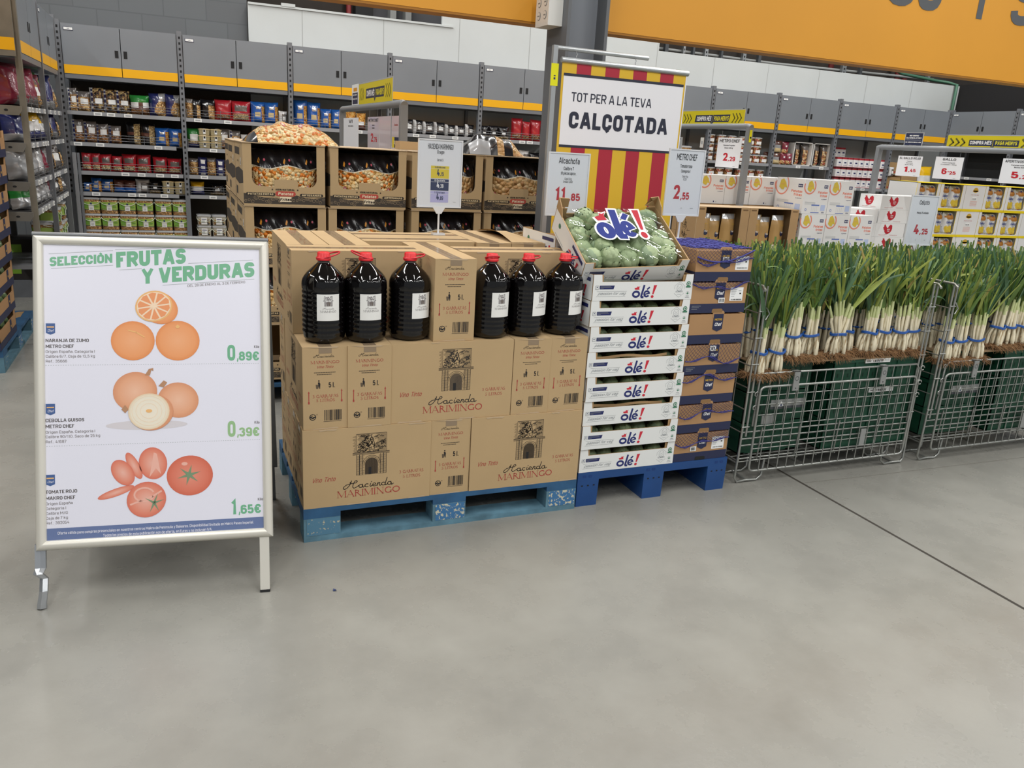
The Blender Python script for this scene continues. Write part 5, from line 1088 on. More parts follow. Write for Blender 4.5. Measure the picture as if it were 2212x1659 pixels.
mat('artichoke', '#93a37c', .5, noise=.16, nscale=26); mat('artichoke_dark', '#7d9072', .55, noise=.18, nscale=20); mat('artichoke_tip', '#8f8a62', .6)
def artichoke_mesh(seed):
    g = random.Random(seed); b = MB(); rx, rz = .036, .041
    b.grid(lambda u, v: ((rx-.004)*math.cos(2*PI*u)*math.sin(PI*v), (rx-.004)*math.sin(2*PI*u)*math.sin(PI*v), -(rz-.003)*math.cos(PI*v)), 14, 9, 'artichoke_dark')
    b.tube([(0, 0, -rz-.012), (0, 0, -rz+.006)], [.008, .010], 'artichoke', 8)
    n = 46
    for k in range(n):
        t = k/n; th = PI*(.80-.74*t) ; ph = k*2.39996+g.uniform(-.08, .08); lay = .003+.004*(1-t)
        size = .026*(.85+.4*math.sin(PI*min(1, t*1.1)))
        def pt(u, v):
            # u across, v from root to tip over the surface
            a = th-(v-.15)*size/rx*1.1; w = (1-abs(v-.35)**1.6*1.0)*(1 if v < .98 else .35); q = (u-.5)*size*1.45*max(.25, w)/max(.012, rx*abs(math.sin(max(.18, a)))); q = max(-.9, min(.9, q))
            rr = 1+(-.001+lay*.6+.0095*v**1.3*(.45+.55*(1-t))*(1-.35*(2*u-1)**2)+.003*math.sin(PI*v)*(1-(2*u-1)**2))/rx
            return (rx*rr*math.sin(max(.05, a))*math.cos(ph+q), rx*rr*math.sin(max(.05, a))*math.sin(ph+q), rz*rr*-math.cos(PI-max(.05, a)) if False else rz*rr*math.cos(max(.05, a)))
        b.grid(pt, 4, 4, 'artichoke' if k % 5 else 'artichoke_dark')
    return b.mesh('artichoke')
AM = [artichoke_mesh(k) for k in range(4)]
GA = random.Random(5)
def choke(loc, label, group, rot=None, s=1.):
    o = bpy.data.objects.new('artichoke', GA.choice(AM)); COL.objects.link(o); o.location = loc; o.scale = (s, s, s)
    o.rotation_euler = rot or (GA.uniform(-1.2, 1.2), GA.uniform(-1.2, 1.2), GA.uniform(0, 6)); tag(o, label, 'artichoke', group); return o
TW = ['lowest', 'second from the bottom', 'third from the bottom', 'fourth from the bottom', 'fourth from the top', 'third from the top', 'second from the top', 'topmost level one']
for k in range(8):
    gx = GA.uniform(-.005, .005)
    t = crate((1.212-.0012*k+gx, .010+GA.uniform(-.004, .004), .1665+k*.1122), f'white artichoke crate in the front stack, {TW[k]}')
    for j in range(5):
        choke((1.212+.075+j*.087, .075+.02*(j % 2), .1665+k*.1122+(.047 if k < 7 else .038)), f'artichoke glimpsed in the slot of the white crate {TW[k]}', f'artichokes in the crate {TW[k]}', s=.92 if k < 7 else .72)
    b = MB(); b.grid(lambda u, v: (.04+u*.415, .02+v*.33, .096-.012*abs(2*v-1)**2+.003*math.sin(14*u+3*k)*math.sin(9*v)-.01*(v < .05)), 16, 8, 'film'); b.build('clear_film', t)
    if k in (2, 4):
        b = MB(); b.grid(lambda u, v: (.05+u*.36, .012+.004*math.sin(7*u), .08+.012*v+.004*math.sin(9*u+k)), 12, 1, 'kraft'); b.build('paper_lining', t)
for k in range(9): crate((1.212, .42, .1665+k*.1122), f'white crate in the rear stack, {ORD[k]} from the bottom', 'white crates in the rear stack')
# tilted crate on top
TILT = (R(31), R(-2.5), R(-3))
t = crate((1.176, .085, 1.012), 'tilted open artichoke crate on top of the white stack, film over it', None, TILT)
MX = Matrix.Translation((1.176, .085, 1.012)) @ Euler(TILT).to_matrix().to_4x4()
b = MB(); W, D, H = CRW, CRD, CRH
for x in (.0, W-.055):   # raised corner ears at the back
    b = MB()
    s = 1 if x < .1 else -1
    b.prism([(x, H), (x+.055, H), (x+(.05 if s > 0 else .015), H+.045), (x+(.0 if s > 0 else .055), H+.05)], FR(0, D, 0), -.004, .0, 'kraft', 'kraft')
    b.build('corner_ear', t); b = MB(); b.prism([(0, H*.98), (.075, H*.98), (.05, H+.03), (0, H+.05)], (lambda u, v, w=0, x=x, s=s: ((.0 if s > 0 else W)+s*w, D-u, v)), 0, .004, 'kraft', 'kraft'); b.build('corner_flap', t)
pos = [(.06, .055), (.145, .05), (.235, .048), (.325, .05), (.42, .055), (.05, .14), (.135, .135), (.225, .13), (.31, .135), (.395, .14), (.445, .2), (.06, .225), (.15, .22), (.24, .215), (.33, .22), (.41, .275), (.07, .31), (.165, .305), (.255, .30), (.345, .31), (.13, .355), (.3, .36), (.44, .34), (.435, .115)]
for k, (x, y) in enumerate(pos):
    choke(tuple(MX @ Vector((x, y+(.014 if y < .06 else .0), (.072 if y < .06 else .064)+.010*math.sin(k*2.3)))), ['pale green artichoke', 'green artichoke'][k % 2]+f' in the tilted crate, row {ORD[min(4, int(y/.085))]} from its front, {ORD[sum(1 for q in pos[:k] if int(q[1]/.085) == int(y/.085))]} one', 'artichokes in the tilted crate', s=1.12)
fb = MB(); g0 = random.Random(9)
def film(u, v):
    x, y = .022+u*.452, .015+v*.36
    return (x, y, .112+.012*math.sin(PI*u)*math.sin(PI*v)+.004*math.sin(17*x*3+5*v)*math.sin(11*v+4*u)+.003*math.sin(40*(u+v)))
fb.grid(film, 36, 28, 'film'); ff = fb.build('clear_film', t)
mat('film_blue_ink', '#223078', .6, spec=.2); mat('film_red_ink', '#a82434', .6, spec=.2)
lb = MB(); olead(Pr(lb, lambda u, v, w=0: (.115+u, .15+v, .1285+.01*math.sin(PI*(.2+u/.5))+w*2.2)), 0, -.02, .185, .25, 'film_blue_ink', 'film_red_ink', outline='white_ink'); lb.build('film_print', t)
# ---------------------------------------------------------------- brown boxes with navy bands
mat('box_brown', '#a9835b', .75, noise=.05, nscale=6); mat('band_navy', '#242a4a', .55); mat('gold_ink', '#c9a23a', .5); mat('net_purple', '#3c3f8f', .6); mat('net_dark', '#33305a', .7); mat('sticker', '#eef0f0', .5)
BXW, BXD, BXH = .303, .39, .1405
def veg_box(z, label, k):
    W, D, H = BXW, BXD, BXH
    t = E('tomato_box', (1.7085-.0012*k+.006*math.sin(k*2.2)+.004, .016, z), label, 'box', 'brown tomato boxes with navy bands')
    b = MB(); b.box(0, W, 0, D, 0, H-.004, 'box_brown')
    for f, w in ((FR(0, 0, 0), W), (FL(0, D, 0), D), (FX(W, 0, 0), D)): Pr(b, f).rect(0, 0, w, .3*H, 'band_navy')
    P = Pr(b, FR(0, 0, 0)); P.poly([(.41*W, .0*H), (.60*W, 0), (.60*W, .10*H), (.58*W, .13*H), (.43*W, .13*H), (.41*W, .1*H)], 'slot_black' if k == 0 else 'kraft_dark', 2)
    if k in (3, 5):
        for j in range(3): P.rect(.04*W, (.22-.05*j)*H, (.2-.03*j)*W, (.235-.05*j)*H, 'ole_grey', 2)
    b.build('body', t)
    b = MB(); b.prism([(.405*W, H-.02), (.61*W, H-.02), (.61*W, H+.004), (.59*W, H+.012), (.425*W, H+.012), (.405*W, H+.004)], FR(0, 0, 0), -.003, .0008, 'box_brown'); P = Pr(b, FR(0, -.0012, 0))
    u0, u1 = .425*W, .60*W; v1, v0 = H*.98, H*.40
    P.poly([(u0, v1), (u0, v0+.012), ((u0+u1)/2, v0), (u1, v0+.012), (u1, v1)], 'band_navy'); m = (u0+u1)/2
    P.text('METRO', m, v1-.030, .0095, 'gold_ink', .040, 'c', .03, l=2); P.text('Chef', m, v0+.026, .016, 'white_ink', .036, 'c', .015, shear=.25, l=2)
    b.build('shield_tab', t)
    if k in (0, 5, 6):
        b = MB(); P = Pr(b, FR(0, -.0003, 0), .0006); s = .02*(k == 5); P.rect(.70*W, (.36+s)*H, .935*W, (.80+s)*H, 'sticker', 1)
        for j in range(5): P.rect(.72*W, (.74-.055*j)*H, (.82-.01*j)*W, (.755-.055*j)*H, 'tag_grey', 2)
        P.rect(.85*W, (.7)*H, .9*W, .72*H, 'tag_grey', 2); P.rect(.87*W, .6*H, .9*W, .64*H, 'slot_black', 2); barcode(P, .73*W, .405*H, .92*W, .44*H, 'slot_black', 30, k, 2); b.build('sticker', t)
    if k in (0, 3, 5, 6):
        b = MB(); P = Pr(b, FR(0, -.0016, 0), .0008); u, v = {0: (.30, .35), 3: (.43, .78), 5: (.50, .32), 6: (.455, .60)}[k]
        P.rect(u*W, v*H, (u+.11)*W, (v+.17)*H, 'sticker', 1); barcode(P, (u+.015)*W, (v+.03)*H, (u+.095)*W, (v+.14)*H, 'slot_black', 9, k, 2); b.build('barcode', t)
    # purple net
    def netgrid(fn, nu, nv, w, m, skip=0.):
        nb = MB(); gg = random.Random(k)
        for i in range(-nv, nu+1):
            for s in (1, -1):
                pts = []
                for j in range(nv+1):
                    u = (i+(j if s > 0 else nv-j))/nu
                    if 0 <= u <= 1: pts.append(fn(u, j/nv))
                if len(pts) > 1: nb.tube(pts, w, m, 4, cap=False)
        return nb
    sg = lambda u: .012*math.sin(6*u+k)+.010*math.sin(11*u)
    if k in (0, 1, 2, 3, 5, 6):
        dp = {0: .36, 1: .36, 2: .16, 3: .55, 5: .16, 6: .40}[k]*H
        netgrid(lambda u, v: (u*W, -.004-.002*math.sin(9*u+5*v), H+.002-v*(dp+sg(u))), 16, 4 if dp > .03 else 2, .0007, 'net_dark').build('net', t)
        nb = MB()
        for q in range(5): nb.tube([(W*u/10, -.006-.001*q, H-(dp+sg(u/10))+.0016*q+.003*math.sin(u*2+q)) for u in range(11)], .0011, 'net_purple', 4, cap=False)
        nb.build('net_edge', t)
    if k == 6:
        netgrid(lambda u, v: (-.004, D*u, H+.002-v*(.45*H+.01*math.sin(5*u))), 14, 4, .0007, 'net_dark').build('net', t)
        nb = MB()
        for q in range(34): nb.tube([(-.004+W*u/8*1.01, .02+q*.0108+.004*math.sin(u*1.3+q), H+.004+.003*math.sin(q*1.7+u)) for u in range(9)], .0020, 'net_purple', 4, cap=False)
        for q in range(22): nb.tube([(.01+q*.0135+.006*math.sin(u*1.1+q), .01+.37*u/8, H+.006+.003*math.sin(q*1.3+u)) for u in range(9)], .0016, 'net_purple', 4, cap=False)
        nb.tube([(W*u/10, -.007, H-.48*H*math.sin(PI*(.2+.8*u/10))*.8) for u in range(11)], .0035, 'net_purple', 5); nb.build('net_top', t)
for k in range(7): veg_box(.1665+k*.1442, ['lowest brown box with navy band, white sticker at right, on blue pallet', 'second brown navy-banded box from the bottom, net edge hanging over', 'third brown navy-banded box from the bottom', 'middle box of the brown navy-banded stack, net across its whole front', 'third brown navy-banded box from the top, plain front', 'second brown navy-banded box from the top, sticker and barcode', 'topmost brown navy-banded box, covered with purple net'][k], k)
# ================================================================ WIRE CAGES WITH SPRING ONIONS
mat('zinc', '#a8aaa6', .32, .75, noise=.08, nscale=20); mat('zinc_plate', '#9fa1a0', .4, .5, noise=.1); mat('crate_green', '#10432f', .45, noise=.06); mat('crate_green_dark', '#08281b', .6)
def rect_loop(b, pts, r, m='zinc', n=6):
    """closed wire rectangle with rounded corners, pts are its corners"""
    P = [Vector(p) for p in pts]; out = []
    for i, p in enumerate(P):
        a = (P[i-1]-p).normalized(); c = (P[(i+1) % len(P)]-p).normalized()
        for k in range(5):
            t = k/4; out.append(p+a*.03*(1-t)**2+c*.03*t**2)
    b.tube(out, r, m, n, closed=True)
def cage(X, label):
    W, D = 1.13, .80
    t = E('wire_cage', (X, .05, 0), label, 'cage')
    def Bd(nm, fn):
        b = MB(); fn(b); return b.build(nm, t)
    for x in (.0, W):
        for y in (.0, D):
            def post(b, x=x, y=y):
                s = 1 if x == 0 else -1
                b.tube([(x, y, .12), (x, y, 1.0)], .006, 'zinc', 8); b.tube([(x+.026*s, y, .25), (x+.026*s, y, 1.0)], .006, 'zinc', 8)
                for z in (.30, .48, .62, .75, .88): b.tube([(x-.008*s, y-.004, z), (x+.036*s, y-.004, z)], .004, 'zinc', 5)
                b.tube([(x+.03*s, y-.006, .90), (x+.05*s, y-.01, .87), (x+.03*s, y-.012, .84)], .004, 'zinc', 5)
            Bd('post', post)
            def foot(b, x=x, y=y):
                s = 1 if x == 0 else -1
                y2 = y+(.12 if y == 0 else -.12); b.tube([(x+.07*s, y, .012), (x+.07*s, y2, .012)], .005, 'zinc', 6)
                for yy in (y, y2):
                    b.tube([(x+.0*s, yy, .2), (x-.006*s, yy, .03), (x+.01*s, yy, .008), (x+.07*s, yy, .012), (x+.13*s, yy, .008), (x+.16*s, yy, .03), (x+.165*s, yy, .12)], .0065, 'zinc', 7)
            Bd('foot', foot)
    for x, nm in ((0, 'side_grid'), (W, 'side_grid')):
        def side(b, x=x):
            for k in range(9): b.tube([(x, D*k/8, .12), (x, D*k/8, 1.0)], .0032 if k % 8 else .005, 'zinc', 5)
            for z in (.12, .27, .39, .50, .61, .74, .87): b.tube([(x, 0, z), (x, D, z)], .0035, 'zinc', 5)
            b.tube([(x-.01, -.03, .985), (x, .0, 1.0), (x, D, 1.0)], .007, 'zinc', 7)
        Bd(nm, side)
    def back(b):
        for k in range(19): b.tube([(W*k/18, D, .12), (W*k/18, D, 1.0)], .003, 'zinc', 4)
        for z in (.12, .3, .5, .7, .87, 1.0): b.tube([(0, D, z), (W, D, z)], .0035, 'zinc', 5)
    Bd('back_grid', back)
    def base(b):
        for k in range(12): b.tube([(0, D*k/11, .115), (W, D*k/11, .115)], .0032, 'zinc', 4)
        for k in range(10): b.tube([(W*k/9, 0, .108), (W*k/9, D, .108)], .0045, 'zinc', 5)
        for z in (.13, .2, .235, .27): b.tube([(0, .004, z), (W, .004, z)], .0045, 'zinc', 6)
        for x in (.12, .36, .62, .9): b.tube([(x, -.004, .29), (x-.01, -.006, .12), (x+.01, .02, .1)], .0045, 'zinc', 5)
    Bd('base_grid', base)
    def gate_(b):
        y = -.018; a, c = .06, W-.035
        rect_loop(b, [(a, y, .066), (c, y, .066), (c, y, .508), (a, y, .508)], .0062, n=8)
        b.tube([(a+.0, y+.02, .30), (a-.004, y+.012, .55), (a+.02, y+.01, .573), (c-.01, y+.01, .573), (c+.012, y+.012, .55), (c+.012, y+.02, .3)], .0055, 'zinc', 8)
        n = 18
        for k in range(1, n): x = a+(c-a)*k/n; b.tube([(x, y-.004, .066), (x, y-.004, .508)], .0028, 'zinc', 5)
        for k in range(1, n): x = a+(c-a)*k/n; b.tube([(x, y+.008, .3), (x, y+.008, .573)], .0026, 'zinc', 5)
        for z in (.125, .185, .245, .305, .362, .415, .462): b.tube([(a, y+.002, z), (c, y+.002, z)], .003, 'zinc', 5)
    g = Bd('folding_gate', gate_)
    for x in (.245, .82):
        b = MB(); b.box(x, x+.035, -.032, -.026, .482, .582, 'zinc_plate'); b.box(x, x+.035, -.032, -.008, .578, .583, 'zinc_plate'); P = Pr(b, FR(0, -.032, 0), .001); P.ring(x+.0175, .545, .011, .002, 'steel_dark'); P.disc(x+.0175, .495, .003, 'slot_black'); b.build('latch_plate', g)
    b = MB(); b.box(.15, .36, -.004, .0, .385, .43, 'zinc_plate'); P = Pr(b, FR(0, -.004, 0), .001); P.rect(.15, .382, .36, .395, 'steel_dark'); P.poly([(.195, .395), (.2125, .422), (.23, .395)], 'tag_white'); P.poly([(.205, .398), (.2125, .41), (.22, .398)], 'ink_navy', 2); b.build('sign_plate', t)
    if X < 3: 
        b = MB(); b.box(.11, .18, .0, .003, .305, .35, 'zinc_plate'); b.build('ticket', t)
    b = MB(); b.box(.765, .80, -.022, -.016, .145, .235, 'zinc_plate'); b.build('side_clip', t)
    for x in (.05, W-.0):
        for z in (.55, .47, .40):
            b = MB(); b.tube([(x+.014*math.cos(a_*.9), -.01, z+.012*math.sin(a_*.9)) for a_ in range(7)], .0035, 'zinc', 5); b.build('hook_ring', t)
    return t
CX = (2.125, 3.375)
cage(CX[0], 'zinc wire cage of spring onions next to the brown box stack')
cage(CX[1], 'zinc wire cage of spring onions cut off by the right edge')
def green_crate():
    b = MB(); W, D, H = .585, .39, .163
    b.box(0, W, 0, .006, 0, H, 'crate_green'); b.box(0, W, D-.006, D, 0, H, 'crate_green'); b.box(0, .006, 0, D, 0, H, 'crate_green'); b.box(W-.006, W, 0, D, 0, H, 'crate_green'); b.box(0, W, 0, D, 0, .006, 'crate_green')
    b.box(-.004, W+.004, -.005, .004, H-.018, H, 'crate_green'); b.box(-.004, W+.004, D-.004, D+.005, H-.018, H, 'crate_green'); b.box(-.005, .004, 0, D, H-.018, H, 'crate_green'); b.box(W-.004, W+.005, 0, D, H-.018, H, 'crate_green')
    for x in (.0, .14, .29, .43, W-.01): b.box(x, x+.01, -.005, .0, 0, H-.018, 'crate_green')
    for f, w in ((FR(0, 0, 0), W), (FL(0, D, 0), D)):
        P = Pr(b, f, .001); k = 0
        x = .03
        while x < w-.04:
            for r_ in range(3):
                if (k+r_) % 2: P.rect(x, .035+.032*r_, x+.007, .055+.032*r_, 'crate_green_dark')
            x += .017; k += 1
    return b.mesh('green_crate')
GC = green_crate()
mat('tape_white', '#e3e4e2', .5)
def gcrate(x, y, z, label, strip=0., rz=0.):
    o = bpy.data.objects.new('green_crate', GC); COL.objects.link(o); o.location = (x, y, z); o.rotation_euler = (0, 0, rz); tag(o, label, 'crate', 'green plastic crates in the cages')
    if strip:
        b = MB(); b.box(strip, strip+.17, -.0085, -.0055, .1395, .1615, 'tape_white'); P = Pr(b, FR(0, -.0085, 0), .0006); P.text('CODE', strip+.008, .146, .008, 'ink_text', .03, bold=.02); barcode(P, strip+.05, .144, strip+.12, .157, 'slot_black', 14, 4); P.rect(strip+.128, .149, strip+.16, .153, 'tag_grey'); b.build('barcode_strip', o)
for ci, cx in enumerate(CX):
    w = ['left', 'right'][ci]
    for k in range(3):
        lv = ['bottom', 'middle', 'top'][k]; z = .125+.1625*k - (.0 if k < 2 else 0)
        gcrate(cx+.535, .065, z, f'green plastic crate at front right of the {w} cage, {lv} one', strip={0: 0, 1: .26, 2: .20}[k])
        gcrate(cx+.515 if False else cx+.44, .12, z, f'green plastic crate standing end-on in the {w} cage, {lv} one', rz=PI/2)
        gcrate(cx+.535, .475, z, f'green plastic crate at rear right of the {w} cage, {lv} one')
mat('onion_white', '#e6ddc2', .5, noise=.10, nscale=30); mat('onion_dirt', '#b39a75', .8); mat('onion_pale', '#c9d19a', .45); mat('leaf_green', '#64803f', .42, noise=.2, nscale=9); mat('leaf_blue', '#4a6a4a', .42, noise=.2, nscale=9); mat('leaf_lime', '#98a552', .42, noise=.2, nscale=9); mat('leaf_dry', '#c2ad6a', .7); mat('root', '#9b7650', .85); mat('root_dark', '#6f5034', .9); mat('band_blue', '#1f57a6', .45)
def leaf(b, g, p, d, ln, w, m, droop, n=7):
    """flat folded blade from p heading d"""
    d = Vector(d).normalized(); p = Vector(p); side = d.cross(Vector((g.uniform(-1, 1), g.uniform(-1, 1), .2))).normalized(); V = []; st = ln/n
    for i in range(n+1):
        t = i/n; ww = w*(.75+.5*math.sin(PI*min(1, t*1.3))) * (1 if t < .85 else .75); nn = d.cross(side).normalized()
        V += [tuple(p-side*ww/2+nn*ww*.18), tuple(p), tuple(p+side*ww/2+nn*ww*.18)]
        d = (d+Vector((d.x*.25, d.y*.25, -1))*droop*st*(1+2*t)).normalized(); side = (side-d*side.dot(d)).normalized(); p = p+d*st
    b.add(V, [(3*i+j, 3*i+j+1, 3*i+j+4, 3*i+j+3) for i in range(n) for j in (0, 1)], m, True)
def leaf_mat(g, lime=.2):
    q = g.random()
    return 'leaf_lime' if q < lime else ('leaf_dry' if q < lime+.03 else ('leaf_green' if q < .62 else 'leaf_blue'))
def bunch_parts(seed, n=10, splay=1., lime=.2, R0=.042):
    """one tied bunch: list of onions (stalk, leaves), band, roots; stands at z=0"""
    n += 1; g = random.Random(seed); on = []; zb = .125
    for k in range(n):
        a = 2*PI*k/n+g.uniform(-.3, .3); rr = R0*(.35 if k % 3 == 0 else 1)*g.uniform(.75, 1.1)
        x0, y0 = rr*math.cos(a)*1.25, rr*math.sin(a)*.8; zr = g.uniform(.0, .03); xb, yb = rr*.62*math.cos(a), rr*.55*math.sin(a); r = g.uniform(.0075, .0112)
        zt = g.uniform(.23, .30); xt, yt = xb+(xb-x0)*.15+g.uniform(-.012, .012), yb+g.uniform(-.01, .01)
        if splay > 1: xt += (xb)*(splay-1)*2.2
        s = MB(); s.tube([(x0*1.02, y0*1.02, zr), (x0, y0, zr+.008), (x0*.96, y0*.96, zr+.04), (x0*.8+xb*.2, y0*.8+yb*.2, zr+.07), (xb, yb, zb)], [r*.45, r*1.0, r*1.12, r, r*.85], 'onion_white', 7)
        s.tube([(xb, yb, zb), ((xb+xt)/2, (yb+yt)/2, (zb+zt)/2-.01), ((xb+xt)/2+.001, (yb+yt)/2, (zb+zt)/2+.01)], [r*.85, r*.82, r*.8], 'onion_white', 7, cap=False); s.tube([((xb+xt)/2+.001, (yb+yt)/2, (zb+zt)/2+.01), (xt, yt, zt)], [r*.8, r*.72], 'onion_pale', 7)
        for _ in range(g.randint(6, 12)):
            aa = g.uniform(0, 6.28); zz = zr+g.uniform(.012, .085); f = 1.16*r; hh = g.uniform(.6, 2.6); t_ = min(1, max(0, (zz-.04)/.085)); cx, cy = x0*(1-t_)+xb*t_, y0*(1-t_)+yb*t_; s.add([(cx+f*math.cos(aa+q), cy+f*math.sin(aa+q), zz+dz*hh) for q, dz in ((0, 0), (.16, .003), (.24, .012), (.1, .022), (-.08, .013))], [(0, 1, 2, 3, 4)], 'onion_dirt')
        l = MB(); d0 = Vector((xt-xb, yt-yb, zt-zb)).normalized()
        for j in range(g.randint(3, 4)):
            d = d0+Vector((g.gauss(0, .17)*splay+xb*2*splay, g.gauss(-.03, .15), 0)); leaf(l, g, (xt, yt, zt-.012), d, g.uniform(.20, .33), g.uniform(.011, .019), leaf_mat(g, lime), (g.uniform(.1, .9) if g.random() < .88 else g.uniform(1.5, 4.))*splay)
        on.append((s, l))
    bd = MB(); P = []
    for k in range(25):
        a = 2*PI*k/24; P.append((R0*.98*math.cos(a)+.004*math.cos(3*a), R0*.86*math.sin(a), zb+.004*math.sin(2*a+seed)))
    for dz in (-.003, .003): bd.tube([(p[0], p[1], p[2]+dz) for p in P[:-1]], .0042, 'band_blue', 5, closed=True)
    ro = MB()
    for _ in range(300):
        a = g.uniform(0, 6.28); q = R0*1.25*math.sqrt(g.random()); p = Vector((q*math.cos(a)*1.3, q*math.sin(a), .025)); d = Vector((math.cos(a)*.8+g.gauss(0, .5), math.sin(a)*.8+g.gauss(0, .5)-.25, g.gauss(-.3, .5))); pts = [p]
        for _ in range(4): p = p+d.normalized()*.014; d = d+Vector((g.gauss(0, .6), g.gauss(0, .6), -.35)); p.z = max(p.z, -.028 if p.y < -.035 else .001); pts.append(p)
        ro.tube(pts, [.0014, .0012, .001, .0008, .0005], 'root' if g.random() < .7 else 'root_dark', 3, cap=False)
    return on, bd, ro
_PR = {}
def bunch(loc, label, group, seed, rz=0., n=9, splay=1., lime=.2, tilt=0.):
    k = (seed, n, splay)
    if k not in _PR:
        on, bd, ro = bunch_parts(seed, n, splay, lime); _PR[k] = ([(s.mesh('onion'), l.mesh('leaves')) for s, l in on], bd.mesh('rubber_band'), ro.mesh('roots'))
    on, bd, ro = _PR[k]
    t = E('spring_onion_bunch', loc, label, 'spring onions', group, rot=(0, tilt, rz))
    for s, l in on:
        o = bpy.data.objects.new('onion', s); COL.objects.link(o); o.parent = t
        c = bpy.data.objects.new('leaves', l); COL.objects.link(c); c.parent = o
    o = bpy.data.objects.new('rubber_band', bd); COL.objects.link(o); o.parent = t
    o = bpy.data.objects.new('roots', ro); COL.objects.link(o); o.parent = t; o['kind'] = 'stuff'
    return t
FRONT = [(2.185, .085, .545, 1, 9, 1.0, .1), (2.300, .090, .545, 2, 9, 1.0, .1), (2.400, .105, .618, 3, 8, 1.0, .15), (2.510, .105, .618, 4, 8, 1.05, .12), (2.685, .100, .618, 5, 11, 1.75, .55), (2.785, .150, .618, 6, 8, 1.0, .3),
         (2.900, .105, .618, 7, 8, 1.2, .35), (3.010, .120, .618, 8, 8, 1.2, .4), (3.115, .105, .618, 9, 8, 1.3, .3), (3.205, .110, .618, 10, 8, 1.2, .3)]
for k, (x, y, z, sd, n, sp, lm) in enumerate(FRONT):
    bunch((x, y, z), f'{["tied spring onion bunch", "wide splayed spring onion bunch"][k == 4]} in front row of the left cage, {ORD[k]} from its left', 'front bunches of the left cage', sd, 0, n, sp, lm)
F2 = [(3.455, .090, .555, 2, 9, 1.0, .1), (3.565, .095, .555, 4, 8, 1.05, .15), (3.690, .095, .555, 9, 8, 1.3, .2), (3.855, .105, .618, 1, 9, 1.0, .1), (3.955, .110, .618, 3, 8, 1.0, .1), (4.050, .115, .618, 7, 8, 1.2, .1), (4.150, .105, .618, 6, 8, 1.0, .1), (4.250, .110, .618, 1, 9, 1.0, .1), (4.350, .110, .618, 8, 8, 1.2, .1)]
for k, (x, y, z, sd, n, sp, lm) in enumerate(F2):
    bunch((x, y, z), f'tied spring onion bunch in front row of the right cage, {ORD[k]} from its left', 'front bunches of the right cage', sd, .4*math.sin(k*2), n, sp, lm)
def rear_mesh(seed):
    g = random.Random(100+seed); b = MB()
    for k in range(7):
        a = 2*PI*k/7; x, y = .032*math.cos(a), .03*math.sin(a); b.tube([(x*1.2, y*1.2, 0), (x, y, .08), (x*.8, y*.8, .22)], [.009, .009, .006], 'onion_white', 5, cap=False)
    b.tube([(.034*math.cos(2*PI*k/10), .032*math.sin(2*PI*k/10), .125) for k in range(10)], .006, 'band_blue', 4, closed=True)
    for k in range(36):
        a = g.uniform(0, 6.28); r = .03*math.sqrt(g.random()); leaf(b, g, (r*math.cos(a), r*math.sin(a), .2), (g.gauss(0, .17), g.gauss(0, .17), 1), g.uniform(.21, .34), g.uniform(.011, .021), leaf_mat(g, .13), g.uniform(.0, .7) if g.random() < .92 else g.uniform(2, 4), 6)
    return b.mesh('spring_onion_bunch')
RM = [rear_mesh(k) for k in range(6)]
g = random.Random(77)
for ci, cx in enumerate(CX):
    for r_ in range(6):
        y = .235+r_*.1; nx = 10
        for c in range(nx):
            x = cx+.07+c*.107+(.05 if r_ % 2 else 0)
            if x > cx+1.10: continue
            put('spring_onion_bunch', g.choice(RM), (x+g.uniform(-.015, .015), y+g.uniform(-.015, .015), .617 if not (x < cx+.1) else .617), g.uniform(0, 6), f'spring onion bunch packed behind the front row in the {["left", "right"][ci]} cage', 'spring onions', f'rear bunches of the {["left", "right"][ci]} cage')
# cardboard sheet under the roots
for ci, cx in enumerate(CX):
    b = MB(); b.box(cx+.35, cx+1.1, .055, .84, .613, .617, 'cardboard_dark'); tag(b.build('cardboard_sheet'), f'brown cardboard sheet under the onion roots in the {["left", "right"][ci]} cage', 'sheet')
    b = MB(); b.box(cx+.03, cx+.35, .1, .84, .613, .617, 'cardboard_dark'); tag(b.build('cardboard_sheet'), f'narrow cardboard sheet at the left side of the {["left", "right"][ci]} cage', 'sheet')
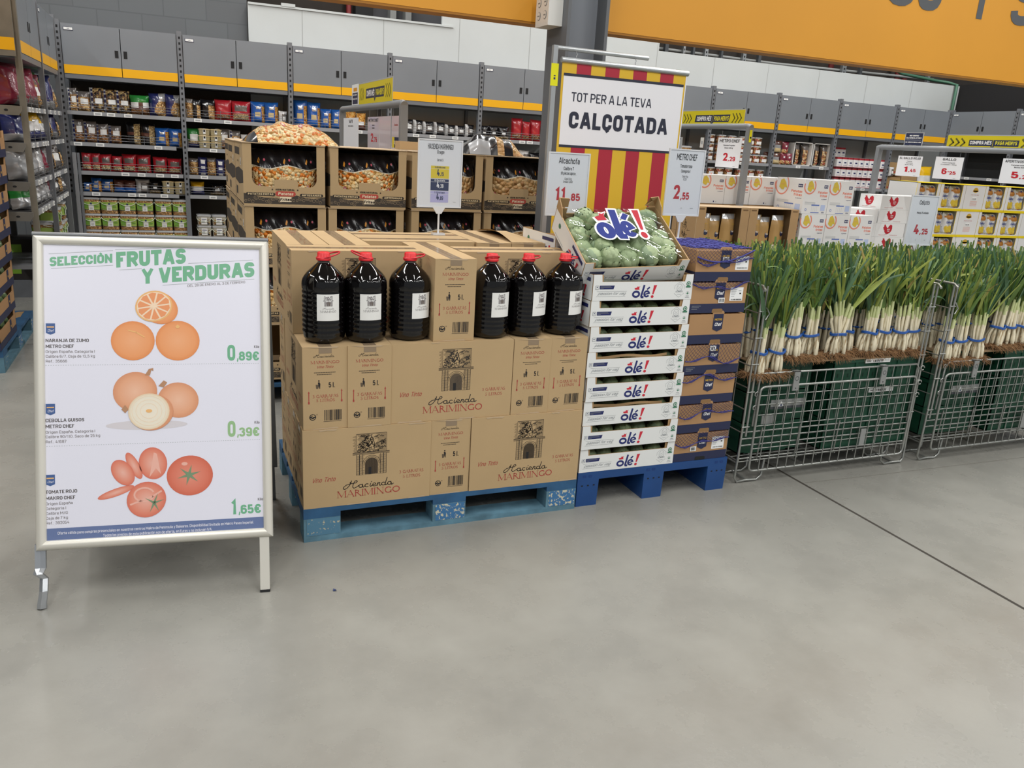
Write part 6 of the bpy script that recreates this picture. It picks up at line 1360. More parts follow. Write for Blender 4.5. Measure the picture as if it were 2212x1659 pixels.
# ================================================================ SNACK CARTONS BEHIND THE WINE
mat('band_dark', '#3f372f', .7); mat('swirl', '#8d7a60', .7); mat('pill_dark', '#2e2620', .6); mat('pill_text', '#d9c39a', .6); mat('logo_red', '#b9473c', .55); mat('logo_cream', '#ead9bb', .55); mat('motif_orange', '#c8852b', .4); mat('motif_pink', '#c4586a', .4); mat('film_line', '#cfc4ae', .3)
cells('snack_mix', ['#dd7f2c', '#e6c38a', '#ecd5a5', '#cf7224', '#c08f4c', '#ecc07a', '#e6cf9c'], 55, .3, 1.0); cells('snack_plain', ['#cfa873', '#bf9158', '#d8b684', '#ae7f4c', '#c59a63'], 42, .35, 1.0)
SW, SH, SD = .443, .3375, .575
def snack_body():
    W, H, D = SW, SH, SD; b = MB(); th = .005
    r = .045
    def arc(cx, cy, a0, a1): return [(cx+r*math.cos(R(a0+(a1-a0)*k/5)), cy+r*math.sin(R(a0+(a1-a0)*k/5))) for k in range(6)]
    l, q, bt, tb = .105*W, .895*W, .315*H, .43*H
    outline = [(0, 0), (W, 0), (W, H), (q, H)] + arc(q-r, bt+r, 0, -90) + [(.66*W, bt), (.66*W, tb-.012), (.645*W, tb), (.385*W, tb), (.37*W, tb-.012), (.37*W, bt)] + arc(l+r, bt+r, 270, 180) + [(l, H), (0, H)]
    b.prism(outline, FR(0, 0, 0), -th, 0, 'cardboard', 'card_edge')
    b.box(0, th, th, D, 0, H-.004, 'cardboard'); b.box(W-th, W, th, D, 0, H-.004, 'cardboard'); b.box(0, W, D-th, D, 0, H-.004, 'cardboard'); b.box(0, W, th, D, 0, .005, 'cardboard'); b.box(-.004, W+.002, -.006, D, H-.004, H, 'card_edge')
    b.box(l*.5, q, .05, .055, bt+.0, bt+.03, 'cardboard_dark')
    P = Pr(b, FR(0, 0, 0)); wave = [(0, .0), (1, .0), (1, .135), (.92, .115), (.84, .10), (.74, .115), (.64, .15), (.56, .10), (.5, .09), (.42, .09), (.33, .10), (.24, .10), (.16, .12), (.08, .15), (0, .165)]
    P.poly([(u*W, v*H+.012) for u, v in wave], 'band_dark'); g = random.Random(4)
    for k in range(24):
        u, v, rr = (k+.5)/24*W, g.uniform(.04, .115)*H+.008, g.uniform(.006, .014)
        P.ring(u, v, rr, .0022, 'swirl', 2, None, 0, 330, 10)
        if rr > .01: P.ring(u, v, rr*.5, .002, 'swirl', 2, None, 90, 400, 8)
    for u0, u1, t in ((.045, .36, 'PATATAS FRITAS'), (.70, .955, 'ARTESANAS')):
        P.rect(u0*W, .165*H, u1*W, .215*H, 'pill_dark', 3); P.disc(u0*W, .19*H, .025*H, 'pill_dark', 3, n=10); P.disc(u1*W, .19*H, .025*H, 'pill_dark', 3, n=10); P.text(t, (u0+u1)/2*W, .176*H, .030*H, 'pill_text', (u1-u0-.01)*W, 'c', .03, l=4)
    P.text('100% NATURAL', .5*W, .258*H, .028*H, 'pill_dark', .24*W, 'c', .03, l=3)
    for u in (.345, .655): P.poly([(u*W+.006*(1 if k % 2 == 0 else .45)*math.sin(PI*k/5), .27*H+.006*(1 if k % 2 == 0 else .45)*math.cos(PI*k/5)) for k in range(10)], 'pill_dark', 3)
    P.rect(.41*W, .165*H, .60*W, .245*H, 'logo_red', 3); P.disc(.41*W, .205*H, .04*H, 'logo_red', 3, n=12); P.disc(.60*W, .205*H, .04*H, 'logo_red', 3, n=12); P.text('Patatas', .505*W, .182*H, .048*H, 'logo_cream', .185*W, 'c', .02, .15, l=4)
    P.rect(.435*W, .075*H, .575*W, .155*H, 'logo_cream', 3); P.text('Fritas', .505*W, .09*H, .046*H, 'pill_dark', .14*W, 'c', .03, .15, l=4)
    for f, wd in ((FL(0, D, 0), D), (FX(W, 0, 0), D)):
        S = Pr(b, f); S.poly([(.0, .34*H), (.5*wd, .30*H), (wd, .36*H), (wd, .55*H), (.5*wd, .58*H), (0, .52*H)], 'band_dark'); S.rect(0, .78*H, wd*.62, .9*H, 'band_dark'); S.text('ARTESANAS', .3*wd, .66*H, .03*H, 'pill_dark', .2*wd, l=2); S.rect(.1*wd, .1*H, .3*wd, .24*H, 'band_dark'); S.text('A', .7*wd, .86*H, .08*H, 'pill_dark', l=2, shear=.2); S.rect(.72*wd, .62*H, .78*wd, .74*H, 'tag_white', 2); S.rect(.73*wd, .64*H, .77*wd, .68*H, 'tag_grey', 3)
    return b.mesh('display_carton')
SB = snack_body()
def snack_bag_mesh(kind, seed):
    g = random.Random(seed); w, h, d = .41, .285, .19; ph = g.uniform(0, 6); cm = 'snack_mix' if kind == 0 else 'snack_plain'
    def wav(u): return .66+.035*math.sin(u*2*PI*1.9+ph)
    def fn(u, v):
        a = (1-abs(2*u-1)**4); c = math.sin(PI*min(1, v*.80+.14))**.5
        wr = .005*math.sin(25*u+ph+6*v)*math.sin(13*v+ph)+.004*math.sin(47*u+3*v+9*v*v)
        return ((u-.5)*w, -d/2*a*c-wr*(1.5 if v > .66 else .5)+.11*max(0, v-.66), h*v)
    def part(m, lo, hi, n): b.grid(lambda u, v: fn(u, lo(u)+(hi(u)-lo(u))*v), 44, n, m)
    b = MB(); low = lambda u: .13+.02*math.sin(9*u+ph)
    part('film_black', lambda u: 0., low, 3); part(cm, low, wav, 16); part('film_line', wav, lambda u: wav(u)+.018, 1); part('film_black', lambda u: wav(u)+.018, lambda u: 1., 12)
    P = Pr(b, lambda u, v, w_=0: (lambda q: (q[0], q[1]-.001-w_, q[2]))(fn(u, v)))
    for k in range(3):
        u = .14+.33*k+g.uniform(-.03, .03); P.poly([(u, .75), (u+.02, .73), (u+.035, .80), (u+.025, .84), (u+.01, .80)], 'motif_orange'); P.disc(u+.09, .79+.03*g.random(), .014, 'motif_pink', n=10, ry=.025)
        P.disc(u+.02, .28, .026, 'motif_pink', 2, .07, 12); P.disc(u+.02, .28, .015, 'film_line', 3, .05, 12)
    if kind == 0:
        for k in range(22):
            u, v = g.uniform(.06, .94), g.uniform(.22, .60); P.ring(u, v, .022, .007, 'snack_ring', 1.5, .034, 0, 360, 12)
            if k % 2:
                for a in range(0, 180, 60): P.line([(u-.018*math.cos(R(a)), v-.028*math.sin(R(a))), (u+.018*math.cos(R(a)), v+.028*math.sin(R(a)))], .006, 'snack_ring', 1.6)
    b.grid(lambda u, v: ((.5-u)*w, d/2*(1-abs(2*u-1)**4)*math.sin(PI*min(1, v*.93+.06))**.55, h*v), 8, 6, 'film_black')
    return b.mesh('snack_bag')
mat('snack_ring', '#f0d7a2', .4)
SBM = [[snack_bag_mesh(k, 3+5*j+k) for j in range(3)] for k in (0, 1)]
SX = [-.041, .421, .902, 1.372]
colw = ['leftmost column', 'second column', 'third column', 'fourth column by the steel column']; tierw = ['bottom', 'second', 'third', 'top']
SY = 1.8
for c, x in enumerate(SX):
    for r_ in range(4):
        z = .1445+r_*.3385
        o = bpy.data.objects.new('display_carton', SB); COL.objects.link(o); o.location = (x+.006*math.sin(c*2+r_*1.7), SY+.004*(3-r_), z); tag(o, f'brown display carton of snacks, {tierw[r_]} tier, {colw[c]}', 'carton', 'brown snack display cartons')
        if r_ >= 1:
            put('snack_bag', SBM[0 if c < 2 else 1][(c+r_) % 3], (x+SW/2, SY+.108+.004*(3-r_), z+.02), 0, f'{"mixed orange" if c < 2 else "tan"} snack bag in the {tierw[r_]} tier carton, {colw[c]}', 'bag', 'snack bags in the display cartons')
            if r_ == 3: put('snack_bag', SBM[0 if c < 2 else 1][(c+r_+1) % 3], (x+SW/2+.01, SY+.36, z+.03), 0, f'rear {"mixed orange" if c < 2 else "tan"} snack bag in the top carton, {colw[c]}', 'bag', 'snack bags in the display cartons')
for c in (0,):
    for j in range(2):
        for r_ in range(4):
            o = bpy.data.objects.new('display_carton', SB); COL.objects.link(o); o.location = (SX[c]+.006*math.cos(j*3+r_), SY+.593*(j+1), .1445+r_*.3385-.0006*r_); tag(o, f'brown snack carton at the left side, {ORD[j+1]} from the front, {tierw[r_]} tier', 'carton', 'brown snack display cartons')
pallet((-.05+.9, SY+.0, 0), 'blue wooden pallet under the two left columns of snack cartons', PI/2, 1.79, .9); pallet((1.82, SY+.0, 0), 'blue wooden pallet under the two right columns of snack cartons', PI/2, .8, .93)
# bags lying on top of the cartons
def lying(kind, w, d, h, seed):
    g = random.Random(seed); ph = g.uniform(0, 6)
    def fn(u, v):
        a = (1-abs(2*u-1)**3.0); c = (1-abs(2*v-1)**2.6)
        return ((u-.5)*w, (v-.5)*d, h*(a*c)**.8*(1+.13*math.sin(11*u+ph)*math.sin(8*v+ph)+.08*math.sin(23*u+2*ph)))
    b = MB()
    if kind == 0: mk = lambda u, v: 'film_black' if (u < .07 or u > .97 or v > .9) else 'snack_mix'
    else: mk = lambda u, v: ('film_grey' if .1 < u < .45 and v < .26 else 'film_black') if u < .55 or .66 < u < .8 else 'snack_plain'
    b.grid(fn, 36, 16, mk); b.grid(lambda u, v: ((.5-u)*w, (v-.5)*d, 0), 2, 2, 'film_black')
    P = Pr(b, lambda u, v, w_=0: (lambda q: (q[0], q[1], q[2]+.001+w_))(fn(u, v)))
    for k in range(4 if kind == 0 else 0):
        u = .2+.2*k; P.disc(u, .35, .022, 'motif_pink', 2, .09, 12); P.disc(u, .35, .012, 'film_line', 3, .06, 10)
    if kind == 0:
        for k in range(22): P.ring(g.uniform(.12, .92), g.uniform(.08, .75), .022, .008, 'snack_ring', 1.5, .05, 0, 360, 10)
    return b.mesh('snack_bag')
put('snack_bag', lying(0, .50, .36, .105, 2), (.235, SY+.22, 1.4995), R(4), 'big clear bag of orange mixed snacks lying on the left top carton', 'bag', None)
put('snack_bag', lying(1, .40, .30, .11, 5), (1.46, SY+.22, 1.4995), R(-6), 'crumpled black and tan snack bag lying on a right top carton', 'bag', None)
b = MB(); b.box(0, .16, 0, .12, 0, .05, 'cardboard'); o = b.build('small_carton', None, (.93, SY+.4, 1.4995)); tag(o, 'small brown carton lying behind the wine price card', 'carton')
# ================================================================ SIGN FRAMES OVER THE ISLANDS
mat('frame_paint', '#8d9195', .4, .25); mat('offer_yellow', '#d5c616', .4); mat('offer_navy', '#232c4c', .5); mat('offer_text', '#e9eaea', .5); mat('offer_ink', '#e0d62e', .5); mat('chevron', '#5f5c1c', .5); mat('film_print', '#d9cfd6', .3, coat=.5)
def sign_frame(X, y0, y1, z, label, z0=0.):
    t = E('sign_frame', (X, y0, 0), label, 'frame'); L = y1-y0
    for y in (0, L):
        b = MB(); b.box(-.025, .025, y-.02, y+.02, z0, z-.0, 'frame_paint'); b.build('post', t)
    b = MB(); b.tube([(0, -.02, z), (0, .02, z+.01), (0, L-.02, z+.01), (0, L+.02, z)], .025, 'frame_paint', 10); b.build('top_tube', t); return t
def hang(X, ya, yb, z0, z1, label, draw, cat='sign', hooks=.06, group=None, name='hanging_price_card'):
    """card in the plane x = X facing -x; ya is the far edge, drawn at the left"""
    return price_card(name, (X, (ya+yb)/2, z0), ya-yb, z1-z0, label, draw, rot=(0, 0, -PI/2), hooks=hooks, cat=cat, group=group)
def offer(P, w, h):
    P.rect(-w/2, 0, w/2, h, 'offer_yellow'); P.rect(-w/2, h*.95, w/2, h, 'tag_grey', 2)
    P.poly([(-.27*w, .28*h), (.27*w, .28*h), (.29*w, .70*h), (-.255*w, .70*h)], 'offer_navy', 2); P.poly([(-.01*w, .28*h), (.04*w, .28*h), (.005*w, .12*h)], 'offer_navy', 2); P.line([(.012*w, .26*h), (.03*w, .72*h)], .003, 'offer_yellow', 3)
    P.text('COMPRA MÉS', -.12*w, .36*h, .26*h, 'offer_text', .235*w, 'c', .03, .15, l=3); P.text('PAGA MENYS', .155*w, .36*h, .26*h, 'offer_ink', .225*w, 'c', .03, .15, l=3)
    for s in (0, 1):
        for k in range(3):
            u = (-.46 if s == 0 else .325)*w+k*.048*w; P.line([(u, .75*h), (u+.035*w, .50*h), (u, .25*h)], .012, 'chevron', 2)
def offer2(P, w, h):
    P.rect(-w/2, 0, w/2, h, 'offer_yellow'); P.rect(-w/2, h*.94, w/2, h, 'tag_grey', 2); x = lambda q: -w/2+q
    P.rect(x(.215), .25*h, x(.665), .66*h, 'offer_navy', 2); P.poly([(x(.42), .25*h), (x(.455), .25*h), (x(.435), .1*h)], 'offer_navy', 2); P.line([(x(.437), .2*h), (x(.437), .68*h)], .004, 'offer_yellow', 3)
    P.text('COMPRA MÉS', x(.325), .35*h, .24*h, 'offer_text', .2, 'c', .03, l=3); P.text('PAGA MENYS', x(.555), .35*h, .24*h, 'offer_ink', .19, 'c', .03, l=3)
    for u0 in (.03, .69):
        for k in range(3): P.line([(x(u0+.055*k), .72*h), (x(u0+.035+.055*k), .46*h), (x(u0+.055*k), .22*h)], .014, 'chevron', 2)
def priced(title, lines, big, dec, big_v=.22, colour='price_red', tone=None):
    def d(P, w, h):
        if tone: P.rect(-w/2, 0, w/2, h, tone)
        P.text(title, 0, .84*h, .105*h, 'ink_text', min(.86, .075*len(title)+.1)*w, 'c', .015, l=2)
        for k, ln in enumerate(lines): P.text(ln, 0, (.72-.085*k)*h, .045*h, 'ink_text', .03*len(ln)*w, 'c', .01, l=2)
        P.text(big, -.20*w, big_v*h, .27*h, colour, .19*w, 'l', .03, l=2); P.text(dec, .02*w, big_v*h, .15*h, colour, .30*w, 'l', .03, l=2); P.rect(.25*w, .04*h, .34*w, .055*h, 'tag_grey', 2)
    return d
sign_frame(1.016, 2.45, 4.55, 1.775, 'grey tube sign frame rising behind the snack cartons')
sign_frame(4.18, 2.95, 5.2, 1.83, 'grey sign frame under the first yellow offer band, right of the banner')
sign_frame(5.8, 1.2, 3.07, 1.745, 'grey sign frame at the right side holding three price cards')
hang(1.016, 3.85, 2.745, 1.80, 1.968, 'crumpled yellow offer band on the frame behind the snack cartons', offer, hooks=0, name='offer_band')
hang(4.18, 4.0, 3.04, 1.835, 1.985, 'yellow offer band right of the striped banner, reading COMPRA MÉS', offer, hooks=0, name='offer_band')
hang(5.8, 2.34, .75, 1.757, 1.876, 'yellow offer band at the right edge, reading COMPRA MÉS PAGA MENYS', offer2, hooks=0, name='offer_band')

def d_small(P, w, h):
    P.rect(-w/2, 0, w/2, h, 'tag_white'); P.rect(-.4*w, .1*h, .4*w, .62*h, 'offer_navy', 2); P.rect(-.25*w, .68*h, .3*w, .84*h, 'fascia_orange', 2)
    P.text('NO OBRIU', 0, .48*h, .07*h, 'tag_white', .6*w, 'c', .02, l=3); P.text('EMBALATGES', 0, .3*h, .07*h, 'tag_white', .7*w, 'c', .02, l=3)
def d_navy(P, w, h):
    P.rect(-w/2, 0, w/2, h, 'tag_grey'); P.rect(-.46*w, .04*h, .46*w, .95*h, 'offer_navy', 2)
    P.text('NO OBRIU', 0, .74*h, .09*h, 'tag_white', .5*w, 'c', .03, l=3); P.text('ELS EMBALATGES', 0, .59*h, .09*h, 'tag_white', .82*w, 'c', .03, l=3); P.rect(-.4*w, .50*h, .4*w, .515*h, 'tag_white', 3); P.text('NO ABRIR EMBALAJES', 0, .32*h, .075*h, 'tag_white', .84*w, 'c', .03, l=3); P.text('Gràcies / Gracias', 0, .14*h, .04*h, 'tag_white', .4*w, 'c', l=3)
hang(1.016, 4.13, 3.87, 1.80, 1.968, 'small upright navy notice left of the crumpled yellow band', d_small, hooks=0, name='notice_card')
hang(5.8, 2.797, 2.595, 1.758, 1.89, 'small navy notice card standing on the right sign frame', d_navy, hooks=0, name='notice_card')
hang(4.18, 3.376, 3.034, 1.49, 1.745, 'hanging price card with red 2,29 under the first yellow band', priced('METRO CHEF', ['Patatas Fregides', 'Bossa 400 gr'], '2', ',29'), hooks=.06)
hang(4.18, 4.35, 3.95, 1.60, 1.74, 'grey price card half hidden beside the striped banner', priced('EL GALLO ROJO', ['Patates'], '', '', tone='tag_grey'), hooks=.06)
hang(5.8, 2.83, 2.56, 1.508, 1.685, 'hanging price card with red 1,45 and yellow edge, right sign frame', priced('EL GALLO ROJO', ['Patatas', 'Churrería', 'Bolsa 150 g'], '1', ',45'), hooks=.045)
hang(5.8, 2.42, 2.14, 1.505, 1.69, 'hanging price card with red 6,25, middle of the right sign frame', priced('GALLO', ['Pasta espagueti', '12 unidades x 500 g'], '6', "'25"), hooks=.04)
hang(5.8, 1.78, 1.45, 1.505, 1.697, 'hanging price card with red 5,29 cut off at the right', priced('APERITIVOS FLAPERS', ['Patatas onduladas', 'Bolsa 500 g'], '5', ',29'), hooks=.04)
b = MB(); b.box(-.003, .0, 0, .05, 0, .09, 'white_plastic'); P = Pr(b, FL(-.003, .05, 0), .001); P.rect(.012, .03, .04, .06, 'tag_grey'); o = b.build('paper_tag', None, (4.155, 3.56, 1.65)); tag(o, 'small white plastic tag hanging under the first yellow band', 'tag')
b = MB(); b.box(-.012, .012, -.002, 0, 0, .10, 'tag_yellow'); P = Pr(b, FR(0, -.002, 0), .001); P.rect(-.006, .03, .008, .045, 'slot_black'); o = b.build('sticker_tag', None, (4.18, 2.929, 1.71)); tag(o, 'yellow sticker on the near post of the middle sign frame', 'sticker')
for k, (ya, yb, z0, lab, dr) in enumerate([(4.5, 3.87, 1.46, 'grey-backed price card at the far left of the frame behind the snack cartons', priced('VI', ['de la terra'], '', '')), (3.52, 3.13, 1.48, 'price card with dark red 2,75 behind clear film, frame behind the snack cartons', priced('METRO CHEF', ['Galetes', 'Saladas'], '2', ',75', tone='film_print')), (3.12, 2.79, 1.48, 'blank glossy pinkish card beside the one with 2,75', lambda P, w, h: P.rect(-w/2, 0, w/2, h, 'film_print')), (2.76, 2.51, 1.48, 'pinkish price card with yellow and navy foot, next to the near post', lambda P, w, h: (P.rect(-w/2, 0, w/2, h, 'film_print'), P.rect(-.4*w, .1*h, .4*w, .4*h, 'offer_navy', 2), P.rect(-.4*w, .1*h, -.15*w, .4*h, 'card_yellow', 3), P.text('3,75', 0, .2*h, .1*h, 'tag_white', .4*w, 'c', .02, l=3), P.text('Snacks', 0, .72*h, .06*h, 'ink_red', .4*w, 'c', .02, l=2)))]):
    hang(1.016, ya, yb, z0, 1.71, lab, dr, hooks=.05)
# ================================================================ RIGHT ISLAND: CHIP CARTONS AND BOXES
mat('bag_kraft', '#b8935a', .5, coat=.2, noise=.08); mat('bag_white', '#e3ddd0', .45); mat('aro_white', '#dfe0e0', .55); mat('aro_chip', '#d3bc45', .5); mat('aro_ring', '#dd8a76', .5); mat('aro_navy', '#2c3260', .5); mat('aro_text', '#e0785c', .5); mat('aro_blue', '#5b73b8', .5); mat('aro_pale', '#b4c3e4', .5)
def chip_pack_mesh():
    w, h, d = .15, .33, .08; b = MB()
    fn = lambda u, v: ((u-.5)*w*(1-.1*max(0, v-.8)*4), -d/2*(1-abs(2*u-1)**3)*(min(1, v/.1)*min(1, (1-v)/.22)**.8+.05)-.003*math.sin(20*u+9*v), h*v)
    b.grid(fn, 10, 16, lambda u, v: 'film_silver' if v > .86 else ('bag_white' if v < .28 else 'bag_kraft')); b.grid(lambda u, v: ((.5-u)*w, d/2*(1-abs(2*u-1)**3)*min(1, v/.1)*min(1, (1-v)/.22), h*v), 4, 6, 'bag_kraft')
    P = Pr(b, lambda u, v, e=0: (lambda q: (q[0], q[1]-.001-e, q[2]))(fn(u, v)))
    P.poly([(.52, .86), (.52, .5), (.66, .46), (.80, .5), (.80, .86)], 'band_navy', 2); P.rect(.57, .74, .75, .76, 'gold_ink', 3)
    P.text('Chef', .66, .55, .04, 'white_ink', .2, 'c', .01, .2, l=3); P.text('PATATAS', .5, .27, .05, 'ink_text', .62, 'c', .02, l=3); P.text('FRITAS', .5, .19, .05, 'ink_text', .52, 'c', .02, l=3)
    return b.mesh('chip_bag')
CPM = chip_pack_mesh()
def chip_carton(x, y, z, W, H, D, label, front=True):
    t = E('chip_carton', (x, y, z), label, 'carton', 'brown chip cartons'); b = MB(); th = .005
    if front:
        l, q = .16*W, .84*W
        b.prism([(0, 0), (W, 0), (W, H), (q, H), (q, .2*H), (l, .2*H), (l, H), (0, H)], FR(0, 0, 0), -th, 0, 'kraft', 'card_edge')
        b.box(0, th, th, D, 0, H, 'kraft'); b.box(W-th, W, th, D, 0, H, 'kraft'); b.box(0, W, D-th, D, 0, H, 'carton_in'); b.box(0, W, th, D, 0, .005, 'kraft'); b.box(0, W, .02, D, H-.004, H, 'card_edge')
        P = Pr(b, FR(0, 0, 0)); P.rect(.03*W, H*.955, .13*W, H*.975, 'carton_in'); P.rect(.87*W, H*.955, .97*W, H*.975, 'carton_in')
    else: b.box(0, W, 0, D, 0, H, 'kraft')
    S = Pr(b, FL(0, D, 0)); g = random.Random(3)
    for k in range(26):
        a = g.uniform(0, 6.28); r_ = g.uniform(.02, .06); u, v = .45*D+r_*math.cos(a)*.8, .62*H+r_*math.sin(a)*1.8; S.line([(u, v), (u+g.uniform(-.02, .02), v+g.uniform(-.03, .03)), (u+g.uniform(-.03, .03), v+g.uniform(-.04, .02))], .003, 'ink_black')
    b.build('body', t); return t
for r_ in range(2):
    for c, (x, W) in enumerate(((3.505, .515), (4.025, .515))):
        z = .1445+r_*.5195
        chip_carton(x, 2.6, z, W, .518, .28, f'open brown chip carton, {["lower", "upper"][r_]} one, {["left", "right"][c]} of the pair behind the spring onions')
        if r_ == 1:
            for j in range(3): put('chip_bag', CPM, (x+.125+.13*j, 2.66+.03*(j % 2)+.045, z+.13-.02*(j == 1)), R(-6+7*j), f'brown paper chip bag, {ORD[j]} from left in the {["left", "right"][c]} open carton', 'bag', 'chip bags in the brown cartons')
pallet((3.5, 2.6, 0), 'blue wooden pallet under the brown chip cartons', 0, 1.05, .3); 
for c, (x, W) in enumerate(((3.79, .265), (4.06, .265), (4.33, .27), (4.605, .265))):
    for k in range(4): chip_carton(x, 3.02, .1445+k*.2595, W, .258, .36, f'closed brown carton behind the open ones, {ORD[c]} column, {ORD[k]} from the bottom', False)
pallet((3.78, 3.02, 0), 'rear blue wooden pallet under the closed brown cartons', 0, 1.1, .38)
def aro_mesh(W, H, D, tall):
    b = MB(); b.box(0, W, 0, D, 0, H, 'aro_white')
    for f, w in ((FR(0, 0, 0), W), (FL(0, D, 0), D)):
        P = Pr(b, f); P.ring(.2*w, .80*H, .24*w, .012, 'aro_ring', 1, .235*w*1.05, -200, 45, 24)
        P.poly([(.10*w, .72*H), (.14*w, .93*H), (.24*w, .97*H), (.33*w, .86*H), (.39*w, .70*H), (.30*w, .73*H), (.26*w, .64*H), (.18*w, .66*H)], 'aro_chip', 2); P.line([(.14*w, .8*H), (.3*w, .82*H)], .003, 'aro_ring', 3)
        P.rect(.77*w, .76*H, .92*w, .85*H, 'aro_navy'); P.text('aro', .845*w, .785*H, .05*H, 'aro_white', .11*w, 'c', .02, l=2)
        P.text('Patatas', .93*w, .60*H, .075*H, 'aro_text', .38*w, 'r', .02); P.text('fritas', .93*w, .50*H, .075*H, 'aro_text', .28*w, 'r', .02); P.text('a granel', .93*w, .425*H, .03*H, 'aro_navy', .2*w, 'r', .01)
        if tall:
            P.rect(.36*w, .24*H, .68*w, .275*H, 'aro_blue'); P.rect(.36*w, .03*H, .70*w, .05*H, 'aro_blue'); P.rect(.74*w, .1*H, .92*w, .27*H, 'aro_pale'); P.ring(.15*w, .12*H, .04*w, .004, 'aro_blue')
            for k in range(4): P.rect(.38*w+.07*w*k, .08*H, .385*w+.07*w*k, .22*H, 'tag_grey')
            for k in range(3): P.rect(.08*w, (.34-.03*k)*H, .5*w, (.35-.03*k)*H, 'tag_grey')
            for k in range(3): P.rect((.8+.04*k)*w, .03*H, (.82+.04*k)*w, .07*H, 'aro_navy')
        else:
            P.rect(.6*w, .05*H, .64*w, .1*H, 'aro_navy'); P.rect(.7*w, .05*H, .72*w, .09*H, 'tag_grey')
    return b.mesh('chips_box')
def dfl(name, me, loc, label, cat, group):
    return put(name, me, loc, 0, label, cat, group)
AW = .272; am = aro_mesh(AW, .2865, .36, True); a3 = aro_mesh(AW, .2865, .145, True); aw = aro_mesh(.268, .241, .36, False)
for c, x in enumerate((3.785, 4.056, 4.328, 4.60)): dfl('chips_box', aw, (x, 3.02, 1.1835), f'white chips box on the closed brown cartons, {ORD[c]} from left', 'box', 'white chips boxes')
for c, x in enumerate((4.562, 4.838)): dfl('chips_box', am, (x, 2.6, .2885+.2875*3), f'white chips box with blue table print, top tier, {["left", "right"][c]} one', 'box', 'white chips boxes')
for r_ in range(3):
    for c, x in enumerate((4.573, 4.850, 5.127)): dfl('chips_box', am if c < 2 else a3, (x, 2.6, .2885+.2875*r_), f'white chips box, {["bottom", "second", "third"][r_]} tier, {ORD[c]} from the brown cartons', 'box', 'white chips boxes')
pallet((4.56, 2.6, 0), 'lower blue pallet under the white chips boxes', 0, .64, .4); pallet((4.56, 2.6, .1441), 'upper blue pallet under the white chips boxes', 0, .64, .4)
# red rooster boxes
mat('rooster_red', '#b3202f', .5)
RWd, RH, RD = .362, .1245, .26
def rooster_mesh():
    b = MB(); b.box(0, RWd, 0, RD, 0, RH, 'aro_white')
    for f, w in ((FR(0, 0, 0), RWd), (FL(0, RD, 0), RD)):
        P = Pr(b, f); cx = .40*w; s = RH
        P.poly([(cx+x_*s, y_*s) for x_, y_ in ((-.42, .66), (-.32, .78), (-.36, .92), (-.28, .86), (-.22, .95), (-.16, .82), (-.06, .70), (.06, .64), (.13, .80), (.30, .92), (.46, .84), (.50, .62), (.44, .44), (.32, .30), (.12, .22), (-.1, .24), (-.22, .36), (-.26, .52), (-.34, .48), (-.33, .58))], 'rooster_red')
        for u in (-.02, .1): P.line([(cx+u*s, .3*s), (cx+(u-.06)*s, .16*s), (cx+(u-.14)*s, .15*s)], .02*s, 'rooster_red')
        P.text('gallo', cx+.14*s, .52*s, .09*s, 'aro_white', .28*s, 'c', .02, l=2); P.text('rojo', cx+.14*s, .39*s, .09*s, 'aro_white', .22*s, 'c', .02, l=2)
        P.text('Macarrón', .14*w, .11*s, .05*s, 'rooster_red', .22*w); P.text('Alimenticia', .52*w, .11*s, .05*s, 'rooster_red', .25*w)
    return b.mesh('pasta_box')
rm = rooster_mesh()
for c, (x, n) in enumerate(((5.235, 7), (5.603, 8), (5.971, 8))):
    for r_ in range(n): dfl('pasta_box', rm, (x+.008*math.sin(r_*2+c), 2.75+.5*(c == 5), .324+r_*.1254 - (0 if n == 7 else 0) if True else 0), f'white box with red rooster, {ORD[c]} column, {ORD[n-1-r_]} from the top', 'box', 'white boxes with red roosters')
pallet((5.23, 2.75, 0), 'lower blue pallet under the rooster boxes', 0, 1.11, .28); pallet((5.23, 2.75, .1441), 'upper blue pallet under the rooster boxes', 0, 1.11, .28)
b = MB(); b.box(5.23, 6.34, 2.75, 3.0, .2885, .3235, 'cardboard_dark'); tag(b.build('cardboard_sheet'), 'thick cardboard sheet under the rooster boxes', 'sheet')
# white display boxes with yellow edges
mat('crisp_yellow', '#d7b93a', .45); mat('edge_yellow', '#ecd21f', .5); mat('crisp_blue', '#33458e', .5); mat('crisp_pic', '#a8702c', .45); mat('crisp_red', '#b5332e', .5)
def crisp_bag_mesh():
    w, h, d = .148, .225, .085; b = MB(); fn = lambda u, v: ((u-.5)*w, -d/2*(1-abs(2*u-1)**3)*(min(1, v/.1)*min(1, (1-v)/.2)**.8+.04)-.004*math.sin(17*u+8*v), h*v)
    b.grid(fn, 22, 26, lambda u, v: 'crisp_pic' if ((u-.5)/.36)**2+((v-.80)/.11)**2 < 1+.3*math.sin(20*u) else ('crisp_yellow' if ((u-.5)/.36)**2+((v-.26)/.16)**2 < 1+.3*math.sin(17*u+9*v) else 'film_silver' if math.sin(11*u+5*v) > .5 else 'film_white')); b.grid(lambda u, v: ((.5-u)*w, d/2*(1-abs(2*u-1)**3)*min(1, v/.1)*min(1, (1-v)/.2), h*v), 4, 6, 'film_silver')
    P = Pr(b, lambda u, v, e=0: (lambda q: (q[0], q[1]-.001-e, q[2]))(fn(u, v))); P.text('Cabrera', .5, .52, .10, 'crisp_blue', .55, 'c', .02, .2, l=2); P.poly([(.3, .95), (.7, .95), (.6, .88), (.4, .88)], 'crisp_blue', 2); P.disc(.4, .25, .12, 'aro_chip', 2, .07); P.disc(.62, .22, .11, 'aro_chip', 3, .07); P.rect(.35, .05, .65, .10, 'crisp_red', 2)
    return b.mesh('crisp_bag')
CBM = crisp_bag_mesh()
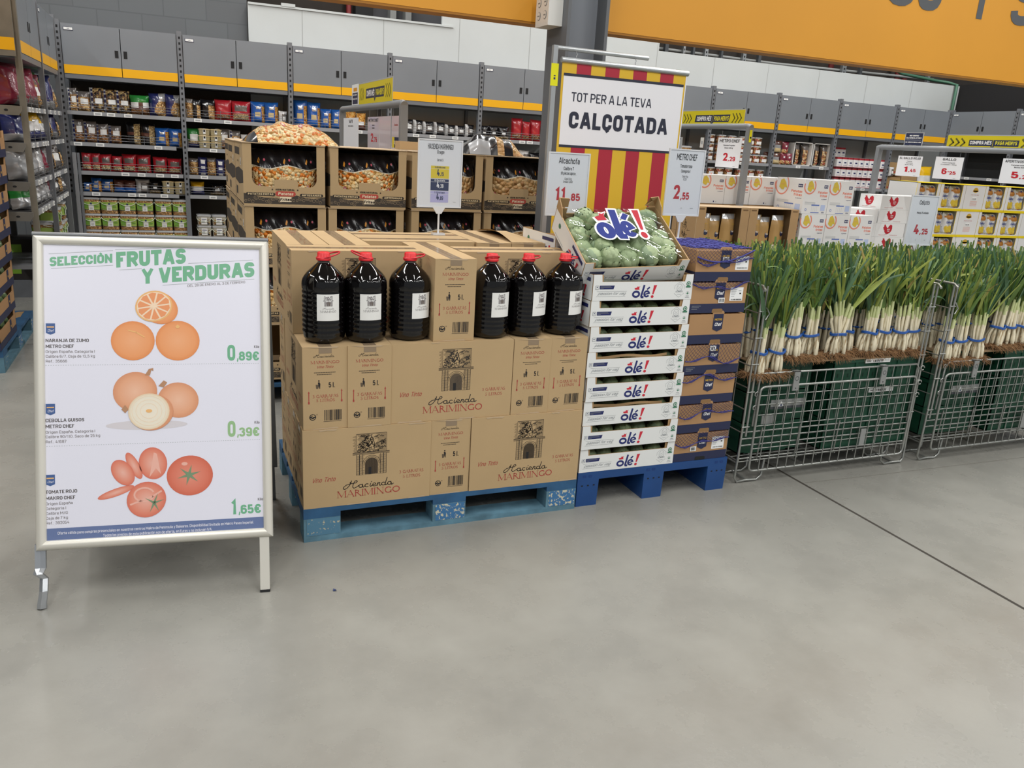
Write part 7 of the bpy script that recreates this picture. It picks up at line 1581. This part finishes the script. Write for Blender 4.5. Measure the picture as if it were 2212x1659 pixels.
LH = .2625
def crisp_box(x, z, W, win, label):
    D = .36; t = E('crisp_box', (x, 3.1, z), label, 'box', 'white crisp boxes with yellow edges'); b = MB(); th = .005; H = LH-.001
    if win:
        b.prism([(0, 0), (W, 0), (W, H), (.88*W, H), (.88*W, .16*H), (.84*W, .1*H), (.16*W, .1*H), (.12*W, .16*H), (.12*W, H), (0, H)], FR(0, 0, 0), -th, 0, 'aro_white', 'edge_yellow')
        b.box(0, th, th, D, 0, H, 'aro_white'); b.box(W-th, W, th, D, 0, H, 'aro_white'); b.box(0, W, D-th, D, 0, H, 'carton_in'); b.box(0, W, 0, D, 0, .005, 'aro_white')
    else: b.box(0, W, 0, D, 0, H-.004, 'aro_white')
    b.box(0, W, -.002, D, H-.006, H, 'edge_yellow')
    P = Pr(b, FR(0, 0, 0)); P.rect(0, 0, W, .07*H, 'edge_yellow')
    if not win:
        c = W/2; P.disc(c, .80*H, .035, 'gold_ink', 1, .025); P.rect(c-.04, .74*H, c+.04, .79*H, 'fascia_orange'); P.text('PATATAS', c, .60*H, .035*H, 'crisp_red', .4*W, 'c'); P.rect(c-.03, .42*H, c+.03, .54*H, 'sticker', 2); barcode(P, c-.025, .44*H, c+.025, .49*H, 'slot_black', 12, 2, 3)
        for k in range(5): P.rect(c-.05, (.36-.04*k)*H, c+.05, (.37-.04*k)*H, 'aro_ring')
    b.build('body', t)
    return t
cols = [(6.412, .318, True), (6.735, .355, True), (7.095, .28, False), (7.38, .325, True), (7.71, .33, True), (8.045, .3, False)]
for r_ in range(5):
    for c, (x, W, win) in enumerate(cols):
        if r_ % 2 == 1: x -= .02
        nm = f'white yellow-edged crisp box, {["fifth", "fourth", "third", "second", "first"][r_]} tier from top, {ORD[c]} column'
        crisp_box(x, .1445+r_*LH, W, win, nm+(', bags in window' if win and r_ > 1 else ''))
        if win and r_ >= 2:
            for j in range(2 if W < .35 else 2): put('crisp_bag', CBM, (x+W/2+(-.075+.15*j)*(W/.34), 3.155, .1445+r_*LH+.012), R(3-6*j), f'silver and yellow crisp bag, {["left", "right"][j]} one, {["", "", "third", "second", "top"][r_]} tier, {ORD[c]} column', 'bag', 'crisp bags in the white boxes')
pallet((6.4, 3.1, 0), 'blue wooden pallet under the white crisp boxes', 0, 1.95, .8)
# ================================================================ LEFT EDGE: CRATES OF WRAPPED LETTUCE
mat('lettuce', '#9fb98a', .4, noise=.25, nscale=18); clear('wrap', '#f2f6f0', .10, .1)
LT = MB(); gl = random.Random(8)
LT.grid(lambda u, v: (lambda rr: (rr*math.cos(2*PI*u)*math.sin(PI*v), rr*math.sin(2*PI*u)*math.sin(PI*v), -rr*.85*math.cos(PI*v)))(.055*(1+.09*math.sin(7*2*PI*u+4*v)*math.sin(5*v)+.05*math.sin(13*2*PI*u)*math.sin(PI*v))), 28, 14, 'lettuce'); LTM = LT.mesh('lettuce')
WP = MB(); WP.grid(lambda u, v: (lambda rr: (rr*math.cos(2*PI*u)*math.sin(PI*v), rr*math.sin(2*PI*u)*math.sin(PI*v), -rr*.86*math.cos(PI*v)))(.064*(1+.03*math.sin(9*2*PI*u+6*v)*math.sin(PI*v))), 20, 12, 'wrap'); WPM = WP.mesh('clear_wrap')
for k in range(8):
    z = .1445+k*.1655; dy = -.02; t = E('lettuce_crate', (-1.455+.008*k, 2.76+dy, z), f'brown navy-banded crate of wrapped lettuce at the left edge, {ORD[k]} from the bottom', 'crate', 'brown crates of lettuce')
    b = MB(); W, D, H = .40, .58, .164
    f = FX(0, 0, 0)
    b.prism([(0, 0), (D, 0), (D, H*.99), (D-.03, H*.99), (D-.05, .72*H), (.05, .72*H), (.03, H*.99), (0, H*.99)], f, -.005, 0, 'box_brown'); P = Pr(b, f); P.rect(0, 0, D, .30*H, 'band_navy')
    u = .62*D; P.poly([(u, .72*H), (u, .28*H), (u+.03, .22*H), (u+.06, .28*H), (u+.06, .72*H)], 'band_navy', 2); P.rect(u+.02, .42*H, u+.04, .5*H, 'gold_ink', 3)
    b.box(-W, -W+.005, 0, D, 0, H*.98, 'box_brown'); b.box(-W, 0, 0, .005, 0, H*.98, 'box_brown'); b.box(-W, 0, D-.005, D, 0, H*.98, 'box_brown'); b.box(-W, 0, 0, D, 0, .005, 'box_brown'); Pr(b, FR(-W, 0, 0)).rect(0, 0, W, .3*H, 'band_navy'); b.build('body', t)
    for j in range(4):
        o = bpy.data.objects.new('lettuce', LTM); COL.objects.link(o); o.location = (-1.455+.008*k-.085, 2.76+dy+.082+.139*j, z+.086); o.rotation_euler = (j*1.3+k, k*.7, j); tag(o, f'wrapped pale green lettuce, {ORD[j]} along the crate {ORD[k]} from the bottom', 'lettuce', 'wrapped lettuces')
        w = bpy.data.objects.new('clear_wrap', WPM); COL.objects.link(w); w.parent = o
pallet((-1.45, 2.75, 0), 'blue pallet with bare boards under the lettuce crates', PI/2, 1.25, .8)
b = MB(); b.grid(lambda u, v: (-1.50-.38*v, 3.36+.6*u, .1445+.004*math.sin(9*u+5*v)), 6, 6, 'kraft'); tag(b.build('kraft_paper'), 'torn brown paper lying on the bare half of the left pallet', 'paper')
mat('scrap_blue', '#26355f', .6)
b = MB(); b.add([(.045, -.39, .001), (.058, -.394, .004), (.056, -.381, .002), (.048, -.379, .005)], [(0, 1, 2, 3)], 'scrap_blue'); tag(b.build('plastic_scrap'), 'tiny dark blue plastic scrap on the open floor', 'scrap')
